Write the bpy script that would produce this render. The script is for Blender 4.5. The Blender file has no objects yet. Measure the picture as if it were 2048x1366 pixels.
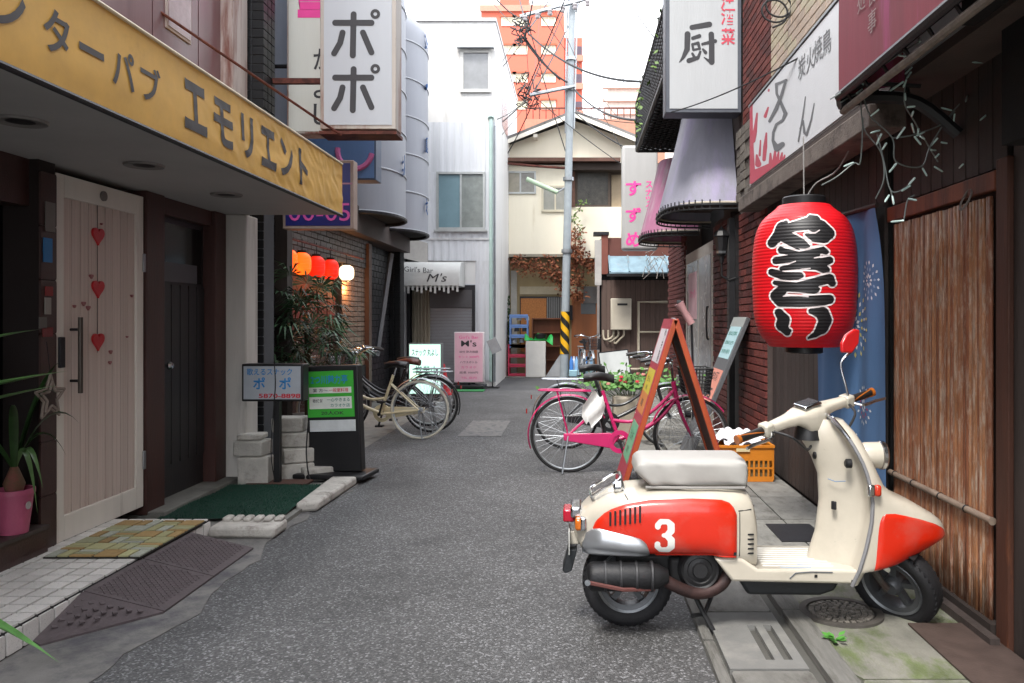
import bpy, bmesh, math, random
import numpy as np
from mathutils import Vector, Matrix, noise
random.seed(7)
S = bpy.context.scene
COL = S.collection
F = 1600.0; HE = 1.35; R = math.radians
def P(px, py, s):            # photo measurement at s photo-pixels per metre -> point in metres
    return Vector(((px-1150)/s, F/s, HE-(py-638)/s))
# ---------------------------------------------------------------- camera, world, sun, exposure
cam = bpy.data.objects.new('camera', bpy.data.cameras.new('camera')); COL.objects.link(cam)
cam.location = (0, 0, HE); cam.rotation_euler = (R(90), 0, 0)
cam.data.sensor_width = 36; cam.data.lens = 36*F/2048
cam.data.shift_x = -126/2048; cam.data.shift_y = -45/2048
cam.data.clip_start = .05; cam.data.clip_end = 2000
S.camera = cam
W = bpy.data.worlds.new('World'); S.world = W; W.use_nodes = True
wn = W.node_tree.nodes; wl = W.node_tree.links; wn.clear()
SUN_EL, SUN_AZ = R(58), R(205)
sk = wn.new('ShaderNodeTexSky'); sk.sky_type = 'NISHITA'; sk.sun_disc = False
sk.sun_elevation = SUN_EL; sk.sun_rotation = SUN_AZ; sk.dust_density = 4; sk.air_density = 1
tc = wn.new('ShaderNodeTexCoord'); ns = wn.new('ShaderNodeTexNoise'); ns.inputs['Scale'].default_value = 1.6; ns.inputs['Detail'].default_value = 5
wl.new(tc.outputs['Generated'], ns.inputs['Vector'])
cr = wn.new('ShaderNodeValToRGB'); cr.color_ramp.elements[0].position = .25; cr.color_ramp.elements[0].color = (7.6, 7.9, 8.5, 1)
cr.color_ramp.elements[1].position = .75; cr.color_ramp.elements[1].color = (10.5, 10.6, 10.8, 1)
wl.new(ns.outputs['Fac'], cr.inputs['Fac'])
mx = wn.new('ShaderNodeMixRGB'); mx.inputs['Fac'].default_value = .85
wl.new(sk.outputs['Color'], mx.inputs['Color1']); wl.new(cr.outputs['Color'], mx.inputs['Color2'])
bg = wn.new('ShaderNodeBackground'); bg.inputs['Strength'].default_value = .12
wo = wn.new('ShaderNodeOutputWorld'); wl.new(mx.outputs['Color'], bg.inputs['Color']); wl.new(bg.outputs[0], wo.inputs[0])
sun = bpy.data.objects.new('sun', bpy.data.lights.new('sun', 'SUN')); COL.objects.link(sun)
sun.data.energy = 1.2; sun.data.angle = R(15); sun.data.color = (1, .96, .9)
sun.rotation_euler = (R(90)-SUN_EL, 0, R(180)-SUN_AZ)
S.view_settings.view_transform = 'Standard'; S.view_settings.look = 'None'; S.view_settings.gamma = 1
S.view_settings.use_curve_mapping = False; S.view_settings.exposure = 2.0
S.render.engine = 'CYCLES'; S.cycles.max_bounces = 8; S.cycles.use_denoising = True

# ---------------------------------------------------------------- materials
MATS = {}
def lin(h):
    h = h.lstrip('#'); c = [int(h[i:i+2], 16)/255 for i in (0, 2, 4)]
    return tuple(x/12.92 if x <= .04045 else ((x+.055)/1.055)**2.4 for x in c) + (1,)
def M(name, col, rough=.6, metal=0, var=.12, scale=6, bump=.15, bscale=90, col2=None, amt=.5, streak=0, rnd=0, trans=0, emit=0, coat=0, ior=1.45, spec=.5, sub=0, chips=0):
    if name in MATS: return MATS[name]
    m = bpy.data.materials.new(name); m.use_nodes = True; MATS[name] = m
    n = m.node_tree.nodes; l = m.node_tree.links; b = n['Principled BSDF']
    c = lin(col)
    t = n.new('ShaderNodeTexCoord'); oi = n.new('ShaderNodeObjectInfo')
    mp = n.new('ShaderNodeVectorMath'); mp.operation = 'MULTIPLY_ADD'
    cv = n.new('ShaderNodeCombineXYZ'); 
    for k in range(3): l.new(oi.outputs['Random'], cv.inputs[k])
    mp.inputs[1].default_value = (1, 1, (.12 if streak >= 1 else streak) if streak else 1)
    sc = n.new('ShaderNodeVectorMath'); sc.operation = 'SCALE'; sc.inputs['Scale'].default_value = 37.0
    l.new(cv.outputs[0], sc.inputs[0]); l.new(t.outputs['Object'], mp.inputs[0]); l.new(sc.outputs[0], mp.inputs[2])
    a = n.new('ShaderNodeTexNoise'); a.inputs['Scale'].default_value = scale; a.inputs['Detail'].default_value = 6; a.inputs['Roughness'].default_value = .65
    l.new(mp.outputs[0], a.inputs['Vector'])
    ra = n.new('ShaderNodeMapRange'); ra.inputs[1].default_value = .3; ra.inputs[2].default_value = .7
    ra.inputs[3].default_value = 1-var; ra.inputs[4].default_value = 1+var; l.new(a.outputs['Fac'], ra.inputs[0])
    base = n.new('ShaderNodeMixRGB'); base.blend_type = 'MULTIPLY'; base.inputs[0].default_value = 1
    base.inputs[1].default_value = c
    if col2:
        a2 = n.new('ShaderNodeTexNoise'); a2.inputs['Scale'].default_value = scale*.7; a2.inputs['Detail'].default_value = 8; a2.inputs['Roughness'].default_value = .7
        l.new(mp.outputs[0], a2.inputs['Vector'])
        rp = n.new('ShaderNodeMapRange'); rp.inputs[1].default_value = .72-amt*.5; rp.inputs[2].default_value = .82-amt*.4; rp.inputs[4].default_value = .9
        l.new(a2.outputs['Fac'], rp.inputs[0])
        mm = n.new('ShaderNodeMixRGB'); mm.inputs[1].default_value = c; mm.inputs[2].default_value = lin(col2)
        l.new(rp.outputs[0], mm.inputs[0]); l.new(mm.outputs[0], base.inputs[1])
    if rnd:
        rr = n.new('ShaderNodeMapRange'); rr.inputs[3].default_value = 1-rnd; rr.inputs[4].default_value = 1+rnd*.6
        l.new(oi.outputs['Random'], rr.inputs[0])
        mu = n.new('ShaderNodeMath'); mu.operation = 'MULTIPLY'; l.new(rr.outputs[0], mu.inputs[0]); l.new(ra.outputs[0], mu.inputs[1])
        l.new(mu.outputs[0], base.inputs[2])
    else: l.new(ra.outputs[0], base.inputs[2])
    if chips:
        cn_ = n.new('ShaderNodeTexNoise'); cn_.inputs['Scale'].default_value = 26; cn_.inputs['Detail'].default_value = 7; cn_.inputs['Roughness'].default_value = .75; l.new(mp.outputs[0], cn_.inputs['Vector'])
        cr_ = n.new('ShaderNodeMapRange'); cr_.inputs[1].default_value = .71-chips*.05; cr_.inputs[2].default_value = .74-chips*.05; cr_.inputs[4].default_value = .75; l.new(cn_.outputs['Fac'], cr_.inputs[0])
        cm_ = n.new('ShaderNodeMixRGB'); cm_.inputs[2].default_value = lin('6b655c'); l.new(cr_.outputs[0], cm_.inputs[0]); l.new(base.outputs[0], cm_.inputs[1])
        gr_ = n.new('ShaderNodeTexNoise'); gr_.inputs['Scale'].default_value = 3.2; gr_.inputs['Detail'].default_value = 8; gr_.inputs['Roughness'].default_value = .7; l.new(mp.outputs[0], gr_.inputs['Vector'])
        gm_ = n.new('ShaderNodeMapRange'); gm_.inputs[1].default_value = .5; gm_.inputs[2].default_value = .75; gm_.inputs[4].default_value = .3; l.new(gr_.outputs['Fac'], gm_.inputs[0])
        g2_ = n.new('ShaderNodeMixRGB'); g2_.inputs[2].default_value = lin('857f74'); l.new(gm_.outputs[0], g2_.inputs[0]); l.new(cm_.outputs[0], g2_.inputs[1]); base = g2_
    l.new(base.outputs[0], b.inputs['Base Color'])
    b.inputs['Metallic'].default_value = metal; b.inputs['IOR'].default_value = ior
    b.inputs['Specular IOR Level'].default_value = spec
    rv = n.new('ShaderNodeMapRange'); rv.inputs[3].default_value = max(.02, rough-.08); rv.inputs[4].default_value = min(1, rough+.1)
    l.new(a.outputs['Fac'], rv.inputs[0]); l.new(rv.outputs[0], b.inputs['Roughness'])
    if coat: b.inputs['Coat Weight'].default_value = coat; b.inputs['Coat Roughness'].default_value = .12
    if trans: b.inputs['Transmission Weight'].default_value = trans
    if bump:
        bn = n.new('ShaderNodeTexNoise'); bn.inputs['Scale'].default_value = bscale; bn.inputs['Detail'].default_value = 4
        l.new(mp.outputs[0], bn.inputs['Vector'])
        bu = n.new('ShaderNodeBump'); bu.inputs['Strength'].default_value = bump; bu.inputs['Distance'].default_value = .01
        l.new(bn.outputs['Fac'], bu.inputs['Height']); l.new(bu.outputs[0], b.inputs['Normal'])
    if emit: 
        b.inputs['Emission Color'].default_value = c; b.inputs['Emission Strength'].default_value = emit
    return m
# ---------------------------------------------------------------- object helpers
BASE = {}
def base_of(o): return BASE.get(o.name, Vector((0, 0, 0)))
def thing(name, label, cat, loc=(0, 0, 0), rot=0, group=None, local=False):
    o = bpy.data.objects.new(name, None); COL.objects.link(o); o.empty_display_size = .1
    o.location = loc; o.rotation_euler = (0, 0, rot); o['label'] = label; o['category'] = cat
    if group: o['group'] = group
    BASE[o.name] = Vector((0, 0, 0)) if local else Vector(loc)
    return o
def tag(o, label, cat, group=None):
    o['label'] = label; o['category'] = cat
    if group: o['group'] = group
    return o
def stuff(o): o['kind'] = 'stuff'; return o
def struct(o): o['kind'] = 'structure'; return o
class MB:
    def __init__(s): s.v = []; s.f = []; s.mi = []
    def add(s, vs, fs):
        k = len(s.v); s.v += [tuple(v) for v in vs]; s.f += [tuple(i+k for i in f) for f in fs]; return s
    def box(s, x0, x1, y0, y1, z0, z1):
        if x0 > x1: x0, x1 = x1, x0
        if y0 > y1: y0, y1 = y1, y0
        if z0 > z1: z0, z1 = z1, z0
        return s.add([(x0,y0,z0),(x1,y0,z0),(x1,y1,z0),(x0,y1,z0),(x0,y0,z1),(x1,y0,z1),(x1,y1,z1),(x0,y1,z1)],
                     [(0,3,2,1),(4,5,6,7),(0,1,5,4),(1,2,6,5),(2,3,7,6),(3,0,4,7)])
    def obox(s, c, sz, m=None):
        m = m or Matrix.Identity(3); c = Vector(c); h = Vector(sz)/2
        q = MB().box(-h.x, h.x, -h.y, h.y, -h.z, h.z)
        return s.add([c + m @ Vector(v) for v in q.v], q.f)
    def prism(s, pts, vec):
        pts = [Vector(p) for p in pts]; vec = Vector(vec); n = len(pts)
        nr = Vector((0, 0, 0))
        for i in range(n): nr += pts[i].cross(pts[(i+1) % n])
        if nr.dot(vec) > 0: pts = pts[::-1]
        fs = [tuple(range(n)), tuple(range(2*n-1, n-1, -1))]
        for i in range(n): j = (i+1) % n; fs.append((i, i+n, j+n, j))
        return s.add(pts + [p+vec for p in pts], fs)
    def tube(s, pts, r, n=8, closed=False):
        pts = [Vector(p) for p in pts]; m = len(pts)
        rs = r if isinstance(r, (list, tuple)) else [r]*m
        vs = []; up = None
        for i, p in enumerate(pts):
            if closed: t = pts[(i+1) % m]-pts[i-1]
            else: t = pts[min(i+1, m-1)]-pts[max(i-1, 0)]
            t = t.normalized() if t.length > 1e-9 else Vector((0, 0, 1))
            if up is None:
                up = Vector((0, 0, 1)) if abs(t.z) < .9 else Vector((1, 0, 0))
            a = up - t*up.dot(t)
            if a.length < 1e-6: a = t.orthogonal()
            a.normalize(); up = a; b = t.cross(a)
            for k in range(n):
                w = 2*math.pi*k/n; vs.append(p + (a*math.cos(w)+b*math.sin(w))*rs[i])
        fs = []
        for i in range(m if closed else m-1):
            j = (i+1) % m
            for k in range(n): fs.append((i*n+k, i*n+(k+1) % n, j*n+(k+1) % n, j*n+k))
        if not closed: fs += [tuple(range(n-1, -1, -1)), tuple(range((m-1)*n, m*n))]
        return s.add(vs, fs)
    def lathe(s, prof, c=(0, 0, 0), axis='z', n=32, a0=0, a1=2*math.pi, closed_prof=False):
        c = Vector(c); full = abs(a1-a0-2*math.pi) < 1e-6; na = n if full else n+1; vs = []
        for r, h in prof:
            for k in range(na):
                w = a0+(a1-a0)*k/n; x, y = r*math.cos(w), r*math.sin(w)
                vs.append(c + Vector({'z': (x, y, h), 'y': (x, -h, y), 'x': (h, x, y)}[axis]) if axis != 'y' else c+Vector((x, h, -y)))
        fs = []; m = len(prof)
        for i in range(m if closed_prof else m-1):
            j = (i+1) % m
            for k in range(n):
                k2 = (k+1) % na if full else k+1
                fs.append((i*na+k, i*na+k2, j*na+k2, j*na+k))
        return s.add(vs, fs)
    def grid(s, fn, nu, nv, cu=False, cv=False):
        vs = []; 
        for i in range(nu):
            for j in range(nv): vs.append(fn(i/(nu if cu else nu-1), j/(nv if cv else nv-1)))
        fs = []
        for i in range(nu if cu else nu-1):
            for j in range(nv if cv else nv-1):
                a, b = (i+1) % nu, (j+1) % nv; fs.append((i*nv+j, a*nv+j, a*nv+b, i*nv+b))
        return s.add(vs, fs)
    def disc(s, c, r, axis, n=24):
        c = Vector(c); a = Vector(axis).normalized(); u = a.orthogonal().normalized(); w = a.cross(u)
        return s.add([c+(u*math.cos(2*math.pi*k/n)+w*math.sin(2*math.pi*k/n))*r for k in range(n)], [tuple(range(n))])
    def xf(s, m): s.v = [tuple(m @ Vector(v)) for v in s.v]; return s
    def mesh(s, name, off=Vector((0, 0, 0))):
        me = bpy.data.meshes.new(name)
        me.from_pydata([(v[0]-off[0], v[1]-off[1], v[2]-off[2]) for v in s.v], [], s.f); me.update(); return me
    def build(s, name, mat, parent=None, smooth=False, bevel=0, sub=0, label=None, fix=False, seg=2, loc=None, at=None):
        off = base_of(parent) if parent else (Vector(loc) if loc else Vector((0, 0, 0)))
        if at: loc = at
        me = s.mesh(name, off)
        if fix:
            bm = bmesh.new(); bm.from_mesh(me); bmesh.ops.remove_doubles(bm, verts=bm.verts, dist=1e-5)
            bmesh.ops.recalc_face_normals(bm, faces=bm.faces); bm.to_mesh(me); bm.free()
        me.materials.append(mat)
        o = bpy.data.objects.new(name, me); COL.objects.link(o)
        if parent: o.parent = parent
        elif loc: o.location = loc
        BASE[o.name] = off.copy()
        if smooth:
            for p in me.polygons: p.use_smooth = True
            me.set_sharp_from_angle(angle=R(smooth if smooth > 1 else 40))
        if bevel:
            b = o.modifiers.new('b', 'BEVEL'); b.width = bevel; b.segments = seg; b.limit_method = 'ANGLE'; b.angle_limit = R(35)
            if not smooth:
                for p in me.polygons: p.use_smooth = True
                me.set_sharp_from_angle(angle=R(62))
        if sub:
            d = o.modifiers.new('s', 'SUBSURF'); d.levels = sub; d.render_levels = sub
            for p in me.polygons: p.use_smooth = True
        if label: o['label'] = label
        return o
def box(name, mat, b, parent=None, **k): return MB().box(*b).build(name, mat, parent, **k)
def pieces(name, mats, me, items, parent):
    """alike pieces: one shared mesh per material, each its own object; items = (location, scale, rotation)"""
    out = []; off = base_of(parent); mats = mats if isinstance(mats, (list, tuple)) else [mats]
    ms = []
    for m in mats:
        c = me.copy(); c.materials.clear(); c.materials.append(m); ms.append(c)
    for it in items:
        o = bpy.data.objects.new(name, random.choice(ms)); COL.objects.link(o); o.parent = parent
        o.location = Vector(it[0])-off
        if len(it) > 1 and it[1]: o.scale = it[1]
        if len(it) > 2 and it[2]: o.rotation_euler = it[2]
        BASE[o.name] = off.copy(); out.append(o)
    return out
def unit(bev=.0):     # unit piece: 1x1x1 box with chamfered edges
    bm = bmesh.new(); bmesh.ops.create_cube(bm, size=1)
    if bev: bmesh.ops.bevel(bm, geom=bm.edges[:], offset=bev, segments=1, affect='EDGES')
    me = bpy.data.meshes.new('piece'); bm.to_mesh(me); bm.free(); return me
UB = unit(.035); U0 = unit(0)
def courses(name, mats, parent, axis, plane, a0, a1, z0, z1, bw, bh, gap=.01, th=.02, bond=.5, jit=.002, sgn=1):
    """bricks or tiles on a wall; axis 'y': wall along Y at x=plane facing sgn*X; axis 'x': along X at y=plane facing -Y; 'f': floor"""
    it = []; nz = max(1, int(round((z1-z0)/(bh)))); bh = (z1-z0)/nz
    for r in range(nz):
        zc = z0+(r+.5)*bh; st = a0-(bond*bw if r % 2 else 0); a = st
        while a < a1-1e-4:
            l, h = max(a, a0), min(a+bw, a1)
            if h-l > .03:
                w = h-l-gap; c = (l+h)/2; d = random.uniform(0, jit)
                if axis == 'y': it.append(((plane+sgn*(th/2+d-.006), c, zc), (th, w, bh-gap)))
                elif axis == 'x': it.append(((c, plane-(th/2+d-.006), zc), (w, th, bh-gap)))
                else: it.append(((c, zc, plane+d+th/2-.006), (w, bh-gap, th)))
            a += bw
    return pieces(name, mats, UB, it, parent)
def text(name, body, mat, parent, c, xd, up, w=None, h=None, bold=0, ext=.002, spacing=1, vertical=False):
    """lettering as a thin solid standing on a surface, fitted to w x h about its centre c"""
    cu = bpy.data.curves.new('t', 'FONT'); cu.body = '\n'.join(body) if vertical else body
    cu.offset = bold; cu.space_character = spacing; cu.align_x = 'CENTER'; cu.resolution_u = 3; cu.space_line = .95 if vertical else .8
    ob = bpy.data.objects.new('t', cu); COL.objects.link(ob)
    me = bpy.data.meshes.new_from_object(ob.evaluated_get(bpy.context.evaluated_depsgraph_get()))
    bpy.data.objects.remove(ob); bpy.data.curves.remove(cu)
    vs = np.array([v.co[:2] for v in me.vertices]); fs = [tuple(p.vertices) for p in me.polygons]; bpy.data.meshes.remove(me)
    lo, hi = vs.min(0), vs.max(0); ctr = (lo+hi)/2; sz = hi-lo
    sx = (w/sz[0]) if w else h/sz[1]; sy = (h/sz[1]) if h else sx
    xd = Vector(xd).normalized(); up = Vector(up).normalized(); nr = xd.cross(up); c = Vector(c)
    b = MB(); b.add([c + xd*((x-ctr[0])*sx)+up*((y-ctr[1])*sy)+nr*ext for x, y in vs], fs)
    return b.build(name, mat, parent)
def march(fn, x0, x1, y0, y1, nx, ny, mp):
    """solid region fn<0 as smooth-edged cells on a grid, carried to 3-D by mp(x,y)"""
    X = np.linspace(x0, x1, nx); Y = np.linspace(y0, y1, ny); G = fn(*np.meshgrid(X, Y, indexing='ij'))
    vs = {}; out = MB(); V = []; 
    def key(k, x, y):
        if k not in vs: vs[k] = len(V); V.append(mp(x, y))
        return vs[k]
    Fc = []
    for i in range(nx-1):
        for j in range(ny-1):
            cs = [(i, j), (i+1, j), (i+1, j+1), (i, j+1)]; g = [G[c] for c in cs]
            if min(g) >= 0: continue
            poly = []
            for k in range(4):
                a, b = cs[k], cs[(k+1) % 4]; ga, gb = g[k], g[(k+1) % 4]
                if ga < 0: poly.append(key(a, X[a[0]], Y[a[1]]))
                if (ga < 0) != (gb < 0):
                    t = ga/(ga-gb); kk = (min(a, b), max(a, b))
                    poly.append(key(kk, X[a[0]]+(X[b[0]]-X[a[0]])*t, Y[a[1]]+(Y[b[1]]-Y[a[1]])*t))
            if len(poly) > 2: Fc.append(tuple(poly))
    return MB().add(V, Fc)
def strokes(lst, grow=0):
    def fn(x, y):
        d = np.full(x.shape, 1e9)
        for st in lst:
            for (ax, ay, ar), (bx, by, br) in zip(st[:-1], st[1:]):
                dx, dy = bx-ax, by-ay; L = dx*dx+dy*dy+1e-9
                t = np.clip(((x-ax)*dx+(y-ay)*dy)/L, 0, 1)
                d = np.minimum(d, np.hypot(x-ax-t*dx, y-ay-t*dy)-(ar+(br-ar)*t)-grow)
        return d
    return fn
def catenary(a, b, sag, n=14):
    a, b = Vector(a), Vector(b)
    return [a.lerp(b, i/n)-Vector((0, 0, sag*4*(i/n)*(1-i/n))) for i in range(n+1)]
def smoothpts(pts, n=4):
    pts = [Vector(p) for p in pts]; out = []
    for i in range(len(pts)-1):
        p0 = pts[max(i-1, 0)]; p1 = pts[i]; p2 = pts[i+1]; p3 = pts[min(i+2, len(pts)-1)]
        for k in range(n):
            t = k/n; out.append(.5*((2*p1)+(p2-p0)*t+(2*p0-5*p1+4*p2-p3)*t*t+(3*p1-p0-3*p2+p3)*t*t*t))
    return out+[pts[-1]]
def interp(tab, x):
    return float(np.interp(x, [t[0] for t in tab], [t[1] for t in tab]))
def rotz(a): return Matrix.Rotation(a, 3, 'Z')
def xpost(n_, off):
    return Matrix.Translation(off)
XD, YD, ZD = Vector((1, 0, 0)), Vector((0, 1, 0)), Vector((0, 0, 1))

# common materials
m_black = M('black_plastic', '1a1a1c', .45, bump=.05)
m_dark = M('dark_metal', '26262a', .5, .3)
m_chrome = M('chrome', 'c9ccd0', .18, 1, var=.05, bump=0)
m_steel = M('dull_steel', '9a9ea2', .42, .9, var=.15)
m_white = M('white_paint', 'd9d8d3', .5, var=.06, streak=1, scale=5)
m_rubber = M('rubber', '1c1c1d', .75, var=.2, bump=.3)
m_rust = M('rusty_iron', '6a3b32', .75, .2, col2='43241e', amt=.6, scale=14)
m_conc = M('concrete', '74736e', .85, var=.2, scale=5, bump=.35, bscale=120, col2='5d5c57', amt=.45)
m_cable = M('cable_black', '222224', .6, bump=0)
m_glass = M('window_glass', '5d6f78', .08, var=.1, bump=.02, bscale=3, spec=.8)
m_darkglass = M('dark_glass', '0b0b0d', .12, bump=0)
m_red = M('sign_red', 'c8102a', .5, var=.05, bump=0); m_pink = M('sign_pink', 'e8479a', .5, var=.05, bump=0)
m_ink = M('sign_ink', '38383c', .5, var=.05, bump=0); m_blue = M('sign_blue', '2a7fc0', .5, var=.05, bump=0)
m_darkwood = M('dark_boards', '3b3330', .7, var=.35, scale=10, streak=1, rnd=.25, bump=.3)
m_sheet = M('sign_sheet', 'b7bdc5', .4, var=.04, scale=3, streak=1, bump=.03)
m_green = M('leaf_green', '35582a', .5, var=.3, scale=12, rnd=.2, bump=0)
# ================================================================ SETTING
def asphalt():
    m = bpy.data.materials.new('asphalt'); m.use_nodes = True; n = m.node_tree.nodes; l = m.node_tree.links; b = n['Principled BSDF']
    t = n.new('ShaderNodeTexCoord')
    v = n.new('ShaderNodeTexVoronoi'); v.inputs['Scale'].default_value = 120; l.new(t.outputs['Object'], v.inputs['Vector'])
    c = n.new('ShaderNodeValToRGB'); e = c.color_ramp.elements
    e[0].position = 0; e[0].color = (.05, .05, .051, 1); e[1].position = 1; e[1].color = (.24, .24, .25, 1)
    for p, g in ((.45, .068), (.7, .09), (.86, .13)): k = e.new(p); k.color = (g, g, g*1.01, 1)
    sp = n.new('ShaderNodeSeparateColor'); l.new(v.outputs['Color'], sp.inputs[0]); l.new(sp.outputs[0], c.inputs[0])
    big = n.new('ShaderNodeTexNoise'); big.inputs['Scale'].default_value = 1.1; big.inputs['Detail'].default_value = 7; big.inputs['Roughness'].default_value = .65; l.new(t.outputs['Object'], big.inputs['Vector'])
    r = n.new('ShaderNodeMapRange'); r.inputs[1].default_value = .3; r.inputs[2].default_value = .7; r.inputs[3].default_value = .66; r.inputs[4].default_value = 1.12; l.new(big.outputs['Fac'], r.inputs[0])
    k = n.new('ShaderNodeMixRGB'); k.blend_type = 'MULTIPLY'; k.inputs[0].default_value = 1; l.new(c.outputs[0], k.inputs[1]); l.new(r.outputs[0], k.inputs[2])
    st = n.new('ShaderNodeTexNoise'); st.inputs['Scale'].default_value = .45; st.inputs['Detail'].default_value = 9; st.inputs['Roughness'].default_value = .6; st.inputs['Distortion'].default_value = 1.2; l.new(t.outputs['Object'], st.inputs['Vector'])
    sr_ = n.new('ShaderNodeMapRange'); sr_.inputs[1].default_value = .56; sr_.inputs[2].default_value = .68; sr_.inputs[3].default_value = 1; sr_.inputs[4].default_value = .72; l.new(st.outputs['Fac'], sr_.inputs[0])
    ck = n.new('ShaderNodeTexVoronoi'); ck.feature = 'DISTANCE_TO_EDGE'; ck.inputs['Scale'].default_value = .55
    wv = n.new('ShaderNodeTexNoise'); wv.inputs['Scale'].default_value = 3; wv.inputs['Detail'].default_value = 6; l.new(t.outputs['Object'], wv.inputs['Vector'])
    wm = n.new('ShaderNodeMixRGB'); wm.inputs[0].default_value = .22; l.new(t.outputs['Object'], wm.inputs[1]); l.new(wv.outputs['Color'], wm.inputs[2]); l.new(wm.outputs[0], ck.inputs['Vector'])
    cm = n.new('ShaderNodeMapRange'); cm.inputs[1].default_value = .0; cm.inputs[2].default_value = .004; cm.inputs[3].default_value = .74; cm.inputs[4].default_value = 1; l.new(ck.outputs['Distance'], cm.inputs[0])
    mq = n.new('ShaderNodeMath'); mq.operation = 'MULTIPLY'; l.new(sr_.outputs[0], mq.inputs[0]); l.new(cm.outputs[0], mq.inputs[1])
    k2 = n.new('ShaderNodeMixRGB'); k2.blend_type = 'MULTIPLY'; k2.inputs[0].default_value = 1; l.new(k.outputs[0], k2.inputs[1]); l.new(mq.outputs[0], k2.inputs[2])
    l.new(k2.outputs[0], b.inputs['Base Color']); b.inputs['Roughness'].default_value = .8
    bu = n.new('ShaderNodeBump'); bu.inputs['Strength'].default_value = .55; bu.inputs['Distance'].default_value = .006
    l.new(v.outputs['Distance'], bu.inputs['Height']); bu.invert = True; l.new(bu.outputs[0], b.inputs['Normal'])
    return m
m_asph = asphalt()
m_patch = M('smooth_asphalt', '4a4a4c', .85, var=.2, scale=3, bump=.4, bscale=200)
m_moss = M('mossy_concrete', '73726a', .9, var=.3, scale=5, bump=.5, bscale=90, col2='55603a', amt=.52)
m_slab = M('grey_slab', '6f6e6a', .85, var=.22, scale=4, bump=.35, bscale=140, col2='55534e', amt=.45, rnd=.15)
m_light = M('pale_concrete', '6d6d6b', .85, var=.12, scale=6, bump=.3, bscale=150, col2='7c7b77', amt=.4)
struct(box('ground', m_conc, (-300, 300, -60, 400, -.6, -.03)))
struct(box('road', m_asph, (-2.2, .53, -12, 15.2, -.03, 0)))
struct(box('cross_street', m_patch, (-30, 30, 15.2, 18.3, -.03, .001)))
ed = [(-2.27, -12)]+[(-2.27, 6.9)]+[(-1.80+.05*math.sin(y*2.1)+.03*math.sin(y*7.3)+.02*random.uniform(-1, 1), y) for y in [6.9-.09*k for k in range(60)]]+[(-1.74, -12)]
struct(MB().prism([(x, y, -.02) for x, y in ed], (0, 0, .024)).build('road_edge', M('edge_concrete', '6d6b68', .9, var=.25, scale=4, bump=.4, bscale=120, col2='46454a', amt=.5)))
g = struct(box('gutter', m_conc, (-2.95, -2.2, 6.9, 15.2, -.03, .002)))
struct(box('far_apron', m_conc, (-4, 4, 18.3, 24, -.03, .02)))
# right-hand pavement: kerb blocks, drain covers, moss concrete
pv = struct(box('pavement', M('pavement_base', '4b4a46', .9), (.53, 1.95, -12, 15.2, -.03, .006)))
pieces('kerb_block', m_slab, UB, [((.55+.0, y, .012), (.045, .58, .03)) for y in [k*.6 for k in range(-2, 22)]], pv)
cov = []
for k in range(-2, 22): 
    if k == 5: continue
    cov.append(((.735, .31+k*.6, .014), (.30, .585, .032)))
pieces('drain_cover', m_slab, UB, cov, pv)
c2 = MB()
for (x0, x1, y0, y1) in ((.585,.74,3.02,3.6),(.74,.775,3.02,3.1),(.74,.775,3.45,3.6),(.775,.81,3.02,3.6),(.81,.845,3.02,3.1),(.81,.845,3.45,3.6),(.845,.885,3.02,3.6)):
    c2.box(x0, x1, y0+.0005, y1-.0005, .0, .03)
c2.build('slotted_drain_cover', m_light, pv)
pieces('kerb_stone', m_slab, UB, [((.98, .45+k*.9, .02), (.1, .885, .05)) for k in range(-2, 13)], pv)
pieces('pavement_slab', [m_moss], UB, [((1.36, .9+k*1.35, .014), (.65, 1.34, .04)) for k in range(-1, 3)], pv)
pieces('pavement_slab', [m_slab, m_conc], UB, [((1.195+.335*j, 4.6+k*.66+.33, .014), (.325, .65, .04)) for k in range(0, 14) for j in range(2)], pv)
box('steel_plate', M('rusty_plate', '4f423d', .7, .3, var=.2, scale=12), (1.43, 1.72, 2.3, 3.44, .035, .045), pv, bevel=.003)
box('drain_grate', m_dark, (1.22, 1.5, 4.72, 5.12, .034, .04), pv)
# manhole
mh = thing('manhole_cover', 'round mosaic manhole cover in the mossy concrete below the scooter', 'manhole cover', (1.19, 3.58, .034))
m_iron = M('manhole_iron', '55514d', .7, .4, var=.25, scale=20)
MB().lathe([(.150, .000), (.150, .012), (.182, .012), (.182, .0)], (1.19, 3.58, .034), n=48).build('rim', m_iron, mh, smooth=1)
MB().lathe([(0, .003), (.150, .003)], (1.19, 3.58, .034), n=48).build('plate', M('manhole_plate', '3a3835', .8), mh)
b = MB()
for rr, nn in ((.02, 5), (.047, 11), (.074, 17), (.101, 24), (.128, 30)):
    for k in range(nn):
        a = 2*math.pi*(k+random.uniform(-.12, .12))/nn
        b.obox((1.19+rr*math.cos(a), 3.58+rr*math.sin(a), .034+.006+random.uniform(0, .003)), (.021, .019, .006), rotz(a+random.uniform(-.3, .3)))
stuff(b.build('stone', M('manhole_stones', '77726b', .8, var=.35, scale=50, col2='4a4742'), mh))
wd = thing('weed', 'small green weed in the crack beside the manhole cover', 'weed', (1.06, 3.27, .03))
b = MB()
for k in range(16):
    a = random.uniform(0, 6.28); r_ = random.uniform(.01, .05); z = random.uniform(.03, .05)
    c = Vector((1.06+r_*math.cos(a), 3.27+r_*math.sin(a), z+.01)); d = Vector((math.cos(a), math.sin(a), .3))*.022; e = Vector((-math.sin(a), math.cos(a), 0))*.012
    b.add([c-d, c+e, c+d, c-e], [(0, 1, 2, 3)])
b.build('leaves', M('weed_leaf', '4f8a3a', .5), wd)
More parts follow.
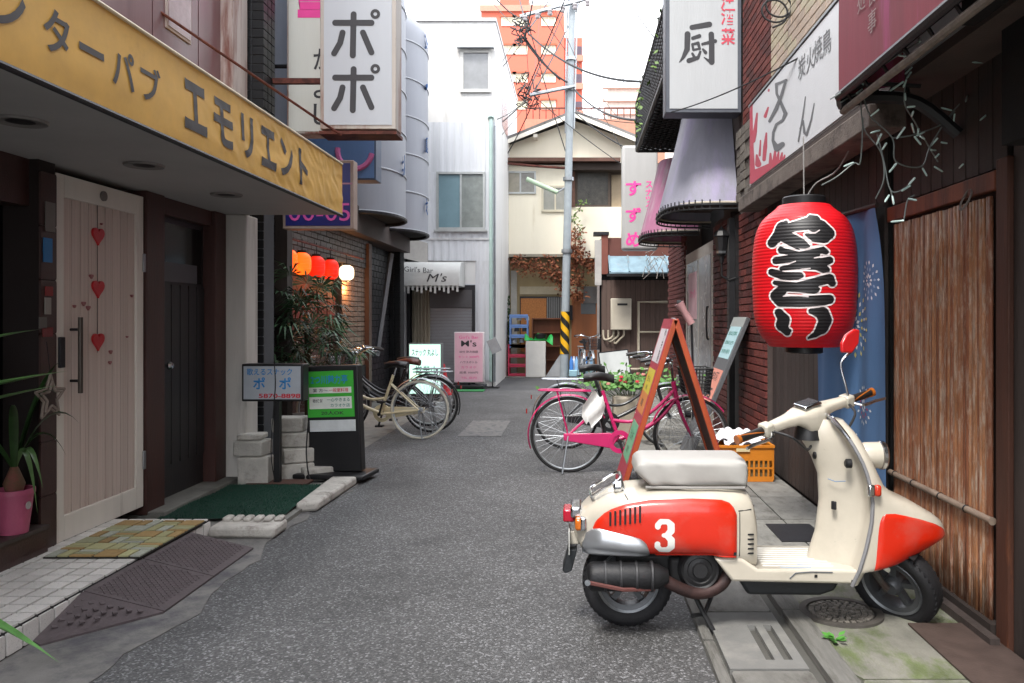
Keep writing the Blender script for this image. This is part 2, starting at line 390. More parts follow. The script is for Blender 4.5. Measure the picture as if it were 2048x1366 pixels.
# painted worn line at the junction
struct(MB().box(-1.35, -.85, 9.2, 10.6, .0, .0045).build('worn_marking', M('worn_paint', '6d6c6a', .8, var=.3, scale=20, col2='505052', amt=.5)))

# ================================================================ LEFT NEAR BUILDING (pub)
pub = thing('pub_building', 'pub with mauve upper panels, white heart door and dark door under the yellow awning', 'building', (-3.4, 3, 0))
m_brown = M('brown_tile', '3d2926', .35, var=.2, scale=9, rnd=.12)
m_grey = M('grey_soffit', 'a3a1a0', .7, var=.08, scale=2)
box('wall', M('pub_wall', '1b1817', .7), (-6.5, -3.06, -4, 6.5, 0, 9), pub)
m_mauve = M('mauve_glass_panel', '6b5054', .22, var=.18, scale=3, streak=1, rnd=.1, bump=.04, bscale=6, spec=.7)
y = 6.78; it = []
for k in range(9): it.append(((-2.98, y-.33-.665*k, 5.55), (.2, .65, 6.0)))
pieces('cladding_panel', m_mauve, UB if False else U0, it, pub)
for yy in (5.2, 5.85, 6.55):
    pass
w_ = box('window', M('reflection_strip_edge', 'a79a96', .5), (-2.88, -2.868, 5.62, 5.98, 3.4, 5.6), pub)  # pale strip painted as a reflection on the mauve glass, no window behind
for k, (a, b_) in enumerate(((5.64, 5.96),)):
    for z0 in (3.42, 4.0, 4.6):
        box('pane', M('painted_reflection', '9a8a8e', .1, var=.2, scale=8, spec=.8), (-2.867, -2.862, a, b_, z0, z0+.55), w_)  # lighter bands of the same painted reflection
box('pilaster', M('rust_stained_pilaster', 'b7aeab', .7, col2='6a3527', amt=.55, scale=5, streak=1), (-2.98, -2.78, 6.5, 6.79, 2.62, 9), pub, bevel=.004)
box('corner_column', M('grimy_white_column', 'c2beb8', .8, var=.14, scale=5, col2='8d8781', amt=.4, streak=1), (-3.2, -2.67, 6.5, 6.74, 0, 2.2), pub, bevel=.012)
# alcove with ledge
box('ledge', m_brown, (-3.06, -2.80, -2, 4.25, .0, .24), pub)
box('ledge_cap', M('ledge_cap', '3c3331', .5), (-3.06, -2.79, -2, 4.25, .24, .26), pub)
courses('tile', m_brown, pub, 'y', -2.85, 4.25, 4.385, .11, 2.14, .17, .3, .004, .016, 0)
box('pier', M('pier_core', '1d1413', .8), (-3.06, -2.85, 4.25, 4.385, 0, 2.2), pub)
box('alcove_window', m_darkglass, (-3.058, -3.04, -2, 4.25, .26, 1.95), pub)
box('alcove_header', m_brown, (-3.06, -2.9, -2, 4.25, 1.95, 2.2), pub)
# posted notices on the pier
nt = []
for (yy, z, h, w, c) in ((4.3, 1.72, .13, .07, '2d6fa6'), (4.32, 1.9, .16, .08, '6c6864'), (4.31, 1.5, .05, .06, '7e2b2b'), (4.3, 1.42, .09, .05, '8e8a84'), (4.26, 1.33, .06, .06, '5a5652'), (4.3, 1.28, .05, .08, '6b2a2a')):
    box('sticker', M('sticker_'+c, c, .5), (-2.836, -2.831, yy-w/2, yy+w/2, z-h/2, z+h/2), pub)
# white heart door
m_doorw = M('door_white', 'd4cfc6', .5, var=.08, scale=4, streak=1, col2='a39b90', amt=.3)
dr = MB()
for bx_ in ((4.39, 4.455, .115, 2.155), (5.19, 5.275, .115, 2.155), (4.455, 5.19, 2.03, 2.155), (4.455, 5.19, .115, .255)):
    dr.box(-2.9, -2.845, bx_[0], bx_[1], bx_[2], bx_[3])
door = dr.build('heart_door', m_doorw, pub, bevel=.004)
m_pinkb = M('pink_door_board', 'c3b4ab', .55, var=.14, scale=9, streak=1, rnd=.07, col2='a58a80', amt=.35)
n = 9; pieces('board', m_pinkb, UB, [((-2.872, 4.457+(k+.5)*.733/n, 1.1425), (.03, .733/n-.004, 1.773)) for k in range(n)], door)
hm = M('heart_red', 'b3232b', .35, var=.12, scale=30)
def heart(c, sz, nm='heart', mat=hm):
    pts = []
    for k in range(28):
        t = 2*math.pi*k/28; x = 16*math.sin(t)**3; yv = 13*math.cos(t)-5*math.cos(2*t)-2*math.cos(3*t)-math.cos(4*t)
        pts.append((c[0], c[1]+x/32*sz, c[2]+yv/32*sz))
    return MB().prism(pts, (.014, 0, 0)).build(nm, mat, door, bevel=.004)
for z in (1.85, 1.535, 1.22): heart((-2.857, 4.78, z), .115)
MB().tube([(-2.853, 4.78, 2.03), (-2.853, 4.78, 1.15)], .0015, 5).build('heart_string', m_dark, door)
for k in range(9):
    yy, z = random.uniform(4.5, 5.15), random.uniform(.95, 1.95)
    sz = random.uniform(.012, .035); heart((-2.8585, yy, z), sz, 'small_heart', M('faded_heart', '8f5a5c', .5))
MB().tube([(-2.80, 4.53, .93), (-2.80, 4.53, 1.36)], .013, 10).build('handle', M('dark_bronze', '4a443e', .4, .6), door, smooth=1)
b = MB(); 
for z in (1.0, 1.29): b.tube([(-2.86, 4.53, z), (-2.80, 4.53, z)], .008, 8)
b.build('handle_bracket', m_dark, door)
MB().lathe([(.0, 0), (.03, 0), (.03, .012), (0, .012)], (-2.845, 4.82, 2.09), 'x', 20).build('door_badge', M('badge', '6b6460', .5), door)
for z in (1.72, .42): box('hinge', m_steel, (-2.85, -2.835, 5.262, 5.29, z-.06, z+.06), door, bevel=.003)
box('lock', m_dark, (-2.846, -2.83, 4.40, 4.445, 1.08, 1.25), door, bevel=.004)
# dark timber door
m_dframe = M('dark_red_wood', '412824', .5, var=.25, scale=12, streak=1)
dd = MB().box(-3.0, -2.83, 5.29, 5.52, 0.05, 2.2).box(-3.0, -2.83, 6.3, 6.49, .05, 2.2).box(-3.0, -2.86, 5.52, 6.3, 2.08, 2.2).build('dark_door', m_dframe, pub, bevel=.005)
m_dd = M('charcoal_door', '2a292b', .38, var=.2, scale=8, streak=1)
box('panel', m_dd, (-2.99, -2.93, 5.52, 6.3, .07, 2.08), dd)
pieces('board', m_dd, UB, [((-2.925, 5.52+(k+.5)*.13, .95), (.016, .118, 1.3)) for k in range(6)], dd)
box('pane', m_darkglass, (-2.935, -2.925, 5.56, 6.26, 1.62, 2.04), dd)
box('notice', M('door_notice', '4a4a4e', .4), (-2.924, -2.92, 5.62, 6.18, 1.62, 1.76), dd)
MB().lathe([(0, .0), (.012, .0), (.012, .03), (.028, .04), (.03, .055), (.02, .07), (0, .072)], (-2.917, 5.66, 1.02), 'x', 20).build('handle', m_chrome, dd, smooth=1)
box('doorstep', m_conc, (-3.0, -2.72, 5.3, 6.5, 0, .07), pub, bevel=.006)
# tiled step
st = struct(box('tiled_step', M('grout', '1d1b1a', .9), (-3.06, -2.262, -2, 4.95, 0, .105)))
m_ftile = M('white_floor_tile', 'd2cfcb', .3, var=.1, scale=16, rnd=.13, col2='6f6a66', amt=.3)
it = [((-2.31-.099*i, 4.9-.099*j, .109), (.086, .086, .012)) for i in range(6) for j in range(24)]
it += [((-2.258, 4.9-.099*j, .055), (.012, .087, .088)) for j in range(24)]
pieces('tile', m_ftile, UB, it, st)

# ================================================================ YELLOW AWNING
aw = thing('awning', 'long yellow awning fascia with dark katakana lettering over the pub doors', 'awning', (-2.37, 4, 2.2))
m_yel = M('yellow_canvas', 'cfa452', .65, var=.1, scale=5, bump=.06, bscale=8, col2='bd9448', amt=.2)
def wr(y, v):
    w = max(0, min(1, (y-3.4)/2.2))
    p = Vector((y*4.2+v*1.6, v*2.6-y*.6, .3)); q = Vector((y*9+v*4, v*4-y*1.1, 5))
    a = 1-2.2*abs(noise.noise(p))+.8*(1-2.5*abs(noise.noise(q)))
    return .0045*w*(a-1)+.003*noise.noise(Vector((y*2, v*3, 1)))+.004*math.sin(v*6)
AY0, AY1 = -1.0, 6.53
def fz(v): return 2.2+v*.41
g = MB().grid(lambda u, v: (-1.9+wr(AY0+u*(AY1-AY0), v), AY0+u*(AY1-AY0), fz(v)), 700, 26)
g.build('fascia', m_yel, aw, smooth=80, fix=True)
MB().grid(lambda u, v: (-2.85+.95*u, AY1, fz(v)*1), 2, 2).build('end_panel', m_yel, aw)
MB().box(-2.85, -1.91, AY0, AY1-.004, 2.605, 2.615).build('top', m_yel, aw)
box('soffit', m_grey, (-3.05, -1.925, AY0, AY1-.003, 2.2, 2.225), aw)
MB().tube([(-1.905, AY0, 2.195), (-1.905, AY1, 2.195)], .014, 8).build('bottom_rail', m_dark, aw)
MB().tube([(-1.9, AY0, 2.614), (-1.9, AY1, 2.614)], .009, 8).build('top_rail', M('cream_rail', 'd8cdb2', .5), aw)
for yy in (3.42, 4.4, 5.44, 2.4):
    o = MB().lathe([(0, -.004), (.07, -.004), (.1, -.012), (.105, 0)], (-2.37, yy, 2.199), n=28).build('downlight', M('downlight_ring', '7c7876', .5), aw, smooth=1)
    MB().lathe([(0, -.006), (.055, -.006)], (-2.37, yy, 2.198), n=20).build('lens', m_dark, o)
m_ltr = M('awning_letter', '3d3a3c', .6, var=.1, bump=0)
def onfascia(ch, yc, z, w, h, bold=.02):
    o = text('letter', ch, m_ltr, aw, (-1.9, yc, z), YD, ZD, w, h, bold, ext=.0)
    me = o.data; bm = bmesh.new(); bm.from_mesh(me)
    for _ in range(3):
        es = [e for e in bm.edges if e.calc_length() > .035]
        if not es: break
        bmesh.ops.triangulate(bm, faces=bm.faces[:]); es = [e for e in bm.edges if e.calc_length() > .035]
        bmesh.ops.subdivide_edges(bm, edges=es, cuts=1); bmesh.ops.triangulate(bm, faces=bm.faces[:])
    off = base_of(aw)
    for v in bm.verts:
        yw, zw = v.co.y+off.y, v.co.z+off.z; v.co.x = -1.9+wr(yw, (zw-2.2)/.41)+.0035-off.x
    bm.to_mesh(me); bm.free(); return o
for k, ch in enumerate('エモリエント'):
    onfascia(ch, 4.0+.318*k, 2.405, .235 if ch != 'リ' and ch != 'ト' else .17, .25, .03)
for ch, yc, w in (('ン', 2.68, .17), ('タ', 2.93, .15), ('ー', 3.14, .16), ('パ', 3.36, .17), ('ブ', 3.58, .17)):
    onfascia(ch, yc, 2.40, w, .165 if ch != 'ー' else .03, .018)
MB().tube([P(303, 12, 290), P(682, 270, 232)], .011, 8).build('brace_rod', m_rust, aw)

# ================================================================ things at the pub front
mat_ = thing('doormat', 'doormat printed like yellow green stone paving in front of the heart door', 'doormat', (-2.5, 4.5, .12))
RM = Matrix.Rotation(R(-2), 4, 'Z')
box('backing', M('mat_backing', '1f1e18', .8), (-2.74, -2.24, 4.12, 4.86, .115, .123), mat_)
it = []; cw, cd = .5/4, .74/6
for i in range(4):
    for j in range(6):
        x0, y0 = -2.74+i*cw, 4.12+j*cd
        t = (i+j) % 3
        if t == 0: rs = [(0, .5, 0, 1), (.5, 1, 0, 1)]
        elif t == 1: rs = [(0, 1, 0, .33), (0, 1, .33, .66), (0, 1, .66, 1)]
        else: rs = [(0, 1, 0, 1)]
        for a, b_, c, d in rs:
            it.append(((x0+(a+b_)/2*cw, y0+(c+d)/2*cd, .125), ((b_-a)*cw-.012, (d-c)*cd-.012, .010)))
pieces('stone', [M('mat_green', '9a9b7a', .8, rnd=.2, var=.2, scale=25), M('mat_olive', 'a09d74', .8, rnd=.2, var=.2, scale=25), M('mat_grey', 'a0a396', .8, rnd=.2, var=.2), M('mat_ochre', '9a7f52', .8, rnd=.2, var=.2)], UB, it, mat_)
m_ramp = M('rubber_ramp', '4d4446', .75, var=.2, scale=14, bump=.3)
def ramp(y0, y1, label, corner=False):
    t = thing('kerb_ramp', label, 'ramp', (-2.07, (y0+y1)/2, 0), group='brown rubber kerb ramps along the tiled step')
    if corner: poly = [(-1.9, y1, .012), (-2.25, y1, .105), (-2.25, y0, .015)]; b = MB().prism([(-1.9, y1, 0), (-2.25, y1, 0), (-2.22, y0, 0), (-2.15, y0-.02, 0)], (0, 0, .012))
    b = MB()
    if not corner:
        b.prism([(-1.88, y0+.004, 0), (-1.88, y0+.004, .014), (-2.25, y0+.004, .106), (-2.25, y0+.004, 0)], (0, y1-y0-.008, 0))
    else:
        b.add([(-1.88, y1-.004, 0), (-2.25, y1-.004, 0), (-2.25, y0, 0), (-2.2, y0-.03, 0), (-1.88, y1-.004, .014), (-2.25, y1-.004, .106), (-2.25, y0, .015), (-2.2, y0-.03, .012)],
              [(0, 1, 2, 3), (4, 5, 1, 0), (5, 6, 2, 1), (6, 7, 3, 2), (7, 4, 0, 3), (4, 7, 6, 5)])
    b.build('wedge', m_ramp, t, fix=True)
    s_ = MB(); sl = math.atan2(.092, .37); mr = Matrix.Rotation(sl, 3, 'Y')
    n1, n2 = 8, int((y1-y0)/.05)
    for i in range(n1):
        for j in range(n2*2):
            x = -1.92-.3*i/(n1-1); yv = y0+.03+(j+.5*(i % 2))*(y1-y0-.04)/(n2*2)
            z = .014+(.106-.014)*(-1.88-x)/.37
            if corner:
                lim = y1-(y1-y0)*(-1.88-x+.02)/.39
                if yv < lim+.04 or j % 2: continue
                z = .0135+(.106-.014)*max(0, (-1.88-x)/.37)*((yv-y0)/(y1-y0))*.93
                s_.obox((x, yv, z+.002), (.02, .02, .006), mr @ rotz(R(45)))

    if not corner:
        for sg in (-1, 1):
            for k in range(-9, int((y1-y0)/.036)+1):
                ya_ = y0+.03+k*.036; pts = []
                for q in range(12):
                    f_ = q/11; yv = ya_+(.3*f_ if sg > 0 else .3-.3*f_); x = -1.92-.3*f_
                    if y0+.02 < yv < y1-.02: pts.append((x, yv, .0135+.092*(-1.88-x)/.37))
                if len(pts) > 1: s_.tube([pts[0], pts[-1]], .005, 4)
    stuff(s_.build('stud', m_ramp, t))
ramp(3.66, 4.16, 'middle brown rubber kerb ramp with a diamond stud pattern')
ramp(4.16, 4.68, 'brown rubber kerb ramp nearest the green mat and white stones')
ramp(3.32, 3.66, 'tapered corner kerb ramp at the near end of the row', True)
gm = thing('turf_mat', 'dark green artificial turf mat in front of the dark door', 'mat', (-2.4, 5.6, 0))
def gmz(x, yv): return .045+.01*math.sin(x*9)*math.sin(yv*7)
MB().grid(lambda u, v: (-2.74+.80*v, 5.2+1.1*u, gmz(-2.74+.8*v, 5.2+1.1*u)), 14, 10).build('sheet', M('turf_green', '1c3a30', .95, var=.3, scale=40, bump=.8, bscale=400), gm, smooth=1)
b = MB()
for k in range(9000):
    x, yv = random.uniform(-2.74, -1.94), random.uniform(5.2, 6.3); z = gmz(x, yv); a = random.uniform(0, 6.28); h = random.uniform(.008, .016)
    b.add([(x-.002, yv, z-.001), (x+.002, yv, z-.001), (x+.006*math.cos(a), yv+.006*math.sin(a), z+h)], [(0, 1, 2)])
stuff(b.build('tuft', M('turf_blade', '234a3c', .8), gm))
struct(box('entrance_slab', m_conc, (-2.85, -1.9, 4.97, 6.45, 0, .03)))
m_wst = M('weathered_white_stone', 'b0aca5', .85, var=.15, scale=12, bump=.5, bscale=50, col2='7d7770', amt=.4)
ks = thing('kerb_stone', 'white kerb stone with bumpy top at the near corner of the turf mat', 'stone', (-2.05, 5.05, 0), R(0))
MB().box(-2.25, -1.84, 4.9, 5.13, .004, .075).build('block', m_wst, ks, bevel=.02)
b = MB()
for k in range(6): b.obox((-2.2+.065*k, 5.08, .085), (.05, .09, .03))
b.build('bump', m_wst, ks, bevel=.012)
MB().prism([(-1.94, 5.55, .004), (-1.8, 5.6, .004), (-1.77, 6.5, .004), (-1.98, 6.5, .004)], (0, 0, .07)).build('long_kerb_stone', m_wst, None, bevel=.02, loc=(-1.87, 6, 0))
tag(bpy.data.objects['long_kerb_stone'], 'long low white stone along the far road side of the turf mat', 'stone')
# breeze block stack
m_blk = M('broken_block', 'b2afa8', .9, var=.15, scale=9, bump=.5, bscale=60, col2='86827a', amt=.35, rnd=.12)
blk = [((-2.56, 6.42, .13), (.24, .16, .24), 3, 'pale square block standing at the front bottom of the block heap'),
       ((-2.60, 6.46, .315), (.24, .2, .12), -4, 'pale block lying on top of the square front block'),
       ((-2.62, 6.50, .40), (.2, .18, .045), 6, 'thin broken slab topping the front blocks beside the white column'),
       ((-2.36, 6.75, .08), (.3, .22, .13), 20, 'pale block at the bottom of the heap behind the sign post'),
       ((-2.33, 6.76, .21), (.28, .2, .12), 30, 'pale block second from the ground behind the sign post'),
       ((-2.37, 6.78, .335), (.24, .18, .12), 12, 'pale block third from the ground behind the sign post'),
       ((-2.42, 6.8, .46), (.26, .2, .12), 4, 'pale block on top of the heap behind the sign post'),
       ((-2.14, 6.72, .06), (.3, .16, .11), 35, 'low pale block lying between the heap and the green sign')]
for c, sz, a, lb in blk:
    tag(MB().obox((0, 0, 0), sz, rotz(R(a))).build('concrete_block', m_blk, None, bevel=.012, at=c), lb, 'block', 'broken concrete blocks heaped by the white column')
# little post sign
ps = thing('post_sign', 'small blue lettered snack bar sign on a black post over the block heap', 'sign', (-2.42, 6.33, 0))
s = 252.0; X0, X1 = (483-1150)/s, (606-1150)/s; Y = F/s
Z0, Z1 = HE-(803-638)/s, HE-(728-638)/s
box('cabinet', m_black, (X0, X1, Y, Y+.14, Z0, Z1), ps, bevel=.008)
box('face', M('lightbox_face', 'a9b0b8', .35, var=.05), (X0+.018, X1-.018, Y-.004, Y+.01, Z0+.018, Z1-.018), ps)
xc = (X0+X1)/2
text('lettering', '歌えるスナック', m_blue, ps, (xc-.02, Y-.004, Z1-.062), XD, ZD, .36, .055, .012)
text('lettering', 'ポ　ポ', m_blue, ps, (xc, Y-.004, Z0+.145), XD, ZD, .3, .095, .02)
text('lettering', '5870-8898', m_red, ps, (xc+.06, Y-.004, Z0+.045), XD, ZD, .33, .035, .02)
box('post', m_black, (P(545, 0, s).x, P(557, 0, s).x, Y+.02, Y+.07, .05, Z0), ps)
box('foot', M('rust_foot', '5a4038', .7), (-2.6, -2.12, Y-.04, Y+.14, .036, .05), ps)
MB().tube(smoothpts([(xc+.02, Y-.012, Z1+.02), (xc+.03, Y-.015, Z1-.15), (xc+.02, Y-.012, Z0), (xc-.01, Y+.0, .3), (xc+.02, Y, .06)]), .004, 6).build('cord', m_cable, ps)
# green stand sign
gs = thing('stand_sign', 'black stand sign with a bright green poster beside the post sign', 'sign', (-2.0, 6.75, 0), R(-7), local=True)
w, h = .46, .93
lean = Matrix.Rotation(R(-4), 4, 'X')
MB().box(-w/2, w/2, -.05, .05, .07, h+.03).xf(Matrix.Rotation(R(-2.2), 4, 'Y')).build('body', m_black, gs, bevel=.01)
tl = Matrix.Rotation(R(-2.2), 4, 'Y'); tl3 = tl.to_3x3()
MB().box(-w/2+.012, w/2-.04, -.056, -.049, .53, .915).xf(tl).build('poster', M('poster_green', '3fa83a', .4, var=.04, bump=0), gs)
MB().box(-w/2+.025, w/2-.035, -.056, -.049, .41, .505).xf(tl).build('blank_panel', M('blank_white', 'c4c8c9', .4), gs)
MB().box(-w/2+.03, w/2-.06, -.0585, -.055, .73, .78).xf(tl).build('label_strip', M('strip_white', 'd4d8d0', .4), gs)
MB().box(-w/2+.03, w/2-.06, -.0585, -.055, .6, .70).xf(tl).build('label_strip', M('strip_white', 'd4d8d0', .4), gs)
def gt(b, x, z, w_, h_, m_, bo=.01): text('lettering', b, m_, gs, tl @ Vector((x, -.0585, z)), tl3 @ XD, tl3 @ ZD, w_, h_, bo, .0015)
gt('2つ川魅力亭', -.02, .845, .32, .075, m_blue); gt('宴 方〜', -.1, .755, .13, .03, m_ink); gt('一般室料理', .06, .755, .17, .032, m_red)
gt('歌練気', -.125, .668, .09, .03, m_ink); gt('一心やきまる', .055, .675, .2, .03, M('teal_ink', '2a7a6a')); gt('カラオケ店', .07, .628, .17, .03, M('teal_ink', '2a7a6a')); gt('20人OK', -.0, .565, .2, .034, m_ink, .02)
MB().box(-.31, .30, -.2, .17, .03, .07).build('foot', m_black, gs, bevel=.012)
for sx in (-.2, .2):
    for sy in (-.13, .13): MB().lathe([(0, -.012), (.028, -.012), (.028, .012), (0, .012)], (sx, sy, .028), 'x', 14).build('caster', m_rubber, gs, smooth=1)
# cable on the ground
tag(MB().tube(smoothpts([(-2.2, 6.6, .5), (-2.21, 6.58, .25), (-2.15, 6.5, .04), (-2.0, 6.35, .01), (-1.86, 6.6, .01)]), .006, 6).build('cord', m_cable), 'thin black power cord running from the stand sign along the road edge', 'cord')

# alcove plants
def blade(base, tip, w, droop, mat, parent):
    a, t = Vector(base), Vector(tip); n = 9; side = (t-a).cross(ZD).normalized(); V = []; Fc = []
    for i in range(n+1):
        u = i/n; p = a.lerp(t, u)+Vector((0, 0, droop*4*u*(1-u))); ww = w*(math.sin(math.pi*min(1, u*.85+.15)))**.7*(1-u**6)
        V += [p-side*ww, p-Vector((0, 0, ww*.5)), p+side*ww]
        if i:
            k = 3*i; Fc += [(k-3, k-2, k+1, k), (k-2, k-1, k+2, k+1)]
    return MB().add(V, Fc).build('leaf', mat, parent, smooth=80)
m_leafl = M('long_leaf', '527d42', .35, var=.25, scale=20, bump=0); m_leafm = M('long_leaf_mid', '4a6b3c', .4, var=.25, scale=20, bump=0); m_leafd = M('long_leaf_dark', '27401f', .4, var=.3, scale=20, bump=0)
pp = thing('potted_plant', 'spiky long leaved plant in a pink pot on the brown ledge', 'plant', (-2.86, 4.08, .26))
MB().lathe([(0, 0), (.062, 0), (.085, .2), (.092, .2), (.092, .225), (.082, .225), (.078, .19), (0, .19)], (-2.86, 4.08, .26), n=32).build('pot', M('pink_pot', 'a04d68', .4), pp, smooth=1)
MB().lathe([(0, 0), (.02, 0), (.02, .003)], (-2.775, 4.06, .405), 'x', 16).build('pot_label', M('pot_label', 'a7a2a0', .5), pp)
MB().lathe([(.03, .18), (.05, .25), (.02, .33), (0, .36)], (-2.86, 4.08, .26), n=14).build('stem', M('plant_stem', '5a4632', .8, col2='7c3a3a'), pp, smooth=1)
c = Vector((-2.86, 4.08, .58))
for tip, w, dr_, mm in (((-2.6, 3.7, .95), .02, .1, m_leafd), ((-2.8, 4.35, 1.12), .018, .1, m_leafd), ((-2.66, 4.0, .5), .018, .16, m_leafm), ((-2.72, 4.05, .36), .018, .2, m_leafm), ((-2.6, 4.2, .8), .022, .16, m_leafd), ((-2.7, 4.25, .62), .02, .16, m_leafd), ((-2.9, 3.5, 1.05), .02, .1, m_leafd), ((-2.75, 4.25, .95), .018, .16, m_leafd)):
    blade(c, tip, w, dr_, mm, pp)
p2 = thing('potted_plant', 'striped long leaved plant in a red pot reaching in at the near left edge', 'plant', (-2.42, 2.75, .11))
MB().lathe([(0, 0), (.1, 0), (.13, .26), (.115, .26), (.1, .22), (0, .22)], (-2.42, 2.75, .11), n=28).build('pot', M('red_pot', '8f1f1c', .4), p2, smooth=1)
c = Vector((-2.42, 2.75, .45))
MB().tube([(-2.42, 2.75, .3), (-2.41, 2.76, .7), (-2.43, 2.78, 1.15)], .018, 8).build('stem', M('plant_stem', '5a4632', .8), p2, smooth=1)
for a0, tip, w, dr_, mm in (((-2.43, 2.78, 1.15), P(80, 659, 440), .026, .03, m_leafl), ((-2.43, 2.78, 1.02), P(136, 742, 430), .03, .02, m_leafl), ((-2.43, 2.78, .95), P(120, 770, 432), .022, .02, m_leafl),
                      ((-2.42, 2.75, .42), P(120, 1326, 660), .026, .06, m_leafl), ((-2.42, 2.75, .4), P(60, 1290, 650), .022, .06, m_leafl), ((-2.42, 2.75, .5), (-2.75, 3.1, .5), .02, .15, m_leafd), ((-2.43, 2.78, 1.1), (-2.7, 3.5, 1.0), .018, .1, m_leafd)):
    blade(a0, tip, w, dr_, mm, p2)
bp = thing('shrub', 'dark bushy indoor shrub behind the spiky plants in the alcove', 'plant', (-2.97, 3.6, .26))
b = MB()
for k in range(420):
    c = Vector((random.uniform(-3.03, -2.9), random.uniform(3.1, 4.0), random.gauss(.85, .3))); d = Vector((random.uniform(-1, 1), random.uniform(-1, 1), random.uniform(-.6, .6))).normalized()*.05; e = d.orthogonal().normalized()*.016
    b.add([c-d, c+e, c+d, c-e], [(0, 1, 2, 3)])
stuff(b.build('foliage', M('dark_leaf', '14200f', .6, var=.3), bp))
MB().tube([(-2.97, 3.6, .26), (-2.97, 3.6, .9)], .015, 6).build('stem', M('plant_stem', '5a4632'), bp)
sr = thing('star_ornament', 'twig star ornament hanging on the brown pier beside the heart door', 'ornament', (-2.8, 4.2, 1.0))
cst = Vector((-2.80, 4.27, .93))
for rr in (.125, .09):
    b = MB()
    pts = [cst+Vector((.01*(rr < .1), (rr if k % 2 == 0 else rr*.45)*math.sin(2*math.pi*k/10), (rr if k % 2 == 0 else rr*.45)*math.cos(2*math.pi*k/10))) for k in range(10)]
    for k in range(10): b.tube([pts[k], pts[(k+1) % 10]], .007, 6)
    b.build('star_frame', M('dry_twig', '8c8178', .9, bump=.5), sr)
MB().tube([cst+Vector((0, 0, .12)), cst+Vector((-.02, 0, .3))], .002, 5).build('hanging_string', m_dark, sr)
# ================================================================ LEFT SECOND BUILDING (izakaya with lanterns)
iz = thing('izakaya_building', 'dark tiled izakaya with glowing paper lanterns over its recessed entrance', 'building', (-3.6, 10, 0))
m_btile = M('black_tile', '121316', .4, var=.2, scale=20, rnd=.2, spec=.35)
m_core = M('dark_core', '131314', .9)
box('wall', m_core, (-7, -3.34, 7.1, 14.6, 0, 8), iz)
box('pier', M('pier_mortar', '4c4e52', .9), (-3.3, -2.665, 6.83, 7.08, 0, 8), iz)
courses('tile', m_btile, iz, 'x', 6.83, -2.98, -2.65, .3, 6.0, .11, .075, .008, .016, 0)
courses('tile', m_btile, iz, 'y', -2.665, 6.83, 7.08, 2.4, 6.0, .085, .075, .008, .016, 0)
box('side_wall', m_core, (-3.34, -3.0, 7.08, 8.0, 0, 8), iz)
courses('tile', m_btile, iz, 'y', -3.0, 7.08, 8.0, .1, 2.5, .23, .075, .008, .02, .5)
MB().tube([(-2.77, 6.78, 0.2), (-2.77, 6.78, 2.6)], .014, 8).build('conduit', M('grey_pipe', '8d9092', .5), iz)
box('corner_post', m_darkwood, (-3.05, -2.86, 7.95, 8.1, 0, 2.6), iz)
m_lt = M('tan_tile', '7b6656', .5, var=.15, scale=20, rnd=.2, col2='5a4a3f')
# header tiles above the lanterns, tile pier beside the entrance
box('header_core', M('tile_mortar', '4a443f', .9), (-3.34, -3.2, 8.1, 12.35, 2.12, 2.55), iz)
courses('tile', M('header_tile', '4a4643', .5, rnd=.2), iz, 'y', -3.2, 8.1, 12.35, 2.12, 2.55, .24, .072, .012, .02)
box('tile_pier', M('tile_mortar', '3a3430', .9), (-3.34, -3.22, 11.0, 12.2, .65, 2.12), iz)
courses('tile', m_lt, iz, 'y', -3.22, 11.0, 12.2, .65, 2.12, .2, .075, .012, .02, 0)
box('pier_base', m_core, (-3.34, -3.19, 11.0, 12.35, 0, .65), iz)
box('pier_trim', M('trim_brown', '4a3328', .6), (-3.34, -3.14, 12.2, 12.36, 0, 2.5), iz)
box('beam', M('fascia_brown', '4a3f3b', .7, var=.2, streak=1), (-3.34, -3.0, 8.0, 14.55, 2.55, 2.92), iz)
# recessed entrance: warm interior
box('doorway_back', M('doorway_dark', '3a201a', .8, var=.3, scale=5), (-3.339, -3.3, 8.1, 11.0, 0, 2.12), iz)
for k in range(7): box('noren_strip', M('dark_red_noren', '5c1d1b', .8), (-3.29, -3.28, 8.2+.4*k, 8.56+.4*k, 1.2, 1.7), iz)
courses('tile', m_btile, iz, 'y', -3.34, 12.36, 14.55, .1, 2.55, .23, .1, .01, .025, .5)
box('far_pier', m_core, (-3.34, -3.12, 14.3, 14.6, 0, 2.55), iz)
courses('tile', m_btile, iz, 'x', 14.3, -3.34, -3.12, .1, 2.55, .11, .1, .01, .02, 0)
MB().tube([(-3.2, 12.9, .75), (-3.1, 13.5, 2.45)], .045, 4).build('leaning_pole', M('pole_grey', '5a5c60', .5), iz)
box('upper_wall', M('upper_grey', '62656c', .7, var=.1), (-3.34, -3.12, 8.0, 14.5, 2.92, 8), iz)
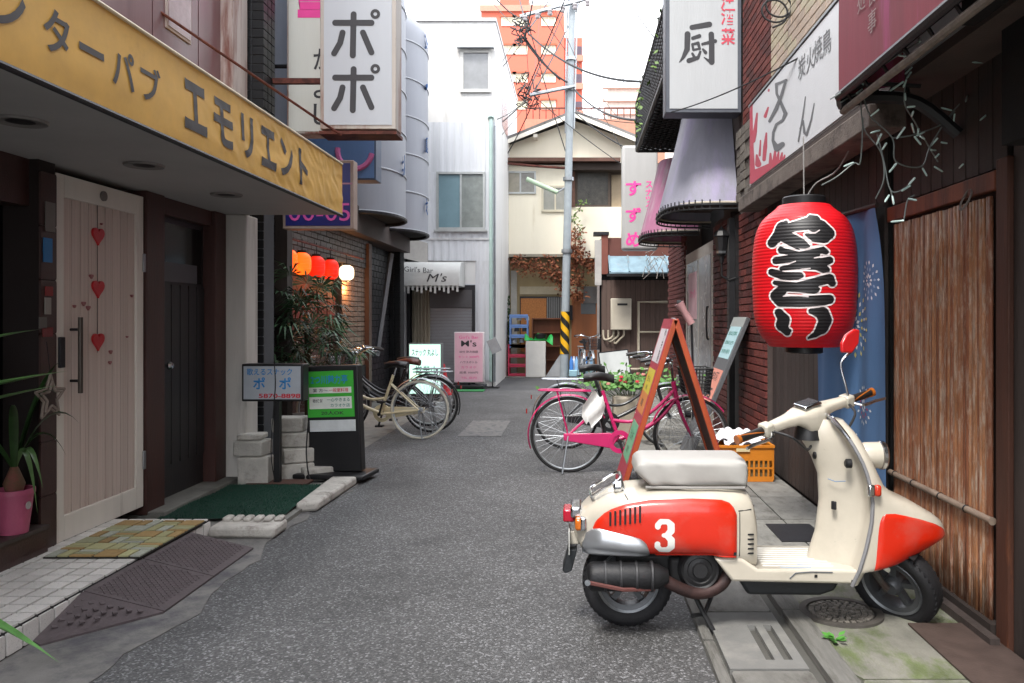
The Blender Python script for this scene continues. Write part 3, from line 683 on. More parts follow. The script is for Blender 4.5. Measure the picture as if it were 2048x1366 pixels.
# curved canopies
m_bay = M('grey_canopy', '8d9098', .55, var=.07, scale=3, streak=1)
for k, (yc, z0, z1, lb) in enumerate(((11.9, 2.84, 6.4, 'grey ribbed half round canopy hidden in part behind the large white katakana sign'), (13.75, 2.80, 6.45, 'grey ribbed half round canopy with blue characters beside the white building'))):
    t = thing('canopy', lb, 'canopy', (-3.12, yc, z0), group='tall grey half round canopies')
    rx, ry = .57, .8
    def f(u, v, z0=z0, z1=z1, yc=yc):
        a = -math.pi/2+math.pi*u; z = z0+(z1-z0)*v; sh = 1 if v < .9 else math.sqrt(max(0, 1-((v-.9)/.1)**2))*.35+.65
        return (-3.12+rx*math.cos(a)**.75*sh if math.cos(a) > 0 else -3.12, yc+ry*math.sin(a)*sh, z)
    MB().grid(f, 33, 30).build('shell', m_bay, t, smooth=60)
    nr = int((z1-z0)/.62)
    for r_ in range(nr+1):
        z = z0+.02+r_*.62; v = (z-z0)/(z1-z0)
        MB().tube([Vector(f(u/24, min(v, .985)))+Vector((.004, 0, 0)) for u in range(25)], .014, 6).build('rib', M('rib_light', 'a7aab0', .5), t)
    MB().tube([Vector(f(u/24, 0)) for u in range(25)], .03, 6).build('bottom_frame', m_dark, t)
    MB().add([Vector(f(u/24, 0))+Vector((-.01, 0, .015)) for u in range(25)], [tuple(range(25))]).build('underside', m_core, t)
    if k == 1:
        mb_ = M('faded_blue', '5b86c4', .6)
        for ch, z in (('丸', 3.25), ('真', 4.3), ('・', 5.3), ('ふ', 6.1)):
            a = R(-8); o = text('lettering', ch, mb_, t, (-3.12+rx+.012, yc-.12, z), (-.45, 1, 0), ZD, .26, .3 if ch != '・' else .1, .02)
    if k == 0:
        text('lettering', 'は', mb_ if k else M('faded_blue', '5b86c4', .6), t, (-3.12+rx+.012, yc-.1, 3.6), (-.45, 1, 0), ZD, .26, .3, .02)
# --- projecting signs
def lightbox(name, label, x0, x1, y, th, z0, z1, mface, mframe, fr=.03, group=None, cat='sign'):
    t = thing(name, label, cat, ((x0+x1)/2, y+th/2, z0), group=group)
    MB().box(x0, x1, y, y+th, z0, z1).build('cabinet', mframe, t, bevel=.006)
    box('face', mface, (x0+fr, x1-fr, y-.006, y+.003, z0+fr, z1-fr), t)
    return t
m_rframe = M('rust_streaked_frame', 'b5afa9', .65, col2='7a3d26', amt=.5, scale=5, streak=1)
t = lightbox('hanging_sign', 'large white hanging sign with the two katakana syllables, on rusty brackets', -2.215, -1.555, 6.95, .22, 3.0, 4.6, m_sheet, m_rframe, .035)
s = F/6.944
def zp(x, y): return P(480+x/2.845, y/2.845, s)
def signstroke(lst, mat, par, y, sc=1):
    X = [p for st in lst for p in st]
    fn = strokes([[(p[0], p[1], p[2]) for p in st] for st in lst])
    x0, x1 = min(p[0]-p[2] for p in X)-4, max(p[0]+p[2] for p in X)+4; y0, y1 = min(p[1]-p[2] for p in X)-4, max(p[1]+p[2] for p in X)+4
    return x0, x1, y0, y1, fn
for dy in (0, 312):
    L = [[(542, 130+dy, 17), (748, 130+dy, 17)], [(647, 82+dy, 17), (642, 315+dy, 17)], [(584, 186+dy, 17), (570, 245+dy, 17), (536, 304+dy, 17)], [(700, 186+dy, 17), (748, 298+dy, 17)]]
    x0, x1, y0, y1, fn = signstroke(L, 0, 0, 0)
    o = march(fn, x0, x1, y0, y1, 110, 110, lambda x, y: (lambda p: (p.x, 6.9415, p.z))(zp(x, y))).build('letter', m_ink, t)
    ring = [zp(770+20*math.cos(a), 80+dy+20*math.sin(a)) for a in [2*math.pi*k/24 for k in range(25)]]
    fn2 = lambda x, y, dy=dy: np.abs(np.hypot(x-770, y-80-dy)-19)-8.5
    march(fn2, 735, 805, 40+dy, 120+dy, 50, 50, lambda x, y: (lambda p: (p.x, 6.9413, p.z))(zp(x, y))).build('letter_ring', m_ink, o)
box('drip_tray', m_rust, (-2.22, -1.55, 6.94, 7.2, 2.955, 2.984), t)
MB().box(-2.95, -2.216, 7.02, 7.07, 3.42, 3.465).build('bracket', m_rust, t)
t = lightbox('hanging_sign', 'white sign with pink kanji and brush written kana half hidden by the large katakana sign', -2.72, -2.16, 7.55, .22, 3.1, 5.2, M('cream_sheet', 'd2d3cc', .45, var=.04, streak=1), m_rframe, .02)
text('lettering', '雪', m_pink, t, (-2.42, 7.544, 4.42), XD, ZD, .46, .5, .045)
text('lettering', 'かよし', m_ink, t, (-2.36, 7.544, 3.5), XD, ZD, .2, .66, .01, vertical=True) if False else None
for ch, z in (('か', 3.8), ('よ', 3.53), ('し', 3.28)): text('lettering', ch, m_ink, t, (-2.38, 7.544, z), XD, ZD, .17, .2, .012)
MB().tube([(-3.0, 7.6, 3.75), (-2.72, 7.6, 3.75)], .02, 6).build('bracket', m_dark, t)
t = lightbox('hanging_sign', 'tall blue sign with a pink arc behind the white hanging signs', -3.32, -2.19, 8.8, .25, 2.88, 6.2, M('blue_sign_face', '5a77a3', .35, var=.06, streak=1), M('blue_frame', '4c5a70', .5), .02)
b = [Vector((-2.42+.19*math.cos(a), 8.79, 3.2+.2*math.sin(a))) for a in [math.pi*(.95+1.0*k/14) for k in range(15)]]
MB().tube(b, .03, 6).build('pink_arc', M('arc_pink', 'c06a9c', .5), t)
t = lightbox('hanging_sign', 'navy sign with pink digits in a pale wooden frame under the yellow awning end', -2.76, -2.09, 7.55, .14, 2.2, 2.85, M('navy_face', '262a6e', .3, var=.08), M('pale_wood_frame', 'a08d83', .6, var=.15), .03)
text('lettering', '00-05', M('neon_pink', 'd85aa8', .4), t, (-2.41, 7.543, 2.36), XD, ZD, .58, .17, 0)
text('lettering', 'TEL ー', M('neon_pink2', 'b07a8c', .4), t, (-2.3, 7.543, 2.62), XD, ZD, .4, .12, 0)
# --- glowing lanterns
def lantern_small(x, y, z, r, h, mat, label, glow, col):
    t = thing('paper_lantern', label, 'lantern', (x, y, z), group='glowing paper lanterns over the izakaya entrance')
    prof = []
    for k in range(41):
        u = k/40; v = u*2-1; rr = r*(max(0, 1-abs(v)**3.2))**.42*.9+r*.1+.003*math.sin(k*math.pi/1.3)
        prof.append((max(rr*.98, r*.45), z-h/2+h*u))
    MB().lathe([(p[0], p[1]-z) for p in prof], (x, y, z), n=24).build('shade', mat, t, smooth=70)
    MB().lathe([(0, h/2), (r*.5, h/2), (r*.5, h/2+.025), (0, h/2+.025)], (x, y, z), n=16).lathe([(0, -h/2-.02), (r*.5, -h/2-.02), (r*.5, -h/2), (0, -h/2)], (x, y, z), n=16).build('cap', m_black, t)
    MB().tube([(x, y, z+h/2+.02), (x, y, z+h/2+.16)], .004, 5).build('cord', m_cable, t)
    return t
def mlant(name, c1, c2, e):
    m = bpy.data.materials.new(name); m.use_nodes = True; n = m.node_tree.nodes; l = m.node_tree.links; b = n['Principled BSDF']
    b.inputs['Base Color'].default_value = lin(c1); b.inputs['Roughness'].default_value = .6
    b.inputs['Emission Color'].default_value = lin(c2); b.inputs['Emission Strength'].default_value = e
    return m
mo, mr_, mw_ = mlant('lit_orange_paper', 'd8562a', 'ff5a10', .5), mlant('lit_red_paper', 'b3201c', 'e8260c', .28), mlant('lit_white_paper', 'e8dcc8', 'ffdfae', 1.0)
for i, (yy, mm, lb) in enumerate(((8.55, mo, 'lit orange paper lantern, nearest of the row above the palm'), (9.0, mo, 'lit orange paper lantern, second of the row above the palm'), (9.5, mr_, 'lit orange red paper lantern, third of the row above the palm'), (10.05, mr_, 'lit red paper lantern with pale ribs beside the white lantern'), (10.75, mw_, 'lit white paper lantern at the far end of the row'))):
    lantern_small(-3.07, yy, 1.97, .102 if i < 4 else .098, .25 if i < 4 else .2, mm, lb, 0, 0)
lb_ = bpy.data.lights.new('lantern_glow', 'POINT')
for yy, e, cc in ((8.8, 1.2, (1, .28, .06)), (9.8, 1.2, (1, .2, .05)), (11.15, 5.5, (1, .45, .16))):
    l_ = bpy.data.lights.new('lantern_glow', 'POINT'); l_.energy = e; l_.color = cc; l_.shadow_soft_size = .1
    o = bpy.data.objects.new('lantern_glow', l_); COL.objects.link(o); o.location = (-3.12, yy, 1.78)
MB().tube([(-3.07, 8.2, 2.22), (-3.07, 11.6, 2.22)], .012, 6).build('lantern_rail', m_rust, iz)
# --- palm in a bucket
pl = thing('potted_palm', 'bushy dark palm in a pot in front of the izakaya entrance', 'plant', (-2.72, 8.15, 0))
MB().lathe([(0, 0), (.15, 0), (.19, .34), (.2, .34), (.2, .38), (.17, .38), (.17, .3), (0, .3)], (-2.72, 8.15, 0), n=28).build('pot', M('white_bucket', 'a9a9a5', .5), pl, smooth=1)
MB().tube([(-2.72, 8.15, .25), (-2.72, 8.15, .7), (-2.74, 8.2, 1.2)], .035, 8).build('trunk', M('palm_trunk', '4a3a2a', .9, bump=.6), pl)
mpalm = [M('palm_leaf', '38583a', .45, var=.3, scale=10, bump=0), M('palm_leaf_dark', '1f3320', .5, var=.3, scale=10, bump=0), M('palm_leaf_pale', '5d7458', .5, var=.3, scale=10, bump=0)]
bs = [MB(), MB(), MB()]
for k in range(80):
    hub = Vector((-2.70+random.gauss(0, .12), 8.15+random.gauss(0, .14), random.uniform(.55, 1.55))); az = random.uniform(0, 6.28); el = random.uniform(-.2, .9)
    d = Vector((math.cos(az)*math.cos(el), math.sin(az)*math.cos(el), math.sin(el))); tip = hub+d*random.uniform(.18, .34)
    b = random.choice(bs); b.tube([hub-d*.08, tip], .004, 4)
    u = d.cross(ZD).normalized(); w = u.cross(d)
    for q in range(15):
        a = (q/14-.5)*3.6; dd_ = (d*math.cos(a)+u*math.sin(a)+w*random.uniform(-.25, .1)).normalized(); L = random.uniform(.18, .32)
        sd = dd_.cross(w).normalized()*.011; e1 = tip+dd_*L*.55; e2 = tip+dd_*L-Vector((0, 0, L*random.uniform(.15, .5)))
        b.add([tip, e1-sd, e1+sd, e2], [(0, 1, 2), (1, 3, 2)])
for b, mm in zip(bs, mpalm): stuff(b.build('foliage', mm, pl))
tag(MB().lathe([(0, 0), (.13, 0), (.16, .33), (.17, .33), (.17, .36), (.145, .36), (.14, .3), (0, .3)], (0, 0, 0), n=28).build('bucket', M('white_bucket', 'a9a9a5', .5), None, smooth=1, at=(-2.32, 6.98, 0)), 'white plastic bucket between the block heap and the green stand sign', 'bucket')
# --- bicycles
def wheel(t, x, mats, r=.33):
    rim = MB().lathe([(r-.035, -.012), (r-.028, -.014), (r-.022, -.01), (r-.022, .01), (r-.028, .014), (r-.035, .012)], (x, 0, r), 'y', 48, closed_prof=True).build('wheel', mats['rim'], t, smooth=1)
    MB().lathe([(r-.011+.016*math.cos(a), .016*math.sin(a)) for a in [2*math.pi*k/10 for k in range(10)]], (x, 0, r), 'y', 48, closed_prof=True).build('tyre', mats['tyre'], rim, smooth=80)
    b = MB()
    for k in range(32):
        a = 2*math.pi*k/32; a2 = a+(.35 if k % 4 < 2 else -.35); sd = .03*(1 if k % 2 else -1)
        b.tube([(x+.02*math.cos(a2), sd, r+.02*math.sin(a2)), (x+(r-.03)*math.cos(a), 0, r+(r-.03)*math.sin(a))], .0016, 3)
    b.build('spokes', m_steel, rim)
    MB().lathe([(0, -.05), (.012, -.05), (.012, -.035), (.026, -.034), (.026, -.028), (.014, -.026), (.014, .026), (.026, .028), (.026, .034), (.012, .035), (.012, .05), (0, .05)], (x, 0, r), 'y', 14).build('hub', m_steel, rim, smooth=1)
    return rim
def fender(t, x, mat, a0, a1, r=.33):
    R1 = r+.03
    MB().grid(lambda u, v: (x+(R1-.012*abs(2*v-1)**2)*math.cos(a0+(a1-a0)*u), (v-.5)*.056, r+(R1-.012*abs(2*v-1)**2)*math.sin(a0+(a1-a0)*u)), 26, 5).build('fender', mat, t, smooth=80)
def bicycle(label, loc, rot, mats, basket=True, group='parked city bicycles', cover=False, chaincase=True, rack=True, slouch=0):
    t = thing('bicycle', label, 'bicycle', loc, rot, group, local=True)
    wheel(t, 0, mats); wheel(t, 1.08, mats)
    fender(t, 0, mats['fender'], R(200), R(25)); fender(t, 1.08, mats['fender'], R(160), R(35))
    b = MB(); r_ = .017
    b.tube([(.45, 0, .28), (.3, 0, .72)], r_, 10).tube(smoothpts([(.955, 0, .66), (.80, 0, .47), (.62, 0, .36), (.45, 0, .29)]), .02, 10)
    b.tube(smoothpts([(.94, 0, .73), (.77, 0, .56), (.58, 0, .45), (.385, 0, .46)]), .015, 10).tube([(.965, 0, .60), (.925, 0, .80)], .021, 10)
    for s_ in (-1, 1):
        b.tube([(.45, .03*s_, .28), (0, .055*s_, .33)], .011, 8).tube([(.33, .025*s_, .62), (0, .055*s_, .33)], .009, 8)
    b.build('frame', mats['frame'], t, smooth=1)
    b = MB()
    for s_ in (-1, 1): b.tube(smoothpts([(.965, .045*s_, .62), (1.0, .05*s_, .5), (1.08, .05*s_, .33)]), .012, 8)
    b.tube([(.965, -.045, .62), (.965, .045, .62)], .014, 8).build('fork', mats['frame'], t, smooth=1)
    if chaincase:
        cg = []
        for k in range(21): a = R(60)+R(240)*k/20; cg.append((.45-.1*math.cos(a+math.pi), .0, .28+.1*math.sin(a+math.pi)))
        MB().prism([(-.04, -.075, .35), (-.04, -.075, .29), (.38, -.075, .22), (.45, -.075, .335), (.36, -.075, .355)], (0, .02, 0)).build('chain_guard', mats['guard'], t, bevel=.006)
        MB().lathe([(.06, -.01), (.1, -.01), (.1, .01), (.06, .01)], (.45, -.075, .28), 'y', 28, closed_prof=True).build('chain_ring', mats['guard'], t, smooth=1)
    ck = MB().tube([(.45, -.085, .28), (.5, -.1, .125)], .011, 6).tube([(.45, .05, .28), (.4, .08, .43)], .011, 6).tube([(.45, -.1, .28), (.45, .06, .28)], .02, 8).build('crank', m_black, t)
    MB().obox((.5, -.145, .125), (.09, .07, .022)).build('pedal', m_black, ck, bevel=.004); MB().obox((.4, .125, .43), (.09, .07, .022)).build('pedal', m_black, ck, bevel=.004)
    MB().tube([(.3, 0, .7), (.272, 0, .80)], .012, 8).build('seat_post', m_chrome, t)
    def sd(u, v):
        x = .135+.27*u; w = interp([(0, .075), (.25, .10), (.5, .07), (.75, .03), (1, .022)], u); a = math.pi*2*v
        return (x, w*math.cos(a), .83+.018*math.sin(u*3)+(.035 if math.sin(a) > 0 else .04)*math.sin(a)-.02*(u > .5)*(u-.5))
    MB().grid(sd, 14, 14, cv=True).add([sd(0, k/14) for k in range(14)], [tuple(range(14))]).add([sd(1, k/14) for k in range(14)], [tuple(range(14))]).build('saddle', mats['saddle'], t, smooth=60)
    b = MB(); 
    b.tube([(.925, 0, .80), (.905, 0, .95)], .012, 8)
    hb = smoothpts([(.70, -.28, .97), (.80, -.27, .985), (.89, -.18, .99), (.91, 0, .95), (.89, .18, .99), (.80, .27, .985), (.70, .28, .97)])
    b.tube(hb, .0115, 8); hbr = b.build('handlebar', m_chrome, t, smooth=1)
    for s_ in (-1, 1):
        MB().tube([(.66, .282*s_, .965), (.78, .272*s_, .984)], .017, 8).build('grip', m_black, hbr, smooth=1)
        MB().tube(smoothpts([(.85, .22*s_, .98), (.8, .235*s_, .95), (.70, .25*s_, .94)]), .006, 6).build('brake_lever', m_chrome, hbr)
        MB().tube(smoothpts([(.86, .2*s_, .985), (.97, .16*s_, 1.03), (1.02, .05*s_, .9), (.96, .03*s_, .72)]), .004, 5).build('brake_cable', m_black, hbr)
    MB().lathe([(0, .02), (.02, .014), (.026, 0), (0, 0)], (.87, -.17, .998), n=14).build('bell', m_chrome, hbr, smooth=1)
    MB().lathe([(0, -.03), (.025, -.03), (.034, .02), (0, .025)], (1.05, -.07, .52), 'x', 16).build('headlight', m_black, t, smooth=1)
    if basket:
        b = MB(); x0, x1, z0, z1 = .985, 1.25, .70, .92
        def rg(z, k): 
            i = .03*(1-k); return [(x0+i, -.17+i, z), (x1-i, -.17+i, z), (x1-i, .17-i, z), (x0+i, .17-i, z)]
        for k in range(8): b.tube(rg(z0+(z1-z0)*k/7, k/7), .0035 if k < 7 else .007, 5, closed=True)
        lo, hi = rg(z0, 0), rg(z1, 1)
        for e in range(4):
            n_ = 11 if e % 2 else 9
            for k in range(n_):
                u = k/n_; b.tube([Vector(lo[e]).lerp(Vector(lo[(e+1) % 4]), u), Vector(hi[e]).lerp(Vector(hi[(e+1) % 4]), u)], .003, 4)
        for k in range(9): b.tube([(x0+.03, -.14+.035*k, z0), (x1-.03, -.14+.035*k, z0)], .003, 4)
        b.build('basket', mats['basket'], t)
        MB().tube([(.99, .06, .7), (1.08, .06, .33)], .005, 5).tube([(.99, -.06, .7), (1.08, -.06, .33)], .005, 5).build('basket_stay', m_steel, t)
    if rack:
        b = MB(); pts = [(.2, -.06, .72), (-.2, -.065, .725), (-.26, 0, .725), (-.2, .065, .725), (.2, .06, .72)]
        b.tube(smoothpts(pts, 3), .007, 6)
        for k in range(4): b.tube([(.12-.1*k, -.06, .722), (.12-.1*k, .06, .722)], .005, 5)
        for s_ in (-1, 1): b.tube([(-.1, .064*s_, .722), (0, .062*s_, .33)], .006, 5)
        b.build('rack', mats['rack'], t)
    b = MB()
    for s_ in (-1, 1): b.tube([(0, .07*s_, .33), (-.05, .11*s_, .01)], .008, 6)
    b.tube([(-.05, -.11, .012), (-.05, .11, .012)], .008, 6).build('kickstand', m_steel, t)
    box('rear_reflector', M('reflector_red', '8a1515', .2), (-.372, -.36, -.02, .02, .52, .56), t)
    if cover:
        b = MB(); rnd = random.Random(3)
        def cv(u, v):
            w = interp([(0, .05), (.4, .1), (.75, .085), (1, .03)], u)
            return (.15+.1*v-.05*u, -.105-.012*math.sin(v*9+u*5), .82-.26*u+(v-.5)*.02) if False else (.25-.06*u+(v-.5)*2*w, -.09-.02*math.sin(v*8+u*6), .70-.27*u+.03*math.sin(v*6))
        b.grid(cv, 9, 9).build('white_bag', M('white_plastic_bag', 'd8d8d6', .4, bump=.3, bscale=20), t, smooth=80)
    return t
m_tyre = M('tyre_black', '1e1e1f', .8, bump=.2); m_alu = M('alu_rim', 'a9adb0', .35, .9)
m_mag = M('magenta_paint', 'b92060', .3, var=.05, bump=0, coat=.5); m_creamp = M('cream_paint', 'c9bd9c', .35, var=.06, bump=0, coat=.3)
m_bkp = M('black_paint', '1c1d20', .3, bump=0, coat=.4)
m_ivtyre = M('ivory_tyre', 'c6c1b2', .7, var=.1); m_brsad = M('brown_saddle', '5a2f26', .45); 
bicycle('magenta city bicycle with a white bag under the saddle beside the sandwich board', (-.06, 7.05, 0), R(0), dict(rim=m_alu, tyre=m_tyre, frame=m_mag, fender=m_mag, guard=m_mag, saddle=m_black, basket=m_black, rack=m_mag), cover=True)
bicycle('black city bicycle with silver fenders behind the magenta one', (-.09, 8.35, 0), R(3), dict(rim=m_alu, tyre=m_tyre, frame=m_bkp, fender=m_steel, guard=m_bkp, saddle=m_black, basket=m_black, rack=m_chrome), basket=False)
bicycle('cream framed bicycle with ivory tyres, nearest of the left hand bicycles', (-1.745, 9.0, 0), R(178), dict(rim=m_alu, tyre=m_ivtyre, frame=m_creamp, fender=m_steel, guard=m_creamp, saddle=m_black, basket=m_steel, rack=m_steel), rack=False)
bicycle('black bicycle with a brown saddle behind the cream framed one', (-1.72, 9.55, 0), R(176), dict(rim=m_alu, tyre=m_tyre, frame=m_bkp, fender=m_bkp, guard=m_bkp, saddle=m_brsad, basket=m_black, rack=m_steel))
bicycle('dark bicycle with a grey rack, farthest of the left hand bicycles', (-1.84, 10.1, 0), R(181), dict(rim=m_alu, tyre=m_tyre, frame=m_dark, fender=m_steel, guard=m_dark, saddle=m_black, basket=m_steel, rack=m_steel))
bicycle('old city bicycle with a wire basket in front of the brown door', (.15, 17.6, .02), R(-80), dict(rim=m_alu, tyre=m_tyre, frame=m_steel, fender=m_steel, guard=m_steel, saddle=m_black, basket=m_dark, rack=m_steel))
# ================================================================ FAR END: white building
wb = thing('white_building', 'white corrugated three storey building with the shuttered bar on the ground floor', 'building', (-2.7, 18, 0))
m_corr = M('white_corrugated', 'c6c9ce', .5, var=.08, scale=2.5, streak=1, col2='a3a3a2', amt=.32)
m_uw = M('white_upper_wall', 'd3d2d0', .7, var=.06, scale=2, streak=1, col2='b0aeaa', amt=.3)
box('wall', m_uw, (-6, -1.6, 16.08, 22, 0, 7.33), wb)
# corrugated face panels, around the openings
def corr(x0, x1, z0, z1, y=16.06, mat=m_corr, par=wb, nm='corrugated_panel'):
    n_ = max(2, int((x1-x0)/.0375)); pr = [(x0+(x1-x0)*k/n_, y-(.012 if (k//2) % 2 else 0)) for k in range(n_+1)]
    b = MB(); vs = []; 
    for x, yy in pr: vs += [(x, yy, z0), (x, yy, z1)]
    return b.add(vs, [(2*k, 2*k+2, 2*k+3, 2*k+1) for k in range(n_)]).build(nm, mat, par)
corr(-2.78, -1.6, .12, 2.05); corr(-3.65, -1.6, 2.52, 3.1); corr(-2.0, -1.6, 2.05, 2.52)
corr(-3.65, -2.78, 3.1, 4.3); corr(-1.8, -1.6, 3.1, 4.3); corr(-2.78, -1.8, 4.3, 5.3); corr(-3.65, -2.78, 4.3, 5.3); corr(-1.8, -1.6, 4.3, 5.3); corr(-2.78, -1.8, 3.1, 3.15) 
box('band', M('white_band', 'bfc0c2', .6), (-3.0, -1.63, 16.03, 16.07, 2.94, 2.975), wb)
box('parapet_cap', M('parapet', 'cfcdd0', .6), (-6, -1.58, 16.04, 22.02, 7.33, 7.39), wb)
def window(par, x0, x1, y, z0, z1, mframe, mpane, fr=.04, nsash=2, dep=.05, name='window'):
    b = MB().box(x0, x1, y-dep, y, z0, z0+fr).box(x0, x1, y-dep, y, z1-fr, z1).box(x0, x0+fr, y-dep, y, z0+fr, z1-fr).box(x1-fr, x1, y-dep, y, z0+fr, z1-fr)
    w_ = b.build(name, mframe, par)
    sw = (x1-x0-2*fr)/nsash
    for k in range(nsash):
        a = x0+fr+k*sw
        if k: box('mullion', mframe, (a-.018, a+.018, y-dep+.008, y-.002, z0+fr, z1-fr), w_)
        mm = mpane[k % len(mpane)] if isinstance(mpane, (list, tuple)) else mpane
        box('pane', mm, (a+.001, a+sw-.001, y-.018-.008*(k % 2), y-.012-.008*(k % 2), z0+fr, z1-fr), w_)
    return w_
m_alf = M('alu_frame', 'a9acab', .4, .5)
w_ = window(wb, -2.78, -1.8, 16.08, 3.14, 4.3, m_alf, [M('blue_grey_glass', '6f8a93', .12, var=.12, scale=2, spec=.8), M('grey_glass', '7d8380', .15, var=.25, scale=4, spec=.8)], .045, 2, .06)
box('sill', m_alf, (-2.82, -1.76, 15.98, 16.04, 3.1, 3.135), w_)
w_ = window(wb, -2.3, -1.68, 16.08, 5.9, 6.75, M('white_frame', 'cccbc6', .5), M('net_glass', '86888a', .2, var=.15, scale=3, spec=.8), .06, 1, .05)
box('hood', m_steel, (-2.36, -1.62, 15.92, 16.06, 6.76, 6.79), w_)
box('side_window', M('side_glass', '8a8a92', .2), (-1.602, -1.594, 17.5, 19, 5.6, 6.9), wb)
MB().tube([(-1.68, 15.99, .1), (-1.68, 15.99, 5.35)], .036, 12).tube([(-1.68, 15.97, 5.35), (-1.7, 16.1, 5.5)], .06, 10).build('drainpipe', M('mint_pipe', 'a3b9b3', .5, var=.08), wb, smooth=1)
MB().tube([(-1.6, 15.95, .1), (-1.6, 15.95, 5.2)], .022, 8).build('conduit', m_steel, wb)
# ground floor opening
oz = 2.03
box('doorway', m_core, (-3.36, -2.02, 16.06, 16.079, 0, oz), wb)
for b_ in ((-3.36, -3.3, 0, oz), (-2.06, -2.0, 0, oz), (-3.3, -2.06, 1.93, 2.03)): box('door_frame', m_dark, (b_[0], b_[1], 15.99, 16.06, b_[2], b_[3]), wb)
b = MB().grid(lambda u, v: (-3.26+.36*u, 16.03+.025*math.sin(u*32), .1+1.85*v), 60, 2).build('curtain', M('beige_curtain', '8d8577', .85, var=.15, streak=1), wb, smooth=80)
sh = box('shutter', M('shutter_back', '55585c', .6), (-2.9, -2.07, 16.045, 16.055, .05, 1.93), wb)
pieces('slat', M('shutter_slat', '7c8086', .4, .4, var=.1), UB, [((-2.485, 16.035, .09+.063*k), (.83, .022, .058)) for k in range(24)], sh)
box('shutter_case', M('shutter_case', '4c4a4c', .6), (-2.9, -2.06, 15.98, 16.04, 1.58, 1.93), wb)
box('left_wall', M('left_grey', '8f8f92', .8, var=.1), (-3.75, -3.37, 15.95, 16.08, 0, 2.9), wb)
box('concrete_soffit', M('soffit_conc', 'b0ada9', .85, var=.1), (-3.9, -2.98, 15.2, 16.06, 2.5, 2.95), wb) if False else MB().prism([(-3.72, 15.1, 2.62), (-2.95, 15.95, 2.45), (-2.95, 16.06, 2.45), (-3.72, 16.06, 2.62)], (0, 0, .42)).build('concrete_canopy', M('soffit_conc', 'a3a09c', .85, var=.1), wb)
aw2 = thing('awning', 'white fabric awning of the bar with flowing script lettering', 'awning', (-2.75, 15.6, 2.0))
ax0, ax1, ay0, ay1 = -3.4, -2.2, 15.25, 16.0
pf = [(ay0, 1.98), (ay0+.01, 2.22), (ay0+.08, 2.36), (ay0+.22, 2.45), (ay1, 2.49)]
m_awf = M('white_canvas', 'b9bab8', .7, var=.08, scale=4, bump=.1, bscale=30)
MB().prism([(ax0, y, z) for y, z in pf]+[(ax0, ay1, 1.98)], (ax1-ax0, 0, 0)).build('cover', m_awf, aw2, bevel=.012, seg=3)
text('lettering', "Girl's Bar", m_ink, aw2, (-2.98, ay0-.003, 2.29), (1, 0, -.06), ZD, .55, .1, 0); text('lettering', "M's", m_ink, aw2, (-2.62, ay0-.003, 2.14), XD, (.35, 0, 1), .36, .17, 0)
b = MB()
for k in range(14): b.box(ax0+.03+k*.085, ax0+.07+k*.085, ay0+.01, ay0+.016, 1.9-.03*(k % 3), 1.979)
b.build('fringe', m_awf, aw2)
# things in front of the bar
ms = thing('stand_sign', 'pale pink menu stand sign in front of the shutter', 'sign', (-2.04, 15.45, .02), R(-4), local=True)
MB().box(-.29, .29, -.05, .05, .1, 1.08).build('body', M('sign_edge', 'c9bfc0', .5), ms, bevel=.015)
box('face', M('pink_face', 'e0b4c3', .4, var=.05), (-.27, .27, -.056, -.049, .12, 1.06), ms)
text('lettering', "Girl's Bar", m_pink, ms, (-.0, -.056, .98), XD, ZD, .38, .06, 0); text('lettering', "M's", m_ink, ms, (0, -.056, .86), XD, ZD, .3, .12, .01)
for k, (tx, w) in enumerate((('60分 飲み放題', .36), ('セット 2000円', .4), ('ハウスボトル', .34), ('カラオケ', .3), ('延長 1000円', .36), ('TEL 店内', .3))):
    text('lettering', tx, m_pink if k % 2 else m_ink, ms, (.0, -.056, .70-.1*k), XD, ZD, w, .045, .0)
MB().box(-.31, .31, -.2, .2, 0, .06).box(-.02, .02, -.03, .03, .05, .11).build('foot', m_black, ms, bevel=.01)
tag(MB().box(-.3, .3, -.18, .18, 0, .012).build('green_mat', M('green_mat', '2f7a45', .9), None, at=(-2.0, 15.0, .004)), 'bright green mat on the road before the pink sign', 'mat')
st_ = thing('menu_stand', 'slim black metal menu stand by the white wall', 'stand', (-1.58, 15.55, 0))
MB().tube([(-1.6, 15.55, .02), (-1.6, 15.55, .72)], .012, 8).tube([(-1.72, 15.45, .02), (-1.48, 15.65, .02)], .012, 6).tube([(-1.72, 15.65, .02), (-1.48, 15.45, .02)], .012, 6).build('pole', m_black, st_)
MB().obox((-1.57, 15.53, .83), (.2, .02, .28), Matrix.Rotation(R(-25), 3, 'Y')).build('board', m_steel, st_, bevel=.004)
ls = thing('lit_sign', 'glowing white green floor sign with brush writing behind the bicycles', 'sign', (-2.35, 13.2, 0))
m_lit = mlant('lit_face', 'c9dcd2', 'a8dccb', .45)
MB().box(-2.75, -2.2, 13.2, 13.38, .1, .95).build('cabinet', M('sign_grey', '6a6f70', .5), ls, bevel=.01)
box('face', m_lit, (-2.73, -2.22, 13.193, 13.201, .12, .93), ls)
text('lettering', 'スナック 丸よし', m_ink, ls, (-2.475, 13.192, .8), XD, ZD, .44, .12, .015); text('lettering', '営業中', M('teal_ink', '2a7a6a'), ls, (-2.45, 13.192, .5), XD, ZD, .36, .16, .01)
MB().box(-2.7, -2.25, 13.18, 13.4, .02, .1).build('foot', m_black, ls)
cn = thing('traffic_cone', 'red cone beside the glowing floor sign', 'cone', (-2.34, 14.2, 0))
MB().lathe([(.13, .03), (.03, .55), (.0, .56)], (-2.34, 14.2, 0), n=24).build('cone', M('cone_red', 'b0202a', .5), cn, smooth=1)
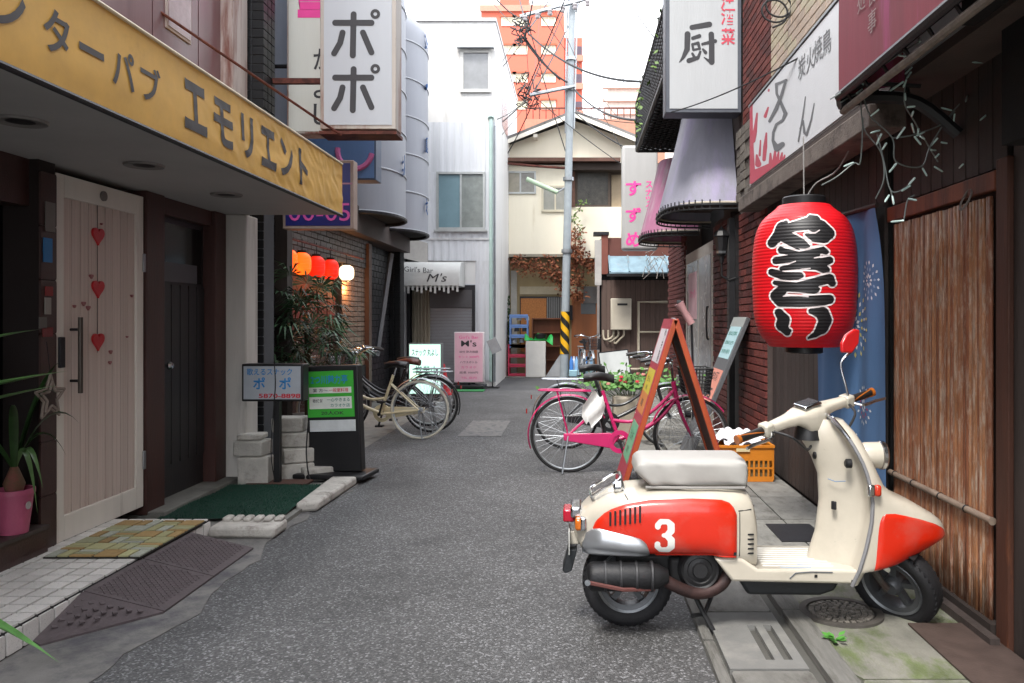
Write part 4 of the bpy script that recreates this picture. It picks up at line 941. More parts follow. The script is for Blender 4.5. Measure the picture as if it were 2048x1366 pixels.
MB().box(-2.5, -2.18, 14.04, 14.36, 0, .03).build('base', M('cone_red', 'b0202a', .5), cn, bevel=.008)

# ================================================================ cream gabled house
ch = thing('cream_house', 'old cream two storey house with a gabled roof behind the utility pole', 'house', (-.4, 21, 0))
m_cream = M('cream_board', 'ebe4d0', .7, var=.05, scale=2, streak=1, col2='c3b698', amt=.3)
m_tan = M('tan_wall', '9b8a68', .85, var=.14, scale=3, streak=1)
s = F/19.3
def H(px, py): p = P(px, py, s); return p.x, p.z
y0 = 19.3
xl, xr = -1.8, 2.2
ridge = P(1148, 232, s); el = P(1003, 287, s); er_ = (ridge.x*2-el.x)
ez = el.z
MB().prism([(el.x+.12, y0+.25, H(0, 326)[1]), (er_, y0+.25, H(0, 326)[1]), (er_, y0+.25, ez), (ridge.x, y0+.25, ridge.z-.05), (el.x+.12, y0+.25, ez)], (0, 6, 0)).build('gable_wall', m_cream, ch)
m_roof = M('grey_roof_tile', '6d6a68', .7, var=.15, scale=8, streak=1)
for sgn in (-1, 1):
    e = Vector((ridge.x+sgn*(ridge.x-el.x+.12), 0, ez-.06)); rg_ = Vector((ridge.x, 0, ridge.z+.03)); nrm = Vector((sgn*.4, 0, 1)).normalized()*.07
    MB().prism([e+YD*(y0-.2), rg_+YD*(y0-.2), rg_+nrm+YD*(y0-.2), e+nrm+YD*(y0-.2)], (0, 6.5, 0)).build('roof', m_roof, ch, fix=True)
    MB().prism([e+YD*(y0-.22)-ZD*.1, rg_+YD*(y0-.22)-ZD*.1, rg_+YD*(y0-.22), e+YD*(y0-.22)], (0, .04, 0)).build('bargeboard', M('cream_trim', 'eae5d8', .6), ch, fix=True)
for k in range(2): MB().box(-1.0+.0*k, -.9, y0-.15, y0+.25, ez+.12, ez+.2).build('purlin_end', M('cream_trim', 'eae5d8', .6), ch) if k == 0 else None
# projecting first-floor bay, left
x0, z1 = H(1003, 330); x1, z0 = H(1140, 508)
box('bay_wall', m_cream, (x0, x1, y0, y0+2, z0, z1), ch)
box('bay_trim', M('bay_trim_grey', '8d8678', .7), (x0-.02, x1+.02, y0-.02, y0+2, z0-.07, z0-.001), ch)
window(ch, H(1010, 0)[0], H(1072, 0)[0], y0, H(0, 388)[1], H(0, 343)[1], m_alf, [M('tan_glass', '8d8777', .2, var=.2, scale=5, spec=.7), M('tan_glass2', '77756d', .2, var=.3, scale=5, spec=.7)], .04, 2)
window(ch, H(1083, 0)[0], H(1138, 0)[0], y0, H(0, 424)[1], H(0, 372)[1], M('cream_frame', 'c5bda8', .5), [M('grey_glass2', '8b8b82', .2, spec=.7)], .05, 2)
# porch roof strip
m_rb = M('rusty_brown_sheet', '5e4238', .7, .2, var=.25, scale=8)
box('lean_to_roof', m_rb, (x0-.08, H(1240, 0)[0], y0-.25, y0+.3, H(0, 326)[1], H(0, 319)[1]), ch)
MB().tube(smoothpts([Vector((H(1000, 0)[0], y0-.27, H(0, 330)[1])), Vector((H(1040, 0)[0], y0-.3, H(0, 334)[1])), Vector((H(1080, 0)[0], y0-.27, H(0, 337)[1])), Vector((H(1140, 0)[0], y0-.27, H(0, 341)[1]))]), .03, 6).build('gutter', m_rust, ch)
# right part: recessed glazed veranda over cream board
xa, xb = H(1143, 0)[0], H(1250, 0)[0]
box('right_board', m_cream, (xa, xb+.9, y0+.15, y0+2, H(0, 515)[1], H(0, 412)[1]), ch)
box('veranda_back', M('veranda_dark', '54493f', .8), (xa, xb+.9, y0+.5, y0+2, H(0, 412)[1], H(0, 318)[1]), ch)
window(ch, H(1150, 0)[0], H(1222, 0)[0], y0+.3, H(0, 412)[1], H(0, 332)[1], M('dark_wood_frame', '4f4238', .6), M('blotchy_glass', '45423c', .3, var=.5, scale=9, bump=.3, bscale=30, spec=.4), .06, 1)
box('veranda_post', m_rb, (H(1143, 0)[0], H(1150, 0)[0], y0+.1, y0+.2, H(0, 412)[1], H(0, 330)[1]), ch)
box('shutter_panel', M('tan_shutter', '9a8a72', .7), (H(1224, 0)[0], H(1250, 0)[0], y0+.3, y0+.34, H(0, 412)[1], H(0, 345)[1]), ch)
box('lean_to_eave', M('dark_eave', '3a302b', .8), (xa, xb, y0-.1, y0+.3, H(0, 341)[1], H(0, 327)[1]), ch)
# ground floor
gy = y0+.35
box('ground_wall', m_tan, (-1.85, 1.4, gy, gy+2, 0, z0-.071), ch)
box('dado', M('cream_rail2', 'b5aa90', .7), (H(1038, 0)[0], H(1200, 0)[0], gy-.05, gy, H(0, 588)[1], H(0, 572)[1]), ch)
box('left_post', M('red_brown_post', '5a3030', .7), (H(1003, 0)[0], H(1016, 0)[0], gy-.1, gy, .0, H(0, 515)[1]), ch)
box('white_post', M('white_post', 'aaa79f', .6), (H(1020, 0)[0], H(1032, 0)[0], gy-.08, gy, .0, H(0, 540)[1]), ch)
for k in range(1): window(ch, H(1038, 0)[0], H(1125, 0)[0], gy, H(0, 690)[1], H(0, 592)[1], m_dark, M('dark_pane', '2a2a2a', .3), .03, 3, .04)
box('osb_board', M('osb', 'b07442', .8, var=.3, scale=30), (H(1040, 0)[0], H(1092, 0)[0], gy-.075, gy-.052, .55, H(0, 596)[1]), ch)
gr = MB()
for k in range(8): gr.box(H(1094+4.3*k, 0)[0], H(1094+4.3*k, 0)[0]+.014, gy-.07, gy-.055, .6, H(0, 594)[1])
gr.build('window_grille', M('grille', '8d8d8a', .4, .6), ch)
d_ = box('brown_door', M('brown_door', '8f5530', .55, var=.15, scale=5, streak=1), (H(1143, 0)[0], H(1197, 0)[0], gy-.06, gy-.002, .05, H(0, 585)[1]), ch)
box('pane', M('door_pane', '4f5255', .3), (H(1162, 0)[0], H(1192, 0)[0], gy-.07, gy-.061, H(0, 628)[1], H(0, 606)[1]), d_)
MB().lathe([(0, 0), (.025, 0), (.03, .03), (0, .05)], (H(1150, 0)[0], gy-.06, H(0, 672)[1]), 'y', 12).build('knob', m_steel, d_)
box('grey_panel', M('grey_panel', '6d6a68', .7), (H(1167, 0)[0], H(1199, 0)[0], gy-.1, gy-.071, H(0, 606)[1], H(0, 572)[1]), ch)
box('gas_box', m_dark, (H(1137, 0)[0], H(1145, 0)[0], gy-.15, gy-.0, H(0, 640)[1], H(0, 610)[1]), ch)
MB().tube([Vector((H(1002, 0)[0], y0-.1, H(0, 505)[1])), Vector((H(1003, 0)[0], y0-.1, H(0, 522)[1])), Vector((H(1012, 0)[0], y0-.1, H(0, 530)[1])), Vector((H(1013, 0)[0], y0-.1, .05))], .035, 8).build('downpipe', M('cream_pipe', 'b5afa0', .5), ch)
box('side_downpipe', m_rb, (H(997, 0)[0], H(1002, 0)[0], y0+.0, y0+.08, H(0, 505)[1], H(0, 330)[1]), ch)
# withered creeper
cp = thing('creeper', 'withered orange brown creeper hanging under the cream house bay', 'creeper', (-.1, 19.4, 2.5))
bs = [MB(), MB()]; st2 = MB()
for (px0, py0, px1, py1, wpx, n_) in ((1150, 460, 1155, 600, 14, 420), (1148, 500, 1195, 545, 16, 260), (1060, 530, 1130, 560, 18, 260), (1100, 515, 1130, 590, 12, 160), (1030, 520, 1060, 540, 14, 120)):
    a, b_ = P(px0, py0, s), P(px1, py1, s); st2.tube([a-YD*.12, b_-YD*.12], .012, 5)
    for k in range(n_):
        c = a.lerp(b_, random.random())+Vector((random.gauss(0, wpx/s*.6), -.12+random.gauss(0, .06), random.gauss(0, wpx/s*.5))); d = Vector((random.uniform(-1, 1), random.uniform(-1, 1), random.uniform(-1, .3))).normalized()*.05; e = d.orthogonal().normalized()*.028
        random.choice(bs).add([c-d, c+e, c+d, c-e], [(0, 1, 2, 3)])
stuff(bs[0].build('leaves', M('dead_leaf', '8d5638', .8, var=.3), cp)); stuff(bs[1].build('leaves', M('dead_leaf2', '6f3f2c', .8, var=.3), cp)); st2.build('stem', M('creeper_stem', '4a3526', .9), cp)
cg2 = MB(); st3 = MB()
cp2 = thing('creeper', 'thin green creeper climbing beside the pole on the cream boards', 'creeper', (.05, 19.3, 2.7))
for k in range(70):
    u = random.random(); c = P(1155+8*math.sin(u*9)+random.gauss(0, 6), 480-80*u, s)+Vector((0, -.1+random.gauss(0, .03), 0)); d = Vector((random.uniform(-1, 1), random.uniform(-1, 1), random.uniform(-1, 1))).normalized()*.045; e = d.orthogonal().normalized()*.025
    cg2.add([c-d, c+e, c+d, c-e], [(0, 1, 2, 3)])
stuff(cg2.build('leaves', M('creeper_green', '66803e', .7), cp2)); MB().tube([P(1155+8*math.sin(u*.9), 480-8*u, s)-YD*.06 for u in range(11)], .008, 5).build('stem', M('creeper_stem', '4a3526'), cp2)
iv = thing('ivy', 'dark green ivy column in the gap beside the white building', 'ivy', (-1.7, 19.0, 0))
b = MB()
for k in range(700):
    c = Vector((random.uniform(-1.78, -1.55), random.uniform(18.9, 19.2), random.uniform(.05, 1.9))); d = Vector((random.uniform(-1, 1), random.uniform(-1, 1), random.uniform(-1, 1))).normalized()*.045; e = d.orthogonal().normalized()*.028
    b.add([c-d, c+e, c+d, c-e], [(0, 1, 2, 3)])
stuff(b.build('leaves', M('ivy_leaf', '2d4023', .6, var=.35), iv)); MB().tube([(-1.66, 19.05, 0), (-1.66, 19.05, 1.9)], .02, 6).build('stem', M('creeper_stem', '4a3526'), iv)

# clutter before the cream house (y ~ 18.6)
s2 = F/18.6
def K(px, py): p = P(px, py, s2); return p.x, p.z
def crate_rack(c, px0, px1, ptop, pbot, n_, lb):
    xa, xb = K(px0, 0)[0], K(px1, 0)[0]; za, zb = max(.025, K(0, pbot)[1]), K(0, ptop)[1]
    t = thing('storage_rack', lb, 'rack', ((xa+xb)/2, 18.75, za))
    mm = M('rack_'+c, c, .5)
    for k in range(n_+1):
        z = za+(zb-za)*k/n_; MB().box(xa, xb, 18.6, 18.95, z-.02, z+.02).box(xa, xb, 18.59, 18.6, z+.02, z+.06).build('shelf', mm, t)
    for x in (xa, xb-.03):
        for y in (18.6, 18.9): box('post', mm, (x, x+.03, y-.004, y+.03, za-.02, zb), t)
    return t, xa, xb, za, zb
t, xa, xb, za, zb = crate_rack('6a8cc4', 1019, 1056, 634, 694, 3, 'pale blue plastic shelf rack stacked above the red one')
for k in range(6): 
    c = Vector((xa+.1+.06*k, 18.72, za+.1+.26*(k % 3)));
    MB().lathe([(0, 0), (.06, 0), (.05, .09), (0, .1)], c, n=10).build('item', M('rack_item%d' % (k % 3), ['8a8f98', '3a3a40', 'b0aca6'][k % 3], .6), t)
crate_rack('b8304e', 1016, 1053, 694, 752, 3, 'red plastic shelf rack under the pale blue one')
t = thing('white_cupboard', 'small white cupboard under the green sheet before the brown shelf', 'cupboard', (-.9, 18.5, 0))
MB().box(K(1053, 0)[0], K(1092, 0)[0], 18.3, 18.56, .02, K(0, 682)[1]).build('case', M('white_board', 'c4c2bd', .6, var=.06), t, bevel=.01)
t = thing('green_cloth', 'bright green crumpled sheet lying on the white cupboard', 'cloth', (-.8, 18.55, .8))
MB().grid(lambda u, v: (K(1050+56*u, 0)[0], 18.4+.4*v, K(0, 682)[1]+.02+.2*abs(math.sin(u*7+1))*math.sin(math.pi*v)*(.6+.4*math.sin(u*13+v*5))-.12*max(0, u-.75)*4*(1-v)), 26, 12).build('sheet', M('green_sheet', '1fa04a', .5), t, smooth=80)
MB().lathe([(0, 0), (.12, .0), (.14, .09), (0, .12)], (K(1082, 0)[0], 18.5, K(0, 678)[1]+.02), n=14).build('black_bag', m_black, t, smooth=1)
t = thing('brown_shelf', 'empty brown wooden shelf unit behind the white cupboard', 'shelf', (-.7, 18.9, 0))
xa, xb = K(1062, 0)[0], K(1124, 0)[0]; zt = K(0, 636)[1]; m_bs = M('brown_shelf_wood', '6e4028', .6, var=.2, streak=1)
box('back', m_bs, (xa, xb, 19.14, 19.17, .02, zt), t)
for x in (xa, xb-.03): box('side', m_bs, (x, x+.03, 18.9, 19.14, .02, zt), t)
for k in range(5): box('shelf', m_bs, (xa+.03, xb-.03, 18.92, 19.14, .04+(zt-.07)*k/4, .06+(zt-.07)*k/4), t)
t = thing('grey_sheet', 'grey corrugated offcut leaning at the foot of the pole', 'sheet', (-.4, 18.35, 0))
MB().prism([(K(1092, 0)[0], 18.3, .03), (K(1124, 0)[0], 18.3, .03), (K(1124, 0)[0], 18.36, .6)], (0, .02, 0)).build('board', M('grey_offcut', '8c8e90', .5), t)
t = thing('bottle_crate', 'pale blue tray with packs of blue bottles by the pole', 'crate', (.25, 18.2, 0))
box('tray', M('tray_blue', '86aab8', .5), (K(1138, 0)[0], K(1190, 0)[0], 18.0, 18.4, .05, .2), t, bevel=.02)
box('table', M('white_tray_base', 'b5b5b0', .5), (K(1140, 0)[0], K(1186, 0)[0], 18.03, 18.37, .021, .05), t)
for k in range(9):
    c = Vector((K(1143+5*k, 0)[0], 18.12+.12*(k % 2), .2)); mm = [M('pack_blue', '3f74b8', .3), M('pack_white', 'c8ccd2', .3), M('bottle_blue', '7aa3c8', .2)][k % 3]
    MB().lathe([(0, 0), (.045, 0), (.045, .2), (.02, .26), (.02, .3), (0, .3)], c, n=12).build('bottle', mm, t, smooth=1)
# utility pole
up = thing('utility_pole', 'grey utility pole with a yellow and black guard band, leaning slightly', 'pole', (-.26, 18.3, 0))
pb, pt = Vector((-.255, 18.3, -.1)), Vector((-.04, 18.3, 9.6))
def pz(z): return pb.lerp(pt, (z+.1)/9.7)
m_pole = M('pole_concrete', '8f979c', .6, var=.1, scale=8)
MB().tube([pb, pt], [.098, .072], 20).build('shaft', m_pole, up, smooth=1)
m_ylw, m_blk2 = M('guard_yellow', 'd8a410', .5), M('guard_black', '1a1a1a', .5)
def guard(mm, n_, off):
    z0, z1 = .55, 1.52; b = MB()
    nb = 8; H_ = (z1-z0)
    for band in range(-3, 6):
        if (band % 2 == 0) != (off == 0): continue
        N = 20; vs = []; Fc = []
        for k in range(N+1):
            a = 2*math.pi*k/N; sh_ = .26*math.sin(a-.9)*0+.2*(k/N*2 if k <= N/2 else 2-2*k/N)
            za = z0+band*.16+sh_*1.6; zb2 = za+.16
            za, zb2 = max(z0, min(z1, za)), max(z0, min(z1, zb2)); 
            for z in (za, zb2): p = pz(z); vs.append((p.x+104e-3*math.cos(a), p.y+104e-3*math.sin(a), z))
            if k: i = 2*k; Fc.append((i-2, i, i+1, i-1))
        b.add(vs, Fc)
    return b
guard(m_ylw, 0, 0).build('guard_band', m_ylw, up, smooth=80, fix=True, label='yellow stripes of the guard band')
guard(m_blk2, 0, 1).build('guard_band', m_blk2, up, smooth=80, fix=True, label='black stripes of the guard band')
for (z, pxa, pya, pxb, pyb) in ((7.45+.9, 1040, 33, 1262/1, 0), (6.55, 1060, 190, 1150, 172)):
    sA = F/18.15
    a, b_ = P(pxa, pya, sA), P(1195 if pxb > 1200 else pxb, -8 if pxb > 1200 else pyb, sA)
    MB().tube([a, b_], .045, 6).build('cross_arm', m_steel, up)
MB().tube([pz(5.6)+Vector((-.09, 0, 0)), pz(7.4)+Vector((-.11, 0, 0)), pz(9.5)+Vector((-.09, 0, 0))], .018, 8).tube([pz(5.7)+Vector((.1, 0, 0)), pz(9.5)+Vector((.12, 0, 0))], .022, 8).build('conduit', m_steel, up)
for z in (4.55, 6.6, 2.9, 7.3): MB().lathe([(.105, -.04), (.125, -.04), (.125, .04), (.105, .04)], pz(z), n=16).build('collar', m_steel, up)
pa, pb2 = P(1053, 358, F/18.2), P(1115, 385, F/18.2)
lm = thing('street_lamp', 'green tinted tube street lamp tilted on an arm beside the pole', 'lamp', pz(4.3))
MB().tube([pa, pb2], .055, 10).build('lamp_tube', M('lamp_green_white', 'a9bfa5', .4), lm, smooth=1); MB().tube([pb2, pz(4.35)+Vector((-.08, 0, 0))], .02, 6).build('arm', m_steel, lm)
ins = MB()
for k in range(34):
    c = P(random.uniform(1040, 1075), random.uniform(150, 215), F/18.1); ins.tube(smoothpts([c, c+Vector((random.uniform(-.15, .15), random.uniform(-.1, .1), random.uniform(-.15, .1))), c+Vector((random.uniform(-.2, .2), 0, random.uniform(-.2, .2)))], 3), .012, 4)
for k in range(26):
    c = P(random.uniform(1030, 1060), random.uniform(35, 85), F/18.1); ins.tube(smoothpts([c, c+Vector((random.uniform(-.15, .15), random.uniform(-.1, .1), random.uniform(-.15, .1))), c+Vector((random.uniform(-.2, .2), 0, random.uniform(-.2, .2)))], 3), .014, 4)
stuff(ins.build('wire_tangle', m_cable, up))
for k in range(6): MB().lathe([(0, -.06), (.05, -.06), (.06, -.02), (.04, 0), (.06, .03), (.05, .06), (0, .06)], P(1050+25*k, 28-6*k, F/18.1)-ZD*.1, n=10).build('insulator', M('porcelain', '8f8a8c', .3), up, smooth=1)
# cables
def cab(n_, a, b_, sag, r_, lb): tag(MB().tube(catenary(a, b_, sag, 18), r_, 6).build('cable', m_cable, None), lb, 'cable', 'overhead cables fanning out from the pole')
A1, A2 = P(1050, 40, F/18.1), P(1052, 185, F/18.1)
cab(0, A1, (-1.3, 5.0, 4.6), .3, .012, 'thick black overhead cable running up out of view left of the pole top')
cab(0, P(1060, 70, 88), P(1340, 160, F/12), .35, .022, 'thick dark overhead cable sagging right from the pole head to the lattice planter')
cab(0, P(1148, 178, 88), P(1280, 240, F/12.6), .18, .02, 'black overhead cable running from mid pole to the planter foot')
cab(0, A2, (2.8, 2, 9.5), .2, .012, 'black overhead cable slanting up right from the lower cross arm')
cab(0, P(1050, 75, 88), (-.35, 14, 9), .1, .016, 'black overhead cable dropping steeply behind the cross arms')
cab(0, P(1050, 75, 88), P(1120, 160, 88), .05, .016, 'short black cable linking the two cross arms')
cab(0, P(855, 300, 98), P(1048, 80, 88), .08, .009, 'thin overhead wire from the white building corner to the upper arm')
cab(0, P(855, 345, 98), P(1060, 195, 88), .12, .008, 'thin overhead wire from the white building to the lower arm')
cab(0, P(870, 410, 98), P(1060, 200, 88), .1, .006, 'lowest thin wire crossing the white building window')
cab(0, P(1065, 190, 88), P(1245, 330, 88), .05, .009, 'thin wire sloping down right past the pole to the white and pink sign')
cab(0, P(1150, 225, 88), P(1245, 292, 98), .05, .014, 'dark cable from the pole to the top of the white and pink sign')
cab(0, (1.4, 6, 5.9), P(1265, 0, 80), .1, .01, 'thin cable high at the upper right beside the lattice planter')
cab(0, P(1340, 225, 200), P(1680, 70, 330), .05, .006, 'thin black wire stretched from the kitchen sign along the white shop sign')
cab(0, P(1030, -40, 60), P(1058, 70, 88), .05, .02, 'thick black cable dropping from above the frame to the upper arm')
cab(0, P(1175, -30, 60), P(1062, 195, 88), .1, .018, 'thick black cable crossing in front of the pole to the lower arm')
cab(0, P(1150, -30, 70), P(1048, 200, 88), .06, .014, 'black cable crossing beside the orange block to the lower arm')
cab(0, P(1046, 75, 88), P(1135, 165, 88), .12, .022, 'thick slack cable looping from the upper arm to the pole')
cab(0, P(1120, -40, 60), P(1048, 70, 88), .1, .02, 'thick cable arching from the top edge to the insulators')
cab(0, P(1150, 225, 88), P(1340, 245, 98), .1, .008, 'thin wire from the pole across the gable to the far corner')
cab(0, P(1052, 200, 88), P(880, 330, 98), .1, .006, 'thin wire fanning down to the white building drainpipe')
wires = [((870, 330, 98), (1055, 40, 88), 'thin wire rising from the white building to the insulators'), ((990, 240, 98), (1060, 190, 88), 'thin wire from the drainpipe head to the lower arm'), ((1000, 330, 83), (1070, 195, 88), 'thin wire from the porch corner to the lower arm'),
         ((1245, 300, 98), (1110, 20, 88), 'thin wire from the pink lettered sign up to the pole head'), ((1240, 240, 60), (1080, 30, 88), 'thin wire crossing the gap right of the pole'), ((1060, 60, 88), (1140, 330, 87), 'wire dropping down the left side of the pole'),
         ((1050, 40, 88), (1060, 190, 88), 'vertical jumper wire between the two arms'), ((960, -30, 70), (1052, 70, 88), 'thin wire entering from the upper left of the sky'), ((1230, -40, 70), (1335, 110, 160), 'thin dark wire above the lattice planter'), ((1085, -40, 50), (1066, 185, 88), 'near vertical wire left of the pole top')]
for k, (a, b_, lb) in enumerate(wires): cab(0, P(*a), P(*b_), .06+.02*(k % 4), .007+.002*(k % 3), lb)
bx = tag(MB().obox(P(858, 312, 98), (.12, .12, .28)).build('wire_terminal', m_black, None, bevel=.02), 'small black wire terminal on the corner of the white building', 'terminal')

# ================================================================ orange apartment block and pale far buildings
ap = thing('apartment_building', 'tall orange tiled apartment block rising behind the cream house', 'building', (-3.5, 86, 0))
m_or = M('orange_tile', 'b95c48', .7, var=.04, scale=1)
s3 = F/84
def Q(px, py): p = P(px, py, s3); return p.x, p.z
box('wall', m_or, (Q(1000, 0)[0]-2, Q(1128, 0)[0], 84, 96, 0, Q(0, 20)[1]), ap)
box('wall', m_or, (Q(1128, 0)[0], Q(1165, 0)[0], 86, 96, 0, Q(0, 62)[1]), ap)
box('roof_house', m_or, (Q(996, 0)[0], Q(1055, 0)[0], 86, 94, Q(0, 24)[1], Q(0, -30)[1]), ap)
box('cornice', M('pale_orange', 'c07866', .7), (Q(960, 0)[0], Q(1106, 0)[0], 83.7, 84, Q(0, 24)[1], Q(0, 12)[1]), ap)
mg_ = M('apartment_glass', 'b9b39a', .2, var=.3, scale=2)
for r_, py in enumerate((35, 92, 148, 202)):
    for px in (1003, 1027, 1083):
        a, b_ = Q(px, 0)[0], Q(px+28, 0)[0]
        w_ = window(ap, a, b_, 84.0, Q(0, py+17)[1], Q(0, py)[1], M('apt_frame', 'd8cfc0', .5), mg_, .08, 2, .1)
        box('hood', M('dark_orange', '8e4b30', .7), (a-.1, b_+.1, 83.75, 84, Q(0, py)[1], Q(0, py)[1]+.18), w_)
    for q in range(1): 
        box('balcony_recess', M('balcony_shade', '4c4450', .7), (Q(1150, 0)[0], Q(1164, 0)[0], 85.9, 86.0, Q(0, py+70)[1], Q(0, py+45)[1]), ap)
        box('balcony_rail', M('pale_orange', 'c07866', .7), (Q(1140, 0)[0], Q(1168, 0)[0], 85.4, 85.8, Q(0, py+78)[1], Q(0, py+66)[1]), ap)
fb = thing('far_building', 'pale far apartment block half lost in the bright sky right of the pole', 'building', (6, 60, 0))
m_pale = M('pale_wall', 'cfc3bb', .8)
sB = F/60
box('wall', m_pale, (P(1215, 0, sB).x, P(1420, 0, sB).x, 60, 70, 0, P(0, 170, sB).z), fb)
for k in range(5): box('floor_band', M('pale_pink', 'c4a79c', .8), (P(1205, 0, sB).x, P(1420, 0, sB).x, 59.6, 60, P(0, 172+26*k, sB).z-.25, P(0, 172+26*k, sB).z), fb)
MB().tube([P(1250, 170, sB)+YD*2, P(1250, 95, sB)+YD*2], .08, 6).tube([P(1238, 108, sB)+YD*2, P(1262, 106, sB)+YD*2], .05, 5).build('antenna', m_steel, fb)
rb = thing('brick_building', 'low reddish building with a fence on its roof behind the gable', 'building', (1, 40, 0))
sC = F/40
m_rbk = M('faded_brick', '9d6f5c', .8, var=.1)
box('wall', m_rbk, (P(1050, 0, sC).x, P(1330, 0, sC).x, 40, 46, 0, P(0, 238, sC).z), rb)
b = MB()
for k in range(22): x = P(1052+13*k, 0, sC).x; b.box(x, x+.05, 40.05, 40.1, P(0, 238, sC).z, P(0, 215, sC).z)
b.box(P(1050, 0, sC).x, P(1330, 0, sC).x, 40.04, 40.11, P(0, 217, sC).z, P(0, 214, sC).z).build('roof_fence', m_rust, rb)

# ================================================================ brown house with the blue tin roof
bh = thing('brown_house', 'brown boarded house with a blue tin lean to roof and a wall heater', 'house', (1.5, 19, 0))
s4 = F/18.0
def B(px, py): p = P(px, py, s4); return p.x, p.z
m_bb = M('brown_sheet_board', '5b4a43', .75, var=.2, scale=5, streak=1, rnd=.1)
box('wall', m_core, (B(1200, 0)[0], 4.5, 18.1, 22, 0, B(0, 478)[1]), bh)
zt = B(0, 560)[1]
n_ = 22; xw = B(1203, 0)[0]
pieces('board', m_bb, UB, [((xw+.055+.11*k, 18.09, zt/2), (.105, .03, zt)) for k in range(n_)], bh)
box('upper_wall', M('upper_redbrown', '6a4038', .75, var=.15, streak=1), (B(1212, 0)[0], 4.5, 18.06, 18.1, B(0, 512)[1], B(0, 475)[1]), bh)
box('corner_board', M('white_corner', 'a9a6a2', .7), (B(1190, 0)[0], B(1203, 0)[0], 18.0, 18.3, B(0, 570)[1], B(0, 480)[1]), bh)
box('corner_brick', M('corner_redbrown', '7a473c', .75), (B(1203, 0)[0]+.003, B(1216, 0)[0], 17.99, 18.3, B(0, 548)[1], B(0, 470)[1]), bh)
box('corner_cap', m_dark, (B(1187, 0)[0], B(1218, 0)[0], 17.95, 18.35, B(0, 470)[1], B(0, 464)[1]), bh)
box('corner_post', M('grey_post', '7d7774', .7), (B(1194, 0)[0], B(1199, 0)[0], 18.0, 18.06, 0, B(0, 570)[1]), bh)
m_btin = M('blue_tin', '7e97a3', .45, .3, var=.2, scale=5, col2='8d8780', amt=.35)
z1, z0_ = B(0, 512)[1], B(0, 548)[1]; xb1, xb0 = 4.0, B(1216, 0)[0]
MB().prism([(xb0, 18.0, z1), (xb0, 17.3, z0_), (xb0, 17.3, z0_-.03), (xb0, 18.0, z1-.03)], (xb1-xb0, 0, 0)).build('tin_roof', m_btin, bh, fix=True)
for k in range(8): MB().tube([(xb0+.02+.42*k, 18.0, z1+.01), (xb0+.02+.42*k, 17.3, z0_+.01)], .02, 6).build('roof_batten', m_btin, bh)
box('gutter', m_black, (xb0-.05, xb1, 17.24, 17.32, z0_-.09, z0_-.031), bh)
# water heater with pipes
wh = thing('water_heater', 'cream wall mounted gas water heater with white pipes below', 'water heater', (B(1240, 0)[0], 17.95, 1.3))
m_wh = M('heater_cream', 'b9b1a1', .5, var=.04)
o = MB().box(B(1221, 0)[0], B(1262, 0)[0], 17.84, 18.06, B(0, 660)[1], B(0, 597)[1]).build('case', m_wh, wh, bevel=.02)
box('vent', m_black, (B(1234, 0)[0], B(1254, 0)[0], 17.83, 17.842, B(0, 611)[1], B(0, 607)[1]), wh)
b = MB()
for k, px in enumerate((1226, 1236, 1247)):
    x, z = B(px, 660); b.tube(smoothpts([(x, 17.95, z), (x, 17.95, z-.12), (x-.08, 17.97, z-.2), (x-.2, 18.0, z-.2-.05*k), (x-.22, 18.0, z+.0)]), .022, 8)
b.build('pipe', M('pipe_cream', 'b3a996', .6), wh, smooth=1)
x, z = B(1277, 604); x2, z2 = B(1335, 604)
MB().tube([(x2, 18.0, z), (x, 18.0, z), (x, 18.0, .5)], .03, 8).tube([(x, 18.0, B(0, 664)[1]), (x2, 18.0, B(0, 664)[1])], .02, 6).tube([(x-.4, 18.0, B(0, 738)[1]), (x+.3, 18.0, B(0, 738)[1]), (x+.3, 18, 0)], .025, 6).build('wall_pipe', M('pipe_cream', 'b3a996', .6), bh)
ws = thing('tilted_board', 'white framed board tilted against the brown house', 'board', (.9, 17.1, 0), R(8), local=True)
o = MB().box(-.33, .33, 0, .03, .05, .68).xf(Matrix.Rotation(R(-6), 4, 'Y') @ Matrix.Rotation(R(-8), 4, 'X')).build('frame', m_dark, ws)
MB().box(-.305, .305, -.006, .001, .075, .655).xf(Matrix.Rotation(R(-6), 4, 'Y') @ Matrix.Rotation(R(-8), 4, 'X')).build('face', M('board_white', 'bfc3c2', .5, var=.05), ws)
# dead twigs
tw = thing('bare_twigs', 'pale bare twigs hanging under the white and pink sign', 'plant', (1.7, 15.6, 2.0))
b = MB()
for k in range(26):
    c = P(random.uniform(1290, 1335), random.uniform(500, 545), 102); b.tube([c, c+Vector((random.uniform(-.2, .1), random.uniform(-.1, .1), random.uniform(-.25, .0)))], .006, 4)
b.build('twig', M('pale_twig', '8d8781', .8), tw)
# ================================================================ RIGHT NEAR BUILDING (yakitori shop)
yk = thing('yakitori_shop', 'dark boarded grill shop with a bamboo screen and red brick corner', 'building', (2.4, 5, 0))
WX = 1.65
box('wall', m_core, (1.80, 6, -4, 6.95, 0, 9), yk)
box('board_backing', m_core, (1.735, 1.8, 4.4, 6.95, 0, 2.5), yk)
it = []; yy = 4.42; nb = 21
for k in range(nb): it.append(((1.722, 4.42+(k+.5)*(6.93-4.42)/nb, 1.24), (.022, (6.93-4.42)/nb-.008, 2.4)))
pieces('board', m_darkwood, UB, it, yk)
it = [((1.742, 3.2+(k+.5)*.115, 2.22), (.022, .107, .5)) for k in range(10)]
pieces('board', m_darkwood, UB, it, yk)
box('board_core', m_core, (1.75, 1.8, 2.2, 4.42, 1.95, 2.6), yk)
m_beam = M('weathered_beam', '6a615a', .8, var=.25, scale=8, streak=0, col2='3d3632', amt=.45, bump=.4)
